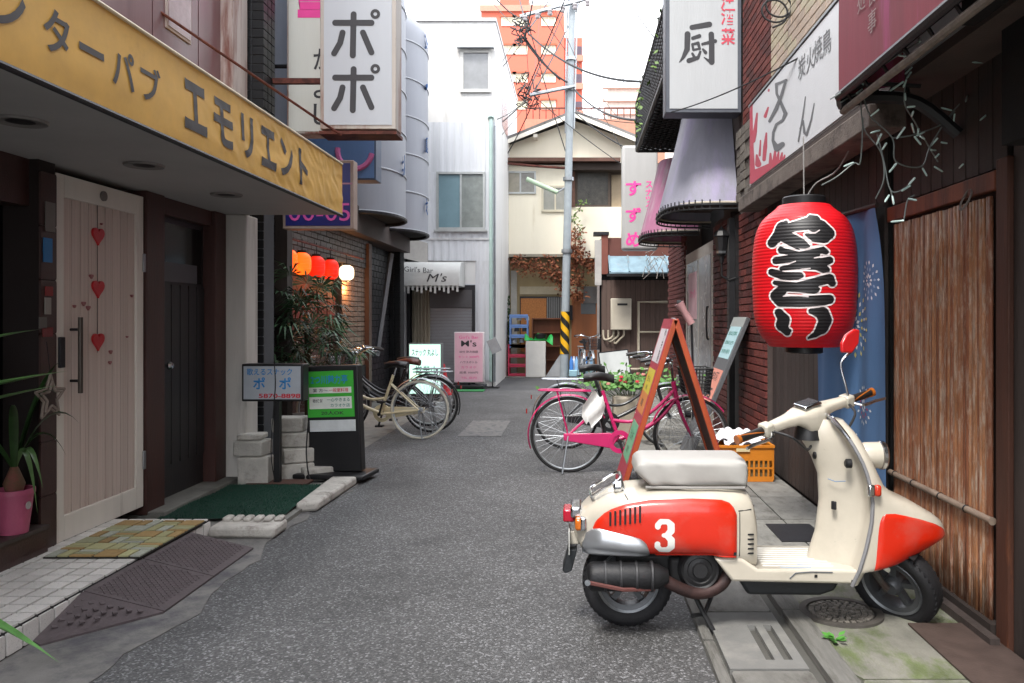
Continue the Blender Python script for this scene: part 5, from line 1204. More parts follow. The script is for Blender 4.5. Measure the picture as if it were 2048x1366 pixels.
box('eave_beam', m_beam, (1.47, 1.66, 4.0, 7.2, 2.31, 2.43), yk, bevel=.008)
box('eave_board', M('eave_brown', '4a3f3a', .75, var=.2), (1.5, 1.75, 2.0, 6.95, 2.432, 2.476), yk)
# bamboo screen
m_bam = [M('bamboo_cane', '8f5f42', .5, var=.28, scale=30, rnd=.14, streak=.3, col2='ad9684', amt=.5), M('bamboo_cane_pale', '9b6c4b', .5, var=.28, scale=30, rnd=.14, streak=.3, col2='b09a88', amt=.5), M('bamboo_cane_red', '7f4f37', .5, var=.28, scale=30, rnd=.14, streak=.3, col2='a58c7a', amt=.45)]
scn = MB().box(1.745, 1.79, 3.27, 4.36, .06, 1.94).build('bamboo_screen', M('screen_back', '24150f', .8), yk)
canes = []
for v in range(5):
    b = MB(); rs = []; zs = []
    z = 0; nd = [random.uniform(.12, .3)+.34*k for k in range(6)]
    prof = [(0, 0), (.0115, 0)]
    for q in nd:
        if q < 1.72: prof += [(.0112, q-.012), (.0128, q), (.0112, q+.008)]
    prof += [(.0112, 1.76), (0, 1.76)]
    b.lathe(prof, (0, 0, 0), 'z', 7); me = b.mesh('cane')
    for p in me.polygons: p.use_smooth = True
    canes.append(me)
n_ = 54
for k in range(n_):
    y = 3.32+(k+.5)*1.01/n_
    o = pieces('cane', random.choice(m_bam), random.choice(canes), [((1.733+random.uniform(-.003, .003), y, .1), (random.uniform(.9, 1.08),)*2+(1,), (random.uniform(-.006, .006), 0, random.uniform(0, 6)))], scn)
m_cedar = M('cedar_post', '6e3b26', .6, var=.3, scale=9, streak=1, col2='3c221a', amt=.5)
box('top_rail', m_cedar, (1.715, 1.76, 3.27, 4.4, 1.88, 1.96), scn, bevel=.005)
box('bottom_rail', M('dark_rail', '2c2420', .8), (1.70, 1.76, 3.27, 4.4, .035, .1), scn)
box('sill_beam', m_darkwood, (1.66, 1.7, 3.2, 4.6, .02, .07), scn)
MB().lathe([(0, -.02), (.017, -.02), (.015, .02), (.015, .5), (.0175, .51), (.015, .52), (.015, 1.05), (.0, 1.05)], (1.712, 3.3, .52), 'y', 10).build('cross_bar', M('grey_bamboo', '8c7b6c', .6, var=.2, scale=10), scn, smooth=1)
b = MB()
for y in (3.5, 3.75, 4.05, 4.28): b.lathe([(.0165, -.006), (.019, 0), (.0165, .006)], (1.712, y, .52), 'y', 10)
b.build('cord_knot', m_black, scn)
for k, y in enumerate((3.48,)): MB().tube([(1.70+.02*math.cos(a), y+.035*math.sin(a*1.0), 1.87+.045*math.cos(a)) for a in [6.28*q/14 for q in range(15)]], .005, 5).build('cord_knot', M('cord_grey', '6e6660', .8), scn)
box('post', M('dark_cedar_post', '47291d', .65, var=.3, scale=9, streak=1, col2='7a4526', amt=.35), (1.715, 1.75, 3.17, 3.262, 0, 2.0), yk, bevel=.006)
box('post_upper', m_darkwood, (1.735, 1.79, 3.02, 3.168, .0, 2.5), yk, bevel=.006)
box('side_wall', M('beige_stucco', '9a8f7e', .85, var=.1), (1.75, 1.8, -1, 3.0, 0, 1.6), yk)
for k in range(8): box('clapboard_edge', m_dark, (1.742, 1.75, -1, 3.0, .1+.2*k, .108+.2*k), yk)
box('upper_core', m_core, (1.6, 1.8, -1, 3.0, 2.0, 3.2), yk)
# upper beige tiles and bricks
box('upper_mortar', M('beige_mortar', '77705f', .9), (1.662, 1.8, 1.0, 6.95, 2.5, 9), yk)
courses('tile', [M('beige_tile', 'b5aa90', .5, rnd=.15, var=.15, scale=12), M('beige_tile_pink', 'b3a08e', .5, rnd=.15, var=.15)], yk, 'y', 1.662, 4.55, 6.72, 3.1, 4.5, .235, .07, .01, .022, .5, sgn=-1)
bk = thing('brick_building', 'red brick bar building with two dome awnings and a white door', 'building', (2.4, 10, 0))
m_brk = [M('red_brick', '602b27', .75, var=.2, scale=14, rnd=.25, bump=.4), M('red_brick_dark', '4e2421', .75, var=.2, scale=14, rnd=.2, bump=.4), M('red_brick_bright', '6d332c', .75, var=.2, scale=14, rnd=.15, bump=.4)]
m_mort = M('brick_mortar', '4c423f', .95, bump=.4)
box('wall', m_core, (1.9, 6, 6.952, 14.3, 0, 6), bk)
for (a, b_, z0, z1) in ((6.96, 8.1, .0, 2.45), (8.62, 9.6, 0, 2.5), (12.0, 14.3, 0, 3.0)):
    box('brick_backing', m_mort, (1.675, 1.9, a, b_, z0, z1), bk)
courses('brick', m_brk, bk, 'y', 1.675, 6.96, 8.1, .02, 2.40, .225, .07, .012, .025, .5, sgn=-1)
courses('brick', m_brk, bk, 'y', 1.675, 8.62, 9.6, .9, 2.45, .225, .07, .012, .025, .5, sgn=-1)
box('upper_backing', m_mort, (1.675, 1.9, 6.952, 9.0, 2.5, 6), bk)
o = courses('brick', m_brk, bk, 'y', 1.675, 6.74, 7.9, 2.9, 4.45, .225, .07, .012, .025, .5, sgn=-1)
b = MB()
for r_ in range(40):
    for k in range(10): 
        y = 12.0+k*.225+(.11 if r_ % 2 else 0); 
        if y+.21 < 14.3: b.box(1.652, 1.68, y, y+.213, .01+.07*r_, .068+.07*r_)
for r_ in range(33):
    for k in range(4):
        y0_ = 14.262; x = 1.66+.225*k+(.11 if r_ % 2 else 0); b.box(x, x+.213, 14.29, 14.32, .01+.07*r_, .068+.07*r_)
stuff(b.build('brick_courses', m_brk[0], bk))
b = MB()
for r_ in range(13):
    for k in range(4): y = 8.62+k*.225+(.11 if r_ % 2 else 0); b.box(1.652, 1.68, y, min(y+.213, 9.6), .01+.07*r_, .068+.07*r_)
stuff(b.build('brick_courses', m_brk[1], bk))
box('dark_recess', m_dark, (1.7, 1.9, 8.1, 8.62, 0, 2.45), bk)
box('drain_post', m_black, (1.60, 1.66, 8.3, 8.42, 0, 2.4), bk)
dr = box('white_door', M('cream_door_frame', 'b7b2a8', .6, var=.08), (1.66, 1.9, 9.62, 11.98, 0, 2.3), bk)
m_pw = M('door_pale_pane', '9a9c9e', .25, var=.2, scale=3)
box('pane', m_pw, (1.652, 1.659, 9.75, 10.7, .3, 2.15), dr); box('pane', m_pw, (1.652, 1.659, 10.8, 11.8, .3, 2.15), dr)
box('notice', M('pink_notice', 'c6a2ab', .5), (1.645, 1.651, 10.85, 11.6, 1.35, 2.0), dr)
text('lettering', 'スナック', m_pink, dr, (1.644, 11.2, 1.7), (0, -1, 0), ZD, .5, .12, .01)
MB().tube(smoothpts([(1.62, 9.72, 1.5), (1.6, 9.72, 1.46), (1.6, 9.72, 1.15), (1.63, 9.72, 1.1)]), .012, 6).build('handle', m_black, dr)
box('planter_box', m_conc, (1.45, 1.62, 9.8, 11.5, .0, .55), bk)
# stone/wood corner pieces at the eave
it = []
for r_ in range(8):
    for k in range(3): it.append(((1.60+random.uniform(-.01, .01), 7.2+.2*k, 2.5+.085*r_), (.1, .19, .078)))
pieces('corner_stone', M('grey_corner_stone', '6b665f', .9, rnd=.2, bump=.5), UB, it, bk)
# dome awnings
def dome(yc, lab, cfront, cside, zb, zt, stripe=None):
    t = thing('dome_awning', lab, 'awning', (1.65, yc, zb), group='dome awnings over the brick bar')
    def f(u, v):
        a = math.pi*u; k = (1-v)**1.0; rx = .45+.27*(1-v)**1.1; ry = .5+.36*(1-v)**1.1
        cx, cy = math.sin(a), math.cos(a); e = .62
        return (1.66-rx*abs(cx)**e, yc+ry*math.copysign(abs(cy)**e, cy), zb+(zt-zb)*v)
    MB().grid(f, 33, 14).build('canvas', cfront, t, smooth=60)
    MB().tube([Vector(f(k/28, 0)) for k in range(29)], .014, 6).build('rim', m_black, t)
    MB().tube([Vector(f(k/28, 0))+Vector((.0, 0, -.045)) for k in range(29)], .01, 6).build('rim', m_black, t)
    b = MB(); 
    for k in range(29): p = Vector(f(k/28, 0)); b.tube([p+Vector((0, 0, .05)), p-Vector((0, 0, .05))], .007, 5)
    b.build('fringe_tie', m_black, t)
    MB().tube([Vector(f(k/28, .02))*1+Vector((.015*(1), 0, .0)) for k in range(29)], .012, 6).build('inner_rail', M('cream_rail3', 'b8b0a0', .6), t)
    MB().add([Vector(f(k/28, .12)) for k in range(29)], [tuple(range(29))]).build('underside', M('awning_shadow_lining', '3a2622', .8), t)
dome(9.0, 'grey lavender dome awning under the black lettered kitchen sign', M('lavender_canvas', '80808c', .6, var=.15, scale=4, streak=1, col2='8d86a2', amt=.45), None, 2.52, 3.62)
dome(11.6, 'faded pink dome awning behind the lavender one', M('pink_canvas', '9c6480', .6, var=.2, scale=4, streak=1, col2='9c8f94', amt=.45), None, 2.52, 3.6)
cl = thing('wall_lamp', 'black carriage style wall lamp on the brick between the awnings and eave', 'lamp', (1.55, 8.3, 2.1))
MB().lathe([(.0, -.2), (.02, -.19), (.03, -.12), (.05, -.1), (.075, .08), (.085, .09), (.06, .14), (.02, .17), (0, .2)], (1.52, 8.3, 2.12), n=8).build('body', m_black, cl)
MB().lathe([(.052, -.09), (.07, .07)], (1.52, 8.3, 2.12), n=8).build('pane', M('lamp_pane', '55585a', .2), cl)
MB().tube([(1.52, 8.3, 1.93), (1.52, 8.3, 1.8), (1.6, 8.3, 1.75), (1.68, 8.3, 1.78)], .012, 6).build('bracket', m_black, cl)
# kitchen sign
t = lightbox('hanging_sign', 'white sign with one big black kitchen character and red side lettering', 1.0-.1, 1.655, 7.95, .24, 3.4, 5.2, M('grey_white_face', 'b2b6b9', .4, var=.05, streak=1), M('steel_frame_dark', '5a5e66', .5, .4), .04)
s = F/7.944
def z3(x, y): return P(1310+x/5.69, y/5.69, s)
L = [[(420, 312, 28), (618, 278, 32)], [(370, 390, 34), (365, 560, 32), (322, 650, 20), (280, 706, 6)], [(430, 435, 20), (505, 410, 22)],
     [(425, 505, 13), (490, 490, 18), (508, 555, 15)], [(425, 505, 15), (435, 568, 13), (508, 555, 12)], [(425, 610, 14), (452, 660, 18)], [(515, 590, 14), (490, 655, 18)], [(385, 690, 28), (480, 660, 22)],
     [(640, 392, 32), (645, 500, 32), (645, 705, 33), (600, 685, 14), (560, 655, 6)], [(540, 502, 15), (685, 468, 22)], [(545, 562, 12), (575, 598, 20)]]
fn = strokes(L)
march(fn, 250, 730, 220, 770, 150, 160, lambda x, y: (lambda p: (p.x, 7.9415, p.z))(z3(x, y))).build('letter', m_ink, t)
for ch, px, py in (('洋', 1455, 2), ('酒', 1456, 33), ('菜', 1456, 73)):
    p = P(px, py, s); text('lettering', ch, M('coral_ink', 'c94a5c', .5, bump=0), t, (p.x, 7.943, p.z), XD, ZD, .14, .165, .02)
MB().box(1.6, 1.9, 8.02, 8.1, 4.3, 4.36).build('bracket', m_dark, t)
# lattice planter balcony
lt = thing('lattice_balcony', 'black mesh balcony planter with trailing green plants above the kitchen sign', 'balcony', (1.3, 10.5, 4.0))
b = MB(); x0, x1, y0_, y1_, z0, z1 = .98, 1.66, 8.7, 12.6, 4.0, 4.75
def mesh_face(o, ux, uy, lx, ly, step=.085):
    o, ux, uy = Vector(o), Vector(ux), Vector(uy); n = int((lx+ly)/step)+1
    for k in range(n):
        d = k*step
        p0 = (d, 0) if d <= lx else (lx, d-lx); p1 = (0, d) if d <= ly else (d-ly, ly)
        if abs(p0[0]-p1[0]) > .01: b.tube([o+ux*p0[0]+uy*p0[1], o+ux*p1[0]+uy*p1[1]], .0145, 4)
        q0 = (lx-p0[0], p0[1]); q1 = (lx-p1[0], p1[1])
        if abs(q0[0]-q1[0]) > .01: b.tube([o+ux*q0[0]+uy*q0[1], o+ux*q1[0]+uy*q1[1]], .0145, 4)
mesh_face((x0, y0_, z0), YD, ZD, y1_-y0_, z1-z0, .12); mesh_face((x0, y0_, z0), XD, YD, x1-x0, y1_-y0_, .15); mesh_face((x0, y0_, z0), XD, ZD, x1-x0, z1-z0, .12)
stuff(b.build('lattice', m_black, lt))
fr = MB()
for p, q in (((x0, y0_, z0), (x0, y1_, z0)), ((x0, y0_, z1), (x0, y1_, z1)), ((x0, y1_, z0), (x0, y1_, z1)), ((x0, y0_, z0), (x0, y0_, z1)), ((x0, y0_, z1), (x1, y0_, z1)), ((x0, y1_, z0), (x1, y1_, z0)), ((x0, y0_, z0), (x1, y0_, z0))): fr.tube([p, q], .03, 6)
fr.build('frame', m_black, lt)
box('liner', M('planter_liner', '1c1b1a', .9), (x0+.08, x1, y0_+.1, y1_-.1, z0+.06, z1-.1), lt)
b = MB()
for k in range(170):
    c = Vector((random.uniform(.95, 1.2), random.choice([random.uniform(8.6, 10.5), 12.4, 12.2, 11.6])+random.gauss(0, .15), z1+random.gauss(-.02, .12))); 
    if random.random() < .25: c.z -= random.uniform(.1, .5); c.x = .95
    d = Vector((random.uniform(-1, 1), random.uniform(-1, 1), random.uniform(-1, 1))).normalized()*.045; e = d.orthogonal().normalized()*.022
    b.add([c-d, c+e, c+d, c-e], [(0, 1, 2, 3)])
stuff(b.build('foliage', M('planter_leaf', '5f7a3c', .6, var=.3), lt))
# white and pink sign at the far corner
t = thing('hanging_sign', 'tall white rounded sign with three pink hiragana and small pink katakana', 'sign', (1.28, 16, 2.68))
s = F/16; m_sz = M('white_acrylic', 'a9a8a6', .4, var=.05, streak=1)
a, b_ = P(1244, 500, s), P(1316, 290, s)
MB().box(a.x, b_.x, 16, 16.3, a.z, b_.z).build('cabinet', m_sz, t, bevel=.06, seg=4)
for ch, py in (('す', 377), ('ず', 430), ('め', 479)): p = P(1267, py, s); text('lettering', ch, m_pink, t, (p.x, 15.998, p.z), XD, ZD, .31, .3, .03)
for ch, py in (('ス', 369), ('ナ', 384), ('ッ', 399), ('ク', 413)): p = P(1298, py, s); text('lettering', ch, m_pink, t, (p.x, 15.998, p.z), XD, ZD, .14, .13, .02)
MB().box(b_.x, 2.2, 16.1, 16.2, 4.3, 4.36).box(b_.x, 2.2, 16.1, 16.2, 3.0, 3.06).build('bracket', m_dark, t)
rr3 = thing('corner_building', 'dim grey building at the far corner carrying the pink lettered sign', 'building', (3, 16, 0))
box('wall', M('dim_grey_wall', '6a6662', .8, var=.15), (2.2, 6, 15.3, 17.2, 2.6, 6), rr3)
# shop sign with brush hiragana
ss = thing('shop_sign', 'long white shop sign with grey brush hiragana and red flames, over the lantern', 'sign', (1.56, 4.5, 2.48))
SX = 1.5
box('cabinet', M('sign_cabinet', '9a9896', .6), (SX, 1.655, 2.0, 6.86, 2.478, 3.16), ss)
box('face', M('white_sign_face', 'd3d6d9', .35, var=.03), (SX-.006, SX-.0005, 2.02, 6.84, 2.49, 3.15), ss)
box('top_trim', M('alu_trim', '8e9093', .4, .6), (SX-.012, 1.655, 2.0, 6.87, 3.162, 3.18), ss)
def onS(px, py, pl=SX): s = (px-1150)/pl; return F/s, HE-(py-638)/s
def zz(x, y): return onS(1480+x/3.415, y/3.415)
def sstroke(pts): return [(*zz(x, y), r) for x, y, r in pts]
m_grey_ink = M('grey_brush_ink', '65676a', .5, var=.04, bump=0)
zmap = lambda x, y: (lambda q: (SX-.0078, q[0], q[1]))(zz(x, y))
L = [[(322, 548, 10), (290, 562, 8), (255, 575, 10), (258, 640, 9), (290, 710, 11), (318, 775, 14), (300, 820, 9), (255, 850, 9), (234, 905, 9), (232, 960, 10), (258, 1012, 22), (298, 985, 16)],
     [(316, 565, 9), (290, 650, 10), (255, 740, 13), (208, 828, 9)]]
march(strokes(L), 180, 345, 520, 1050, 80, 200, zmap).build('letter', m_grey_ink, ss)
L = [[(455, 660, 3), (436, 800, 6), (406, 965, 5)], [(418, 880, 5), (440, 825, 5), (448, 905, 9), (462, 922, 8), (494, 820, 6), (515, 705, 3)]]
march(strokes(L), 390, 530, 640, 985, 70, 140, zmap).build('letter', m_grey_ink, ss)
for ch, x, y in (('炭', 430, 458), ('火', 488, 402), ('焼', 540, 340), ('鳥', 600, 290)):
    yy, z = zz(x, y); text('lettering', ch, m_grey_ink, ss, (SX-.0065, yy, z), (0, -1, 0), ZD, .17, .15, 0)
FL = [[(80, 1225, 30), (130, 1195, 42), (200, 1150, 28), (270, 1115, 22), (312, 1095, 12)], [(85, 1180, 22), (82, 1060, 18), (78, 900, 14), (84, 700, 5)], [(95, 960, 14), (108, 900, 12), (122, 775, 4)], [(130, 1120, 20), (120, 1060, 5)], [(140, 1060, 6), (146, 960, 3)],
      [(170, 1090, 10), (178, 1000, 12), (186, 910, 4)], [(178, 795, 9), (198, 735, 4)], [(202, 620, 5), (203, 612, 4)], [(215, 1120, 12), (214, 1050, 5)], [(240, 1100, 12), (246, 1030, 5)], [(262, 1090, 10), (270, 1040, 4)], [(288, 1080, 9), (294, 1045, 4)], [(305, 1085, 6), (312, 1060, 3)]]
def clipf(fn):
    def g(x, y):
        yb = 1283-(x-80)*.665; return np.maximum(fn(x, y), np.maximum(y-yb+6, 66-x))
    return g
march(clipf(strokes(FL, 2)), 60, 335, 590, 1290, 120, 260, lambda x, y: (lambda q: (SX-.0068, min(6.838, q[0]), max(2.491, q[1])))(zz(x, y))).build('flame_print', M('flame_red', 'b94356', .5, var=.08, bump=0), ss)
# red awning
ra = thing('red_awning', 'old dark red curved awning with faded white writing at the upper right', 'awning', (1.45, 2.4, 2.33))
m_ra = M('old_red_canvas', '7c3440', .65, var=.25, scale=3, streak=1, col2='a8447a', amt=.36, bump=.1, bscale=20)
pf = [(1.2, 2.36), (1.2, 2.75), (1.21, 3.0), (1.26, 3.2), (1.36, 3.38), (1.5, 3.48), (1.75, 3.55)]
ps_ = [Vector((x, 0, z)) for x, z in pf]; ps_ = smoothpts(ps_, 4)
AYe = 3.64
MB().grid(lambda u, v: (ps_[min(int(round(v*(len(ps_)-1))), len(ps_)-1)].x, -1+u*(AYe+1), ps_[min(int(round(v*(len(ps_)-1))), len(ps_)-1)].z), 40, len(ps_)).build('canvas', m_ra, ra, smooth=70)
MB().add([(x, AYe, z) for x, z in pf]+[(1.75, AYe, 2.6), (1.5, AYe, 2.42)], [tuple(range(len(pf)+2))]).build('end_panel', m_ra, ra)
MB().tube([(1.2, -1, 2.36), (1.2, AYe, 2.36)], .02, 8).build('lower_rail', m_dark, ra)
MB().tube([(1.225, -1, 2.30), (1.225, AYe+.02, 2.30)], .016, 8).build('lower_rail', M('weathered_rail', '7a7168', .7, var=.3, scale=20), ra)
b = MB()
for k in range(22): b.tube([(1.2, AYe-.1-.2*k, 2.36), (1.225, AYe-.12-.2*k, 2.30)], .008, 5)
b.build('tie', m_black, ra)
arch = smoothpts([(1.2, AYe, 2.33), (1.35, AYe, 2.36), (1.55, AYe-.02, 2.33), (1.72, AYe-.05, 2.18)])
MB().tube(arch, .03, 8).build('end_arch', m_black, ra)
b = MB().tube(smoothpts([Vector(p)+Vector((0, -.03, .055)) for p in [(1.22, AYe, 2.33), (1.36, AYe, 2.355), (1.55, AYe-.02, 2.34)]]), .01, 6)
for k in range(9): x = 1.24+.035*k; b.tube([(x, AYe-.01, 2.35), (x+.02*(1 if k % 2 else -1), AYe-.03, 2.41)], .006, 4)
b.build('end_truss', m_black, ra)
box('lining', M('dark_red_lining', '5c282b', .8), (1.22, 1.74, -1, AYe-.05, 2.62, 2.64), ra)
box('inner_box', m_core, (1.45, 1.74, 1.0, 3.0, 2.45, 2.62), ra)
for ch, y, z in (('営', 2.82, 2.83), ('業', 2.82, 2.68), ('中', 2.82, 2.54), ('御', 3.22, 2.78), ('食', 3.22, 2.66), ('事', 3.22, 2.55), ('処', 3.34, 2.68)):
    text('lettering', ch, M('faded_white_ink', '9a8484', .7, var=.4, scale=40), ra, (1.197, y, z), (0, -1, 0), ZD, .09, .09, 0)
# ---------------------------------------------------------------- big red lantern
ln = thing('red_lantern', 'big red paper lantern with chunky black hiragana outlined in white', 'lantern', (1.365, 4.78, 1.35))
sL = F/4.78; cx, cy = (1608-1150)/sL, 4.78
zt, zb = HE-(412-638)/sL, HE-(693-638)/sL; RL = 103/sL*.985
def lprof(z):
    u = (z-zb)/(zt-zb)
    return RL*interp([(0, .62), (.02, .70), (.06, .81), (.12, .90), (.22, .965), (.4, .995), (.55, 1.0), (.68, .985), (.78, .95), (.86, .88), (.92, .77), (.965, .6), (1, .45)], u)
def rip(z): return .0018*abs(math.sin((z-zb)/(zt-zb)*math.pi*44))
N = 264
prof = [(lprof(zb+(zt-zb)*k/N)+rip(zb+(zt-zb)*k/N), zb+(zt-zb)*k/N) for k in range(N+1)]
# smooth the silhouette a little
rs = np.array([p[0] for p in prof]); base_ = np.array([lprof(p[1]) for p in prof]); kern = np.ones(25)/25; sm = np.convolve(np.pad(base_, 12, 'edge'), kern, 'valid')
zs_ = np.array([p[1] for p in prof])
def lrad(z): return float(np.interp(z, zs_, sm))+rip(z)
MB().lathe([(lrad(z), z) for z in zs_], (cx, cy, 0), n=72).build('shade', M('lantern_red', 'c4121c', .45, var=.08, scale=5, bump=.08, bscale=60, spec=.35, coat=.1), ln, smooth=85)
MB().lathe([(0, zt+.052), (RL*.4, zt+.052), (RL*.42, zt+.045), (RL*.42, zt-.012), (0, zt-.012)], (cx, cy, 0), n=40).build('cap', m_black, ln, smooth=1)
MB().lathe([(0, zb+.015), (RL*.36, zb+.015), (RL*.36, zb-.035), (RL*.33, zb-.04), (0, zb-.03)], (cx, cy, 0), n=40).build('base_ring', m_black, ln, smooth=1)
MB().tube([(cx, cy, zt+.05), (cx-.004, cy, 2.44)], .004, 6).tube(smoothpts([(cx+.02, cy, zt+.06), (cx+.06, cy-.05, zt+.13), (cx+.16, cy-.15, zt+.2), (1.6, cy-.3, 2.45)]), .005, 6).build('cord', M('grey_cord', '8b8a88', .6), ln)
GL = [[(235, 415, 35), (285, 350, 46), (295, 290, 45), (320, 255, 18)], [(290, 320, 40), (400, 285, 38), (520, 262, 50), (600, 300, 60), (652, 350, 50), (625, 388, 38), (555, 380, 34), (490, 358, 8)],
      [(530, 215, 20), (570, 235, 36)], [(320, 360, 45), (420, 418, 45), (492, 440, 26)],
      [(312, 476, 28), (440, 508, 22), (600, 482, 28), (632, 500, 18)], [(270, 562, 26), (400, 545, 26), (560, 520, 26)], [(420, 500, 30), (560, 590, 48), (630, 645, 26)], [(312, 628, 14), (430, 598, 32), (560, 600, 40), (655, 568, 26)],
      [(238, 655, 24), (330, 690, 30), (442, 690, 26)], [(262, 742, 14), (420, 770, 33), (560, 738, 33), (655, 715, 34), (678, 752, 22)], [(545, 790, 40), (440, 775, 40), (340, 770, 40)], [(320, 790, 34), (272, 850, 45), (300, 890, 42), (450, 896, 38), (600, 888, 40), (655, 880, 34)],
      [(285, 985, 30), (318, 1040, 44), (300, 1090, 46), (330, 1140, 28), (358, 1130, 10)], [(528, 972, 18), (610, 990, 46), (636, 1050, 46), (618, 1110, 46), (572, 1160, 22), (515, 1190, 6)]]
CUT = [[(412, 334, 6), (455, 350, 15), (500, 405, 13), (530, 440, 13)], [(478, 322, 4), (520, 343, 7), (560, 343, 7), (592, 324, 5)], [(285, 425, 9), (335, 456, 8), (440, 487, 7), (525, 468, 9), (645, 442, 8)],
       [(548, 547, 5), (645, 531, 7)], [(300, 602, 5), (355, 592, 7), (412, 571, 5)], [(400, 652, 6), (460, 636, 7), (518, 630, 5)], [(322, 852, 5), (385, 838, 15), (440, 840, 14), (505, 858, 5)], [(588, 778, 9), (640, 795, 8)],
       [(240, 716, 6), (420, 734, 7), (470, 715, 13), (560, 690, 12), (650, 668, 7)], [(250, 940, 6), (450, 946, 7), (640, 932, 6)]]
XM, YM = 470.0, 1366.0
def lmap(off):
    def m(x, y):
        a = math.asin(max(-.97, min(.97, (x-474)/4.017/(RL*sL)))); ph = math.atan2(cx, cy); Yp = cy-RL*math.cos(a)*math.cos(ph)
        z = HE-(380+y/4.017-638)*Yp/F; z = max(zb+.001, min(zt-.001, z)); r_ = lrad(z)+off
        return (cx+r_*(math.sin(a)*math.cos(ph)-math.cos(a)*math.sin(ph)), cy-r_*(math.sin(a)*math.sin(ph)+math.cos(a)*math.cos(ph)), z)
    return m
wh_ = march(strokes(GL, 17), 150, 760, 150, 1240, 160, 300, lmap(.0012)).build('letter_outline', M('lantern_white', 'd9cfcf', .5, bump=0), ln, smooth=85)
march(lambda x, y: np.maximum(strokes(GL, 4)(x, y), -strokes(CUT)(x, y)), 150, 760, 150, 1240, 160, 300, lmap(.0024)).build('lettering', M('lantern_black', '1b1a1c', .45, bump=0), ln, smooth=85)
# ---------------------------------------------------------------- blue noren
nr = thing('noren_curtain', 'long blue cloth curtain printed with fireworks between the boards and bamboo', 'curtain', (1.6, 5, 1.2))
def nf(u, v, off=0):
    ya = 4.31+.13*v**3; yb = 5.25; z = .42+1.55*v
    y = ya+(yb-ya)*u; fold = .022*math.sin(y*11+.7*math.sin(v*3))*(1-.6*v)+.012*math.sin(y*23+v*2)
    return Vector((1.69-.12*(y-4.3)+fold*.7-off*1.0, y, z))
MB().grid(lambda u, v: nf(u, v), 60, 30).build('cloth', M('noren_blue', '5477a2', .85, var=.12, scale=3, streak=1, bump=.25, bscale=300, col2='6c8aac', amt=.35), nr, smooth=80)
MB().tube([(1.67, 4.42, 1.98), (1.56, 5.3, 1.98)], .014, 8).build('rail', m_darkwood, nr)
def burst(uc, vc, rad, mats, n1, rings):
    bs = [MB() for _ in mats]
    for q in range(rings):
        r_ = rad*(q+.8)/rings
        for k in range(n1+3*q):
            a = 2*math.pi*(k+.5*(q % 2))/(n1+3*q); L = rad*.3/rings*2.5; w = L*.3
            pts = []
            for (dl, dw) in ((-L/2, 0), (0, w), (L/2, 0), (0, -w)):
                yy = (r_+dl)*math.cos(a)-dw*math.sin(a); zz_ = (r_+dl)*math.sin(a)+dw*math.cos(a)
                pts.append(nf(min(.99, max(0.005, uc+yy/.94)), min(.99, vc+zz_/1.55), .003))
            bs[q % len(mats)].add(pts, [(0, 1, 2, 3)])
    for b, m_ in zip(bs, mats): b.build('firework_print', m_, nr)
fy, fw, fr_ = M('print_yellow', 'd0c878', .8), M('print_white', 'dfe5ea', .8), M('print_red', 'a04466', .8)
burst(.42, .58, .19, [fw, fy], 9, 4); burst(.16, .74, .11, [fw, M('print_pale', '8fa6c4', .8)], 8, 3); burst(.30, .28, .11, [fw, fr_], 9, 3); burst(.6, .82, .13, [fr_], 9, 3)
text('lettering', 'さ', fw, nr, nf(.75, .18, .03), (0, -1, 0), ZD, .12, .14, .01); text('lettering', 'ん', fw, nr, nf(.33, .13, .03), (0, -1, 0), ZD, .1, .14, .01)
# ---------------------------------------------------------------- fairy lights
fl = thing('string_lights', 'tangled clear icicle string lights hanging from the red awning', 'string lights', (1.45, 3.6, 2.2))
def U(x, y, d=3.5): return P(1640+x/2.97, y/2.97, F/d)
lines = [[(60, 590), (300, 440), (520, 290), (760, 150), (930, 40)], [(520, 420), (500, 600), (560, 720), (640, 860), (700, 960)], [(1212, 250), (1120, 330), (1060, 470), (1100, 600), (1180, 760)], [(240, 560), (260, 760), (360, 900), (380, 1060), (330, 1180)], [(120, 610), (240, 560), (300, 690), (430, 820), (450, 960), (600, 990), (650, 880), (720, 760), (790, 660), (880, 560), (870, 480), (850, 270)], [(430, 820), (560, 800), (720, 740), (800, 660)], [(340, 800), (380, 960), (420, 1130), (500, 1120), (560, 1060)], [(880, 560), (940, 630), (1040, 660), (1150, 620), (1212, 560)], [(980, 310), (1080, 130), (1140, 0)], [(880, 560), (960, 420), (1000, 300)], [(420, 1130), (440, 1210)], [(500, 1300), (520, 1190), (560, 1160)], [(10, 1100), (100, 1050), (200, 970), (240, 960), (255, 700)]]
b = MB()
for ln_ in lines: b.tube(smoothpts([U(x, y, 3.5+.12*math.sin(x*.01)) for x, y in ln_], 5), .0032, 5)
b.build('cable', M('clear_cable', '68706d', .5, bump=0), fl)
m_bulb = M('clear_bulb', 'b9d2cc', .15, var=.05, bump=0, spec=.8, coat=.5); 
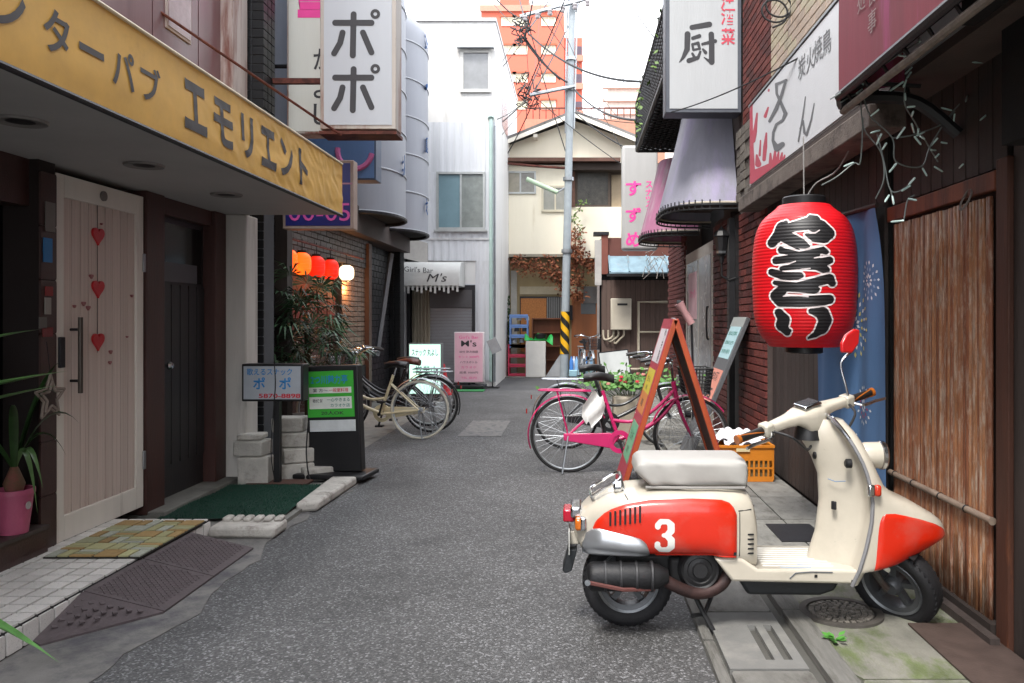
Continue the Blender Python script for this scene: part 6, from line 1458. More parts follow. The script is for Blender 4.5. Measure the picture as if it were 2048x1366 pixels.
bl = [(930, 70, 900, 45), (1140, 95, 1190, 145), (850, 260, 785, 250), (965, 310, 885, 340), (990, 370, 905, 370), (1075, 258, 1135, 280), (960, 465, 1040, 475), (930, 520, 985, 535), (545, 400, 505, 440), (540, 430, 515, 465), (495, 485, 415, 540), (650, 275, 695, 290), (780, 655, 720, 640), (800, 675, 790, 745), (875, 570, 865, 605), (1005, 670, 950, 715), (960, 650, 975, 690), (505, 755, 455, 825), (620, 785, 570, 808), (700, 820, 655, 870), (720, 845, 750, 850), (355, 775, 300, 790), (365, 795, 335, 860), (395, 850, 370, 890), (350, 650, 300, 690), (455, 970, 410, 1025), (565, 1055, 525, 1100), (535, 1105, 485, 1135), (680, 990, 730, 1020), (610, 1000, 635, 1045), (410, 1160, 385, 1200), (430, 1165, 438, 1215), (545, 735, 560, 790), (560, 810, 600, 860), (850, 975, 825, 1000), (250, 530, 215, 555), (170, 625, 230, 610), (200, 965, 140, 990), (525, 1180, 575, 1190), (500, 1310, 420, 1318)]
for ln_ in lines[:3]:
    for (xa, ya), (xb, yb) in zip(ln_[:-1], ln_[1:]):
        for q in (.3, .75):
            x, y, a = xa+(xb-xa)*q, ya+(yb-ya)*q, random.uniform(0, 6.28); bl.append((x, y, x+32*math.cos(a), y+32*math.sin(a)))
for x0, y0_, x1, y1_ in bl:
    d = 3.45+.12*math.sin(x0*.01); p, q = U(x0, y0_, d), U(x1, y1_, d+random.uniform(-.05, .05))
    if (q-p).length < .03: q = p+(q-p).normalized()*.035
    o = MB().tube([p, p.lerp(q, .12), p.lerp(q, .85), q], [.004, .0046, .0046, .0022], 6).build('bulb', m_bulb, fl, smooth=60)
# coiled cable on the upper wall
tag(MB().tube(smoothpts([P(1545+28*math.sin(k*.9)+k*1.2, 30+25*math.cos(k*.9)-k*1.5, 262) for k in range(16)], 4), .008, 6).build('coiled_cable', m_cable, None), 'black cable coiled on the beige tiled upper wall', 'cable')
# ---------------------------------------------------------------- sandwich board
sb_ = thing('sandwich_board', 'orange framed wooden sandwich board covered in menus, standing open on the kerb', 'sandwich board', (.78, 6.45, 0))
m_ow = M('orange_wood', '9c4322', .5, var=.2, scale=10, streak=1, coat=.15); m_rp = M('red_poster', '96303f', .45, var=.1)
ap_ = Vector((.775, 0, 1.345))
for sg, bx_ in ((-1, .36), (1, 1.2)):
    bs_ = Vector((bx_, 0, 0)); dn = (bs_-ap_).normalized(); L = (bs_-ap_).length; nrm = Vector((-dn.z, 0, dn.x))*(1 if sg > 0 else -1)
    if (nrm.x > 0) != (sg > 0): nrm = -nrm
    ya, yb = 6.15, 6.78
    def pt(u, y, n): return ap_+dn*(u*L)+nrm*n+YD*y
    def bar(u0, u1, y0, y1, n0=-.02, n1=.02):
        V = [pt(u, y, n) for n in (n0, n1) for u, y in ((u0, y0), (u1, y0), (u1, y1), (u0, y1))]
        return V, [(0, 3, 2, 1), (4, 5, 6, 7), (0, 1, 5, 4), (1, 2, 6, 5), (2, 3, 7, 6), (3, 0, 4, 7)]
    b = MB(); b.add(*bar(0, 1, ya, ya+.05)); b.add(*bar(0, 1, yb-.05, yb)); b.add(*bar(0.0, .045, ya+.0505, yb-.0505)); b.add(*bar(.86, .9, ya+.0505, yb-.0505))
    lf = b.build('leaf', m_ow, sb_, fix=True, bevel=.004)
    MB().add(*bar(.045, .86, ya+.05, yb-.05, -.006, .006)).build('panel', M('board_back', '4a2c22', .7), lf, fix=True)
    MB().add(*bar(.0, .985, ya+.008, yb-.008, .0205, .024)).build('poster_panel', m_rp, lf, fix=True)
    if sg < 0:
        up_ = -dn; xd_ = up_.cross(nrm) if up_.cross(nrm).y > 0 else -up_.cross(nrm); xd_ = Vector((0, -1, 0))
        for (u0, u1, c, nm) in ((.06, .26, 'c2bcc0', 'menu_white'), (.30, .44, 'b5a636', 'menu_yellow'), (.44, .56, 'b5713a', 'menu_orange'), (.62, .84, '5b9a78', 'menu_green')):
            MB().add(*bar(u0, u1, ya+.07, yb-.08, .0245, .0262)).build('menu', M(nm, c, .5, var=.12, scale=30, bump=0), lf, fix=True)
        for ch, u, y, h in (('や', .09, 6.3, .12), ('き', .16, 6.3, .12), ('鳥', .22, 6.3, .12), ('生ビール', .36, 6.45, .06), ('焼酎', .41, 6.45, .05), ('串盛', .5, 6.45, .08), ('ランチ', .7, 6.45, .09), ('定食', .78, 6.45, .07)):
            text('lettering', ch, m_ink, lf, pt(u, y+.02, .0263), (0, -1, 0), -dn, None, h*.8, .01)
box('hinge', m_steel, (.76, .79, 6.3, 6.34, 1.34, 1.36), sb_)
# leaning board
lbd = thing('leaning_board', 'dark narrow board with blue and pink notices leaning against the red brick', 'board', (1.35, 7.9, 0))
a, c = Vector((1.08, 0, .02)), Vector((1.64, 0, 1.36)); dn = (a-c).normalized(); L = (a-c).length; nrm = Vector((dn.z, 0, -dn.x))
if nrm.x > 0: nrm = -nrm
def slab(u0, u1, y0, y1, n0, n1):
    V = [c+dn*(u*L)+nrm*n+YD*y for n in (n0, n1) for u, y in ((u0, y0), (u1, y0), (u1, y1), (u0, y1))]
    return V, [(0, 3, 2, 1), (4, 5, 6, 7), (0, 1, 5, 4), (1, 2, 6, 5), (2, 3, 7, 6), (3, 0, 4, 7)]
ya, yb = 7.55, 8.15
MB().add(*slab(0, 1, ya, yb, -.02, .02)).build('board', M('grey_board', '55575a', .5, var=.1), lbd, fix=True, bevel=.004)
MB().add(*slab(0, .07, ya, yb, .0205, .024)).build('top_strip', M('pale_strip', '8d9290', .5), lbd, fix=True)
MB().add(*slab(.07, .3, ya+.05, yb-.05, .0205, .024)).build('notice', M('notice_blue', '9fc0c6', .45, var=.08), lbd, fix=True)
MB().add(*slab(.38, .62, ya+.05, yb-.05, .0205, .024)).build('notice', M('notice_pink', 'cf8a7a', .45, var=.08), lbd, fix=True)
for b_, u, w in (('お酒', .43, .13), ('55', .55, .15)): text('lettering', b_, m_ink, lbd, c+dn*(u*L)+nrm*.0242+YD*7.85, (0, -1, 0), -dn, .3, w*.7, .02)
for k, tx in enumerate(('昼の部 営業中', '定食あります', 'お持ち帰り')): text('lettering', tx, M('teal_ink', '2a7a6a'), lbd, c+dn*((.12+.065*k)*L)+nrm*.0242+YD*7.85, (0, -1, 0), -dn, .38, .045, .0)
# orange crate with towels
oc = thing('plastic_crate', 'orange plastic crate heaped with white towels against the dark boards', 'crate', (1.4, 6.65, .034))
m_oc = M('orange_plastic', 'bf741f', .4, var=.08, coat=.2)
x0, x1, y0_, y1_, z0, z1 = 1.14, 1.60, 6.46, 6.86, .036, .33
b = MB().box(x0, x1, y0_, y1_, z0, z0+.012)
b.box(x0-.012, x1+.012, y0_-.012, y0_+.012, z1-.02, z1).box(x0-.012, x1+.012, y1_-.012, y1_+.012, z1-.02, z1).box(x0-.012, x0+.012, y0_+.0125, y1_-.0125, z1-.02, z1).box(x1-.012, x1+.012, y0_+.0125, y1_-.0125, z1-.02, z1)
for (za, zb_) in ((z0+.012, z0+.04), (z0+.10, z0+.115), (z0+.17, z1-.02)):
    b.box(x0, x1, y0_, y0_+.008, za, zb_).box(x0, x1, y1_-.008, y1_, za, zb_).box(x0, x0+.008, y0_+.0085, y1_-.0085, za, zb_).box(x1-.008, x1, y0_+.0085, y1_-.0085, za, zb_)
for k in range(13):
    x = x0+(x1-x0)*k/12; b.box(x-.008, x+.008, y0_+.001, y0_+.007, z0+.012, z1-.03).box(x-.008, x+.008, y1_-.007, y1_-.001, z0+.012, z1-.03)
for k in range(12):
    y = y0_+.01+(y1_-y0_-.02)*k/11; b.box(x0+.001, x0+.007, y-.008, y+.008, z0+.012, z1-.03).box(x1-.007, x1-.001, y-.008, y+.008, z0+.012, z1-.03)
b.build('basket', m_oc, oc); box('label', M('label_cream', 'c9b990', .5), (1.3, 1.41, y0_-.0135, y0_-.0122, z1-.05, z1-.023), oc)
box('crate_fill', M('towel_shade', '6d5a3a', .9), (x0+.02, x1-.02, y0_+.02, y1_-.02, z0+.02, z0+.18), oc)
tw_ = thing('towels', 'crumpled white hand towels heaped on the orange crate', 'towels', (1.37, 6.65, .3))
b = MB()
for q in range(7):
    ox, oy, ph = random.uniform(-.11, .11), random.uniform(-.08, .08), random.uniform(0, 6)
    b.grid(lambda u, v: (1.36+ox+(u-.5)*.24, 6.65+oy+(v-.5)*.24, .315+.045*abs(math.sin(u*7+ph))*abs(math.cos(v*6+ph*2))+.05*(1-4*(u-.5)**2)*(1-4*(v-.5)**2)+.012*q*.6), 16, 16)
b.build('cloth', M('towel_white', 'd2d2d6', .9, bump=.4, bscale=150), tw_, smooth=50)
# planter with flowers
fp = thing('flower_planter', 'beige planter of leafy green plants with a few red flowers behind the magenta bicycle', 'plant', (.62, 8.9, 0))
MB().prism([(.42, 8.75, 0), (.82, 8.75, 0), (.82, 9.1, 0), (.42, 9.1, 0)], (0, 0, .5)).build('pot', M('beige_pot', '9d9484', .6), fp, bevel=.03)
b = MB(); fb_ = MB(); fpk = MB(); stm = MB()
for k in range(520):
    a = random.uniform(0, 6.28); r_ = random.gauss(0, .2); c = Vector((.62+r_*1.3, 8.92+random.gauss(0, .15), .57+abs(random.gauss(0, .09)))); d = Vector((random.uniform(-1, 1), random.uniform(-1, 1), random.uniform(-.3, .8))).normalized()*.035; e = d.orthogonal().normalized()*.022
    b.add([c-d, c+e, c+d, c-e], [(0, 1, 2, 3)])
    if k % 12 == 0: stm.tube([(.62+r_*.6, 8.92, .48), c], .003, 4)
for k in range(14):
    c = Vector((.62+random.gauss(0, .22), 8.75+random.uniform(-.05, .1), .64+random.uniform(-.05, .12))); (fb_ if k % 2 else fpk).lathe([(0, -.01), (.025, 0), (.02, .02), (0, .015)], c, n=7)
stuff(b.build('leaves', M('geranium_leaf', '55803f', .6, var=.3), fp)); fb_.build('flower', M('flower_red', 'c43a44', .6), fp); fpk.build('flower', M('flower_pink', 'cf8a80', .6), fp); stm.build('stem', m_green, fp)
cl_ = thing('clip_lamp', 'pinkish spot lamp on a stem rising behind the sandwich board', 'lamp', (1.1, 8.4, 1.2))
a, c = P(1383, 648, F/8.0), P(1358, 606, F/8.0)
MB().tube([a, a.lerp(c, .6), c], [.04, .035, .05], 14).build('shade', M('lamp_pinkish', 'a87f80', .5), cl_, smooth=1)
MB().lathe([(0, -.02), (.03, -.02), (.03, .02), (0, .02)], c, 'x', 12).build('socket', m_black, cl_)
MB().tube([a, a+Vector((.03, .1, -.5)), a+Vector((.03, .1, -1.28))], .012, 8).build('stem', m_dark, cl_)
# ================================================================ THE SCOOTER
YS = 3.54
sc = thing('scooter', 'cream and orange red scooter with a white number 3, parked on the kerb', 'scooter', (0, YS, 0), 0, local=True)
m_cr = M('scooter_cream', 'b9b2a4', .3, var=.06, scale=4, bump=.02, coat=.5, col2='a69e8f', amt=.25, chips=.7)
m_or_ = M('scooter_orange', 'c4240c', .28, var=.04, scale=4, bump=.01, coat=.6, chips=.15)
m_silver = M('silver_paint', 'c0c3c7', .3, .8, var=.05, bump=.02); m_trim = M('grey_trim', '77777a', .5)
m_seat = M('seat_vinyl', '9f9d99', .5, var=.07, scale=5, bump=.25, bscale=9)
m_tyre2 = M('scooter_tyre', '17171a', .7, var=.2, bump=.2)
def tyre(par_t, mtx, nm='wheel'):
    r = .2; rim = MB().lathe([(.105, -.032), (.128, -.036), (.136, -.04), (.136, -.034), (.122, -.022), (.118, 0), (.122, .022), (.136, .034), (.136, .04), (.128, .036), (.105, .032), (.10, 0)], (0, 0, 0), 'y', 48, closed_prof=True)
    for k in range(5):
        a = 2*math.pi*k/5+.3; rim.obox((.07*math.cos(a), 0, .07*math.sin(a)), (.1, .03, .026), Matrix.Rotation(-a, 3, 'Y'))
    rim.lathe([(0, -.05), (.03, -.05), (.042, -.035), (.042, .035), (.03, .05), (0, .05)], (0, 0, 0), 'y', 24).xf(mtx)
    w = rim.build(nm, M('dark_alloy', '55575a', .45, .5), par_t, smooth=45)
    MB().lathe([(.124, -.034), (.136, -.042), (.139, -.036), (.128, -.028)], (0, 0, 0), 'y', 48, closed_prof=True).xf(mtx).build('rim_ring', m_steel, w, smooth=45)
    t = MB().lathe([(.132, -.034), (.15, -.046), (.175, -.048), (.19, -.04), (.198, -.022), (.2, 0), (.198, .022), (.19, .04), (.175, .048), (.15, .046), (.132, .034)], (0, 0, 0), 'y', 64, closed_prof=True)
    for k in range(44):
        a = 2*math.pi*k/44
        for sg in (-1, 1): t.obox((.1945*math.cos(a), sg*.022, .1945*math.sin(a)), (.006, .026, .014), Matrix.Rotation(-a, 3, 'Y') @ Matrix.Rotation(sg*.5, 3, 'X'))
    t.xf(mtx).build('tyre', m_tyre2, w, smooth=50)
    return w
tyre(sc, Matrix.Translation((.232, 0, .2)))
# rear body
TOP = [(-.005, .47), (.015, .505), (.05, .545), (.1, .578), (.15, .60), (.22, .617), (.4, .63), (.6, .632), (.7, .628), (.745, .61), (.765, .56), (.772, .52)]
HW = [(-.005, .05), (.01, .085), (.04, .12), (.1, .155), (.2, .183), (.4, .2), (.6, .2), (.7, .19), (.75, .175), (.772, .15)]
BOT = [(-.005, .42), (.02, .36), (.06, .342), (.58, .342), (.64, .30), (.772, .28)]
def rbody(x): return interp(TOP, x), interp(BOT, x), interp(HW, x)
def sidey(x, z):
    t, b, w = rbody(x); m_, h = (t+b)/2, (t-b)/2; q = max(-1, min(1, (z-m_)/h)); return w*(1-q**4)**.25
xs = [-.005, .004, .012, .025, .04, .06]+[.08+.03*k for k in range(22)]+[.735, .75, .76, .767, .772]
def rb_(i, v):
    x = xs[i]; t, b, w = rbody(x); a = 2*math.pi*v; c, s_ = math.cos(a), math.sin(a)
    return (x, w*math.copysign(abs(c)**.5, c), (t+b)/2+(t-b)/2*math.copysign(abs(s_)**.5, s_))
b = MB(); nv = 56; vs = [rb_(i, v/nv) for i in range(len(xs)) for v in range(nv)]
fs = [(i*nv+v, (i+1)*nv+v, (i+1)*nv+(v+1) % nv, i*nv+(v+1) % nv) for i in range(len(xs)-1) for v in range(nv)]+[tuple(range(nv)), tuple(range((len(xs)-1)*nv, len(xs)*nv))]
rear = b.add(vs, fs).build('rear_body', m_cr, sc, smooth=55, fix=True)
# orange side covers with silver pods, both sides
PT = [(.062, .40), (.07, .45), (.085, .49), (.11, .521), (.15, .547), (.21, .571), (.316, .59), (.484, .597), (.61, .593), (.645, .582), (.665, .562), (.678, .53)]
def cover(sg, mk=True):
    def f(u, v):
        x = .0625+(.678-.0625)*u; zt = interp(PT, x); z0 = .347; z = z0+(zt-z0)*v
        e = min(v*(zt-z0), (1-v)*(zt-z0), u*.615, (1-u)*.615); off = .002+.013*min(1, e/.022)**.5
        return (x, sg*(sidey(x, min(z, rbody(x)[0]-.02))+off), z)
    us = [0, .008, .02, .035]+[.05+.05*k for k in range(19)]+[.965, .98, .992, 1]; vv = [0, .03, .07, .12]+[.2+.1*k for k in range(7)]+[.88, .94, .975, 1]
    V = [f(u, v) for u in us for v in vv]; n = len(vv)
    Fc = [(i*n+j, (i+1)*n+j, (i+1)*n+j+1, i*n+j+1) for i in range(len(us)-1) for j in range(n-1)]
    return MB().add(V, Fc).build('side_cover', m_or_, sc, smooth=70, fix=True), f
cv, cf = cover(-1); cover(1)
SP = [(.035, .40), (.045, .44), (.07, .462), (.1, .468), (.16, .458), (.24, .443), (.28, .43), (.30, .41), (.315, .365)]
for sg in (-1, 1):
    def pf_(u, v):
        x = .03+.285*u; zt = interp(SP, x); z0 = .342; z = z0+(zt-z0)*v; e = min((1-v)*(zt-z0), u*.31, (1-u)*.31)
        rg = .006*math.exp(-((v-.3)/.06)**2)
        return (x, sg*(max(.06, sidey(max(x, .02), min(z, .5)))+.017+.022*min(1, e/.05)**.5*(1-.2*v)-rg+.006*(v < .18)), z)
    us = [0, .01, .03, .06]+[.1+.05*k for k in range(17)]+[.94, .97, .99, 1]; vv = [0, .05, .1, .16, .2, .26, .3, .34, .4, .5, .6, .7, .8, .88, .94, .98, 1]; n = len(vv)
    MB().add([pf_(u, v) for u in us for v in vv], [(i*n+j, (i+1)*n+j, (i+1)*n+j+1, i*n+j+1) for i in range(len(us)-1) for j in range(n-1)]).build('silver_cover', m_silver, sc, smooth=70, fix=True)
b = MB()
for k in range(7):
    x = .148+.0205*k; z = .512+.004*k; y = sidey(x, z)+.0155; b.obox((x, -y, z), (.008, .008, .058+.002*k))
b.build('vent_slot', m_black, cv)
x3, z3_ = .372, .447
fn3 = strokes([[(-26, 38, 11), (-26, 46, 11), (-14, 60, 11), (14, 60, 11), (26, 47, 14), (26, 22, 14), (10, 3, 12), (-2, 3, 9)], [(10, 3, 12), (27, -16, 14), (27, -46, 14), (14, -60, 13), (-14, -60, 11), (-27, -46, 11), (-27, -34, 11)]])
march(fn3, -48, 48, -80, 80, 80, 120, lambda x, y: (x3+x*.00105, -(sidey(x3+x*.00105, z3_+y*.00100)+.0162), z3_+y*.00100)).build('number', M('number_white', 'd9d9d4', .4, bump=0), cv)
b = MB(); b.obox((.668, -(sidey(.668, .37)+.014), .37), (.012, .006, .012)).build('bolt', m_dark, cv)
MB().tube([(x, -(sidey(x, .357)+.0155), .357) for x in [.34+.011*k for k in range(31)]], .0022, 5).build('crease', m_or_, cv)
# seam between tail and body, front column slats
MB().tube([(x, -(sidey(x, z)+.001), z) for x, z in ((.225, .585), (.215, .60), (.205, .612))]+[(.19, -.06, .6145), (.188, 0, .6145)], .0025, 5).build('seam', m_dark, rear)
MB().tube([(.685, -(sidey(.685, .545)+.0005), .545), (.74, -(sidey(.74, .548)+.0005), .548), (.77, -.1, .55)], .0025, 5).build('seam', m_dark, rear)
MB().tube([(.69, -(sidey(.69, z)+.0005), z) for z in (.54, .48, .42, .36, .31)], .002, 5).build('seam', m_dark, rear)
b = MB()
for k in range(5): b.obox((.735, -(sidey(.735, .36+.018*k)+.001), .365+.02*k), (.032, .004, .007))
b.build('vent_slot', m_black, rear)
# seat
def seat(u, v):
    x = .258+.478*u; a = 2*math.pi*v; c, s_ = math.cos(a), math.sin(a)
    e = interp([(0, .0), (.012, .6), (.03, .82), (.06, .95), (.1, 1), (.94, 1), (.975, .95), (.99, .82), (1, .5)], u)
    w = .15*(.75+.25*e); zt = .742+.012*e+.012*(1-u)*0-.05*(1-e); zb_ = .632+.06*max(0, 1-u/.14)+.012*(1-e)
    crease = .0035*math.sin(x*34+s_*5+math.sin(x*17)*2)*(1 if abs(c) > .6 else 0)
    return (x, (w+crease)*math.copysign(abs(c)**.42, c), (zt+zb_)/2+(zt-zb_)/2*math.copysign(abs(s_)**.36, s_))
us = [0, .004, .012, .025, .045, .07]+[.1+.04*k for k in range(21)]+[.93, .95, .97, .985, .995, 1]; nv = 60
V = [seat(u, v/nv) for u in us for v in range(nv)]
Fc = [(i*nv+v, (i+1)*nv+v, (i+1)*nv+(v+1) % nv, i*nv+(v+1) % nv) for i in range(len(us)-1) for v in range(nv)]+[tuple(range(nv)), tuple(range((len(us)-1)*nv, len(us)*nv))]
st_o = MB().add(V, Fc).build('seat', m_seat, sc, smooth=60, fix=True)
MB().tube([(.30, -.135, .634), (.5, -.15, .634), (.72, -.148, .634), (.735, -.1, .634), (.735, .1, .634), (.72, .148, .634), (.3, .135, .634)], .006, 6).build('seat_piping', M('piping', '8d8b88', .5), st_o)
MB().tube([Vector(seat(u, .5+.09)) for u in [.02+.048*k for k in range(21)]][::1], .003, 5).build('seat_piping', M('piping', '8d8b88', .5), st_o) if False else None
# floorboard
b = MB().prism([(.585, -.185, .345), (.70, -.185, .345), (.765, -.185, .30), (1.19, -.185, .296), (1.175, -.185, .236), (.66, -.185, .247)], (0, .37, 0))
fl_ = b.build('floorboard', m_cr, sc, bevel=.012, fix=True, seg=3)
b = MB()
for k in range(9): y = -.13+.0325*k; b.tube([(.80, y, .2975), (1.1, y, .2955)], .0042, 6)
b.build('tread', M('tread_white', 'c9c8c2', .45), fl_)
MB().tube([(.9, -.187, .262), (.925, -.1872, .285), (.99, -.1872, .29), (1.08, -.187, .288)], .0025, 5).build('scratch', M('scratch_dark', '55595f', .7), fl_)
MB().tube([(.87, -.15, .2985), (.93, -.16, .298), (1.0, -.155, .2975)], .002, 4).tube([(.95, -.12, .299), (1.08, -.13, .2975)], .0018, 4).build('scratch', M('scratch_blue', '6d86a3', .7), fl_)
MB().tube([(1.10, -.06, .655), (1.125, -.085, .648), (1.16, -.11, .655)], .002, 4).build('scratch', M('scratch_blue', '6d86a3', .7), sc)
for x, z in ((1.01, .272), (1.165, .25)): box('bolt', m_black, (x-.006, x+.006, -.188, -.1855, z-.006, z+.006), fl_)
MB().prism([(.70, -.12, .236), (1.14, -.12, .232), (1.11, -.12, .185), (1.05, -.12, .165), (.74, -.12, .168)], (0, .24, 0)).build('belly_cover', M('belly_black', '1f2124', .6), sc, bevel=.015, fix=True)
# engine, muffler
eng = MB().box(.18, .64, -.09, .1, .2, .34).box(.4, .66, -.12, .0, .19, .33).build('engine', M('engine_black', '161617', .6, var=.3), sc, bevel=.02)
MB().lathe([(0, -.03), (.03, -.03), (.035, -.02), (.05, -.015), (.055, -.02), (.07, -.015), (.078, -.02), (.092, .0), (.092, .05), (0, .05)], (.53, -.135, .285), 'y', 36).build('fan_cover', M('fan_black', '1c1c1e', .5), eng, smooth=35)
m_muf = M('muffler_black', '1f1f21', .5, .3, var=.25, scale=12, col2='4a302a', amt=.2)
MB().lathe([(0, 0), (.045, 0), (.058, .012), (.061, .03), (.061, .235), (.057, .26), (.05, .3), (.028, .34), (.0, .34)], (.052, -.175, .268), 'x', 32).build('muffler', m_muf, sc, smooth=45)
MB().tube(smoothpts([(.34, -.172, .275), (.42, -.165, .225), (.5, -.15, .19), (.57, -.14, .192), (.63, -.13, .225), (.66, -.12, .28)]), [.034]+[.027]*20 if False else .026, 12).build('exhaust_pipe', M('exhaust_rusty', '3a2826', .6, .3, var=.3, scale=14, col2='2a2223', amt=.5), sc, smooth=1)
MB().tube([(.05, -.236, .262), (.2, -.238, .232), (.33, -.2, .222)], .009, 6).build('muffler_stay', M('stay_rust', '5a3430', .7), sc)
MB().lathe([(0, 0), (.012, 0), (.012, .008), (0, .008)], (.052, -.245, .262), 'y', 12).build('bolt', m_steel, sc)
# stands
b = MB()
for x in (.075, .14, .205, .27): b.lathe([(.058, -.007), (.0645, -.004), (.0645, .004), (.058, .007)], (.052+x, -.175, .268), 'x', 32)
b.build('muffler_band', M('band_grey', '39393b', .5, .4), sc, smooth=30)
b = MB().tube([(.5, -.06, .19), (.545, -.10, .1), (.60, -.15, .005)], .011, 8).tube([(.6, -.15, .02), (.615, -.19, .004)], .012, 6); b.build('stand', m_black, sc)
MB().tube([(.62, -.02, .18), (.56, -.08, .075), (.50, -.13, .085)], .010, 8).build('stand', m_black, sc)
# tail: lights, plate, flap, rack
tl_ = MB().box(-.052, -.002, -.06, .06, .465, .52).build('tail_light', M('lens_red', 'a5122a', .15, bump=0, coat=.6), sc, bevel=.008)
MB().box(-.02, .03, -.085, .085, .49, .535).build('tail_bezel', m_chrome, sc, bevel=.01)
for sg in (-1, 1):
    MB().box(-.0, .032, sg*.105-.03, sg*.105+.03, .447, .497).build('turn_signal', M('lens_amber', 'c2661a', .2, bump=0, coat=.6), sc, bevel=.01)
    MB().box(.022, .05, sg*.105-.032, sg*.105+.032, .447, .503).build('signal_base', m_chrome, sc, bevel=.008)
MB().box(-.028, -.022, -.09, .09, .33, .435).build('number_plate', M('plate_white', 'b9bab6', .5), sc, bevel=.003)
MB().box(-.022, .06, -.03, .03, .36, .42).build('plate_bracket', m_cr, sc, bevel=.006)
MB().prism([(-.03, -.055, .345), (.01, -.055, .345), (-.015, -.055, .25), (-.045, -.055, .24), (-.055, -.055, .255)], (0, .11, 0)).build('mud_flap', M('flap_black', '1f2225', .6), sc, bevel=.005, fix=True)
b = MB().tube(smoothpts([(.075, -.09, .585), (.13, -.092, .622), (.19, -.09, .655), (.2, 0, .66), (.19, .09, .655), (.13, .092, .622), (.075, .09, .585), (.07, 0, .583), (.075, -.09, .585)], 5), .0075, 8).tube([(.2, -.07, .655), (.21, -.07, .61)], .006, 6).tube([(.2, .07, .655), (.21, .07, .61)], .006, 6)
b.build('rear_rack', m_chrome, sc, smooth=1)
MB().lathe([(0, .02), (.02, .02), (.028, .012), (.028, -.012), (.02, -.02), (0, -.02)], (.185, -.085, .628), 'x', 16).build('rack_knob', m_chrome, sc, smooth=1)
# front body
XR = [(.229, 1.164), (.30, 1.19), (.388, 1.217), (.495, 1.24), (.58, 1.245), (.66, 1.235), (.729, 1.217), (.80, 1.186), (.86, 1.155), (.91, 1.115)]
XC = [(.229, 1.02), (.33, 1.045), (.416, 1.073), (.55, 1.09), (.67, 1.084), (.76, 1.05), (.84, .998), (.91, .975)]
XF = [(.229, 1.215), (.285, 1.245), (.293, 1.34), (.31, 1.40), (.34, 1.465), (.38, 1.545), (.412, 1.60), (.425, 1.607), (.45, 1.603), (.48, 1.586), (.505, 1.555), (.56, 1.46), (.60, 1.37), (.64, 1.325), (.704, 1.294), (.81, 1.245), (.86, 1.215), (.91, 1.175)]
HF = [(.229, .185), (.3, .2), (.6, .2), (.7, .19), (.78, .172), (.84, .145), (.88, .115), (.91, .075)]
def fxy(z, t):   # near-side front curve, t 0 (shield edge) .. 1 (nose tip)
    xr, xf, w = interp(XR, z), interp(XF, z), interp(HF, z); a = math.pi/2*t
    return xr+(xf-xr)*math.sin(a)**.95, w*max(0, math.cos(a))**.55
def fy_at(x, z):
    xr, xf, w = interp(XR, z), interp(XF, z), interp(HF, z); q = max(0, min(1, (x-xr)/(xf-xr))); a = math.asin(q**(1/.95)); return w*max(0, math.cos(a))**.55
zl = sorted(set([.229, .24, .26, .285, .293, .30, .31, .325, .34, .36, .38, .40, .412, .425, .44, .46, .48, .505, .53, .56, .58, .6, .62, .64, .67, .704, .74, .78, .81, .84, .86, .88, .9, .91]))
nf_, nr_ = 26, 25
V = []
for z in zl:
    ring = []
    for k in range(nf_): x, y = fxy(z, k/(nf_-1)); ring.append((x, -y, z))
    for k in range(nf_-2, -1, -1): x, y = fxy(z, k/(nf_-1)); ring.append((x, y, z))
    xr, xc, w = interp(XR, z), interp(XC, z), interp(HF, z)
    for k in range(1, nr_):
        q = 1-2*k/nr_; e = max(0, 1-abs(q)/.72); e = e*e*(3-2*e); ring.append((xr-.012*(1-abs(q)**6)+(xc-xr)*e, q*w, z))
    V += ring
nn_ = len(V)//len(zl)
Fc = [(i*nn_+j, i*nn_+(j+1) % nn_, (i+1)*nn_+(j+1) % nn_, (i+1)*nn_+j) for i in range(len(zl)-1) for j in range(nn_)]+[tuple(range(nn_-1, -1, -1)), tuple(range((len(zl)-1)*nn_, len(zl)*nn_))]
fbod = MB().add(V, Fc).build('front_body', m_cr, sc, smooth=55, fix=True)
for sg in (-1, 1):
    MB().tube([(interp(XR, z)-.002, sg*(interp(HF, z)+.001), z) for z in zl], .0085, 8).build('shield_trim', m_trim, fbod, smooth=1)
MB().tube(smoothpts([(interp(XR, .84)-.002, -.146, .84), (1.13, -.11, .895), (1.11, -.05, .925), (1.105, 0, .93), (1.11, .05, .925), (1.13, .11, .895), (interp(XR, .84), .146, .84)]), .009, 8).build('shield_trim', m_chrome, fbod, smooth=1)
LB = [(.296, 1.252, 1.352), (.32, 1.256, 1.415), (.35, 1.259, 1.475), (.38, 1.261, 1.535), (.405, 1.263, 1.585), (.43, 1.265, 1.590), (.455, 1.267, 1.575), (.48, 1.27, 1.53), (.505, 1.275, 1.46), (.525, 1.284, 1.385), (.535, 1.30, 1.34)]
for sg in (-1, 1):
    rows = []; zf = [z for z, *_ in LB]
    zz_ = [zf[0]+(zf[-1]-zf[0])*k/26 for k in range(27)]; m_n = 22
    for i, z in enumerate(zz_):
        xa, xb = interp([(q[0], q[1]) for q in LB], z), interp([(q[0], q[2]) for q in LB], z)
        for j in range(m_n):
            u = j/(m_n-1); x = xa+(xb-xa)*u; e = min(u, 1-u, (i/26), 1-i/26); rows.append((x, sg*(fy_at(x, z)+.001+.006*min(1, e/.06)**.5), z))
    MB().add(rows, [(i*m_n+j, i*m_n+j+1, (i+1)*m_n+j+1, (i+1)*m_n+j) for i in range(26) for j in range(m_n-1)]).build('front_panel', m_or_, fbod, smooth=60, fix=True)
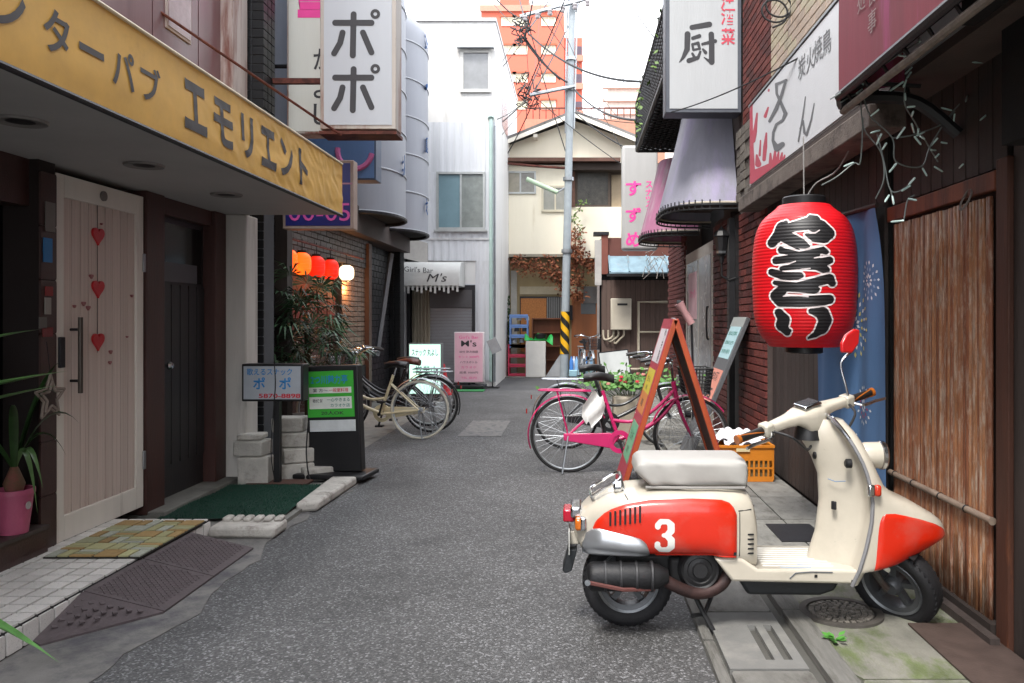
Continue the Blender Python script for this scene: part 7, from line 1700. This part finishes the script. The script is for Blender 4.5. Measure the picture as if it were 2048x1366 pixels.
# locks and scuffs on the inner shield
MB().lathe([(0, -.006), (.012, -.006), (.018, -.002), (.018, .006)], (1.052, -.02, .752), 'x', 18).build('key_lock', m_black, fbod, smooth=1)
MB().lathe([(0, -.016), (.013, -.016), (.02, -.010), (.02, .01)], (1.165, -.135, .735), 'x', 18).build('key_lock', m_black, fbod, smooth=1)
MB().obox((1.118, -.085, .545), (.012, .022, .036), Matrix.Rotation(.6, 3, 'Z')).build('hook', m_dark, fbod, bevel=.003)
# headlight and front signals
MB().lathe([(0, 0), (.05, 0), (.057, .02), (.058, .07), (.0585, .085)], (1.262, 0, .748), 'x', 36).build('headlight', m_cr, sc, smooth=1)
hl = MB().lathe([(.0585, .0), (.063, .004), (.064, .018), (.056, .026), (.054, .02)], (1.345, 0, .748), 'x', 36).build('headlight_ring', m_chrome, sc, smooth=1)
MB().lathe([(.055, .018), (.035, .030), (0, .035)], (1.345, 0, .748), 'x', 30).build('headlight_glass', M('headlight_glass', '8d9094', .1, spec=.8, bump=0), sc, smooth=1)
for sg in (-1, 1):
    MB().box(1.215, 1.245, sg*.2-.03*(sg < 0)-.0, sg*.2+.03*(sg > 0), .612, .662).build('signal_base', m_chrome, sc, bevel=.008)
    MB().box(1.243, 1.272, sg*.2-.03*(sg < 0), sg*.2+.03*(sg > 0), .613, .661).build('turn_signal', M('lens_orange_red', 'b8351f', .2, bump=0, coat=.6), sc, bevel=.01)
# steering: wheel and fork turned about the raked axis
A = Vector((1.405, 0, .2)); ax = (Vector((1.06, 0, .86))-A).normalized()
MW = Matrix.Translation(A) @ Matrix.Rotation(R(-52), 4, ax) @ Matrix.Translation(-A)
tyre(sc, Matrix.Translation((0, 0, -.012)) @ MW @ Matrix.Translation((1.415, 0, .2)))
b = MB()
for sg in (-1, 1): b.tube([(1.33, sg*.05, .36), (1.345, sg*.075, .30), (1.39, sg*.078, .235), (1.415, sg*.07, .2)], .016, 8)
b.tube([(1.33, -.05, .36), (1.33, .05, .36)], .02, 8).tube([(1.33, 0, .35), (1.25, 0, .5)], .022, 10).tube([(1.41, -.085, .2), (1.41, .085, .2)], .012, 8)
b.xf(MW).build('fork', M('fork_grey', '4a4744', .5, .4, col2='4b322a', amt=.4), sc, smooth=40)
MB().grid(lambda u, v: (1.415+.218*math.cos(R(60)+R(100)*u), (v-.5)*.11, .2+.218*math.sin(R(60)+R(100)*u)), 14, 5).xf(MW).build('inner_fender', m_black, sc, smooth=1)
# handlebar assembly
HB = Vector((1.035, 0, .90)); hax = Vector((-.24, 0, .97)).normalized()
MH = Matrix.Translation(HB) @ Matrix.Rotation(R(-65), 4, hax) @ Matrix.Translation(-HB)
# head cover: loft along the bar
def hc(u, v):
    y = -.21+.42*u; q = abs(y)/.21; a = 2*math.pi*v
    wx = interp([(0, .068), (.22, .062), (.38, .046), (.6, .033), (1, .025)], q); zt = interp([(0, .972), (.2, .968), (.5, .958), (1, .951)], q); zb_ = interp([(0, .845), (.16, .85), (.26, .89), (.4, .906), (.7, .908), (1, .905)], q)
    c, s_ = math.cos(a), math.sin(a); return (1.03+wx*math.copysign(abs(c)**.6, c), y, (zt+zb_)/2+(zt-zb_)/2*math.copysign(abs(s_)**.6, s_))
MB().grid(hc, 45, 32, cv=True).add([hc(0, k/32) for k in range(32)], [tuple(range(32))]).add([hc(1, k/32) for k in range(32)], [tuple(range(32))]).xf(MH).build('handlebar_cover', m_cr, sc, smooth=60, fix=True)
MB().lathe([(.062, -.03), (.055, .02), (.05, .03)], (1.03, 0, .85), 'z', 24).build('steering_collar', m_black, sc, smooth=1)
MB().box(.99, 1.075, -.05, .05, .968, .985).xf(MH).build('speedometer', m_chrome, sc, bevel=.012)
MB().box(1.0, 1.065, -.04, .04, .984, .9875).xf(MH).build('dial', M('dial_black', '303236', .15), sc)
MB().box(.955, .9605, -.035, .055, .905, .935).xf(MH).build('decal', M('decal_grey', 'b7b7b4', .4), sc); MB().box(.9545, .96, -.05, .06, .937, .941).xf(MH).build('decal', M('decal_red', 'b8442e', .4), sc)
m_grip = M('grip_black', '1f1c1a', .35, bump=0); m_go = M('grip_amber', '9a5418', .35, coat=.4, bump=0)
for sg in (-1, 1):
    MB().box(1.0, 1.06, sg*.235-.025, sg*.235+.025, .898, .955).xf(MH).build('switch_housing', M('switch_grey', 'b9b4a6', .35, .2), sc, bevel=.01)
    g_ = MB().tube([(1.03, sg*.26, .926), (1.03, sg*.30, .926), (1.03, sg*.37, .926), (1.03, sg*.385, .926)], [.019, .0175, .0165, .018], 14).xf(MH).build('grip', m_grip, sc, smooth=1)
    b = MB()
    for q in range(3):
        b.tube([Vector((1.03, sg*(.262+.12*k/8), .926))+Vector((math.cos(q*2.1+k*.18), 0, math.sin(q*2.1+k*.18)))*.0155 for k in range(9)], .0035, 6)
    b.lathe([(0, -.008), (.021, -.008), (.021, .008), (0, .008)], (1.03, sg*.388, .926), 'y', 14).xf(MH).build('grip_stripe', m_go, g_)
    MB().tube(smoothpts([(1.07, sg*.24, .925), (1.10, sg*.27, .915), (1.095, sg*.34, .912), (1.10, sg*.40, .91)]), .007, 8).xf(MH).build('brake_lever', m_chrome, sc, smooth=1)
    MB().tube(smoothpts([(1.06, sg*.22, .92), (1.13, sg*.18, .90), (1.12, sg*.1, .82), (1.07, sg*.03, .80)]), .006, 6).xf(MH).build('brake_cable', m_cable, sc)
MB().lathe([(0, -.003), (.011, -.003), (.011, .004)], (.997, -.235, .928), 'x', 14).xf(MH).build('button', m_red, sc)
# mirror
m0 = MH @ Vector((1.04, .235, .955)); mc = Vector(((1704-1150)/440, F/440-YS, HE-(682-638)/440))
MB().tube(smoothpts([m0, m0+Vector((-.012, 0, .05)), mc+Vector((-.05, 0, -.10)), mc+Vector((.005, .01, -.045))]), .0055, 8).build('mirror_stem', m_chrome, sc, smooth=1)
pts = [(-.056, -.052), (.005, -.056), (.045, -.012), (.05, .05), (.02, .056), (-.03, .03), (-.058, -.01)]
mr = Matrix.Rotation(R(25), 3, 'Z')
MB().prism([mc+mr @ Vector((x, 0, z)) for x, z in pts], mr @ Vector((0, .02, 0))).build('mirror', M('mirror_red', 'c01f22', .3, coat=.6, bump=0), sc, bevel=.008, fix=True, seg=3)
MB().prism([mc+mr @ Vector((x*.9, .0205, z*.9)) for x, z in pts], mr @ Vector((0, .001, 0))).build('mirror_glass', M('mirror_silver', 'c9ccd0', .04, 1, bump=0), sc)
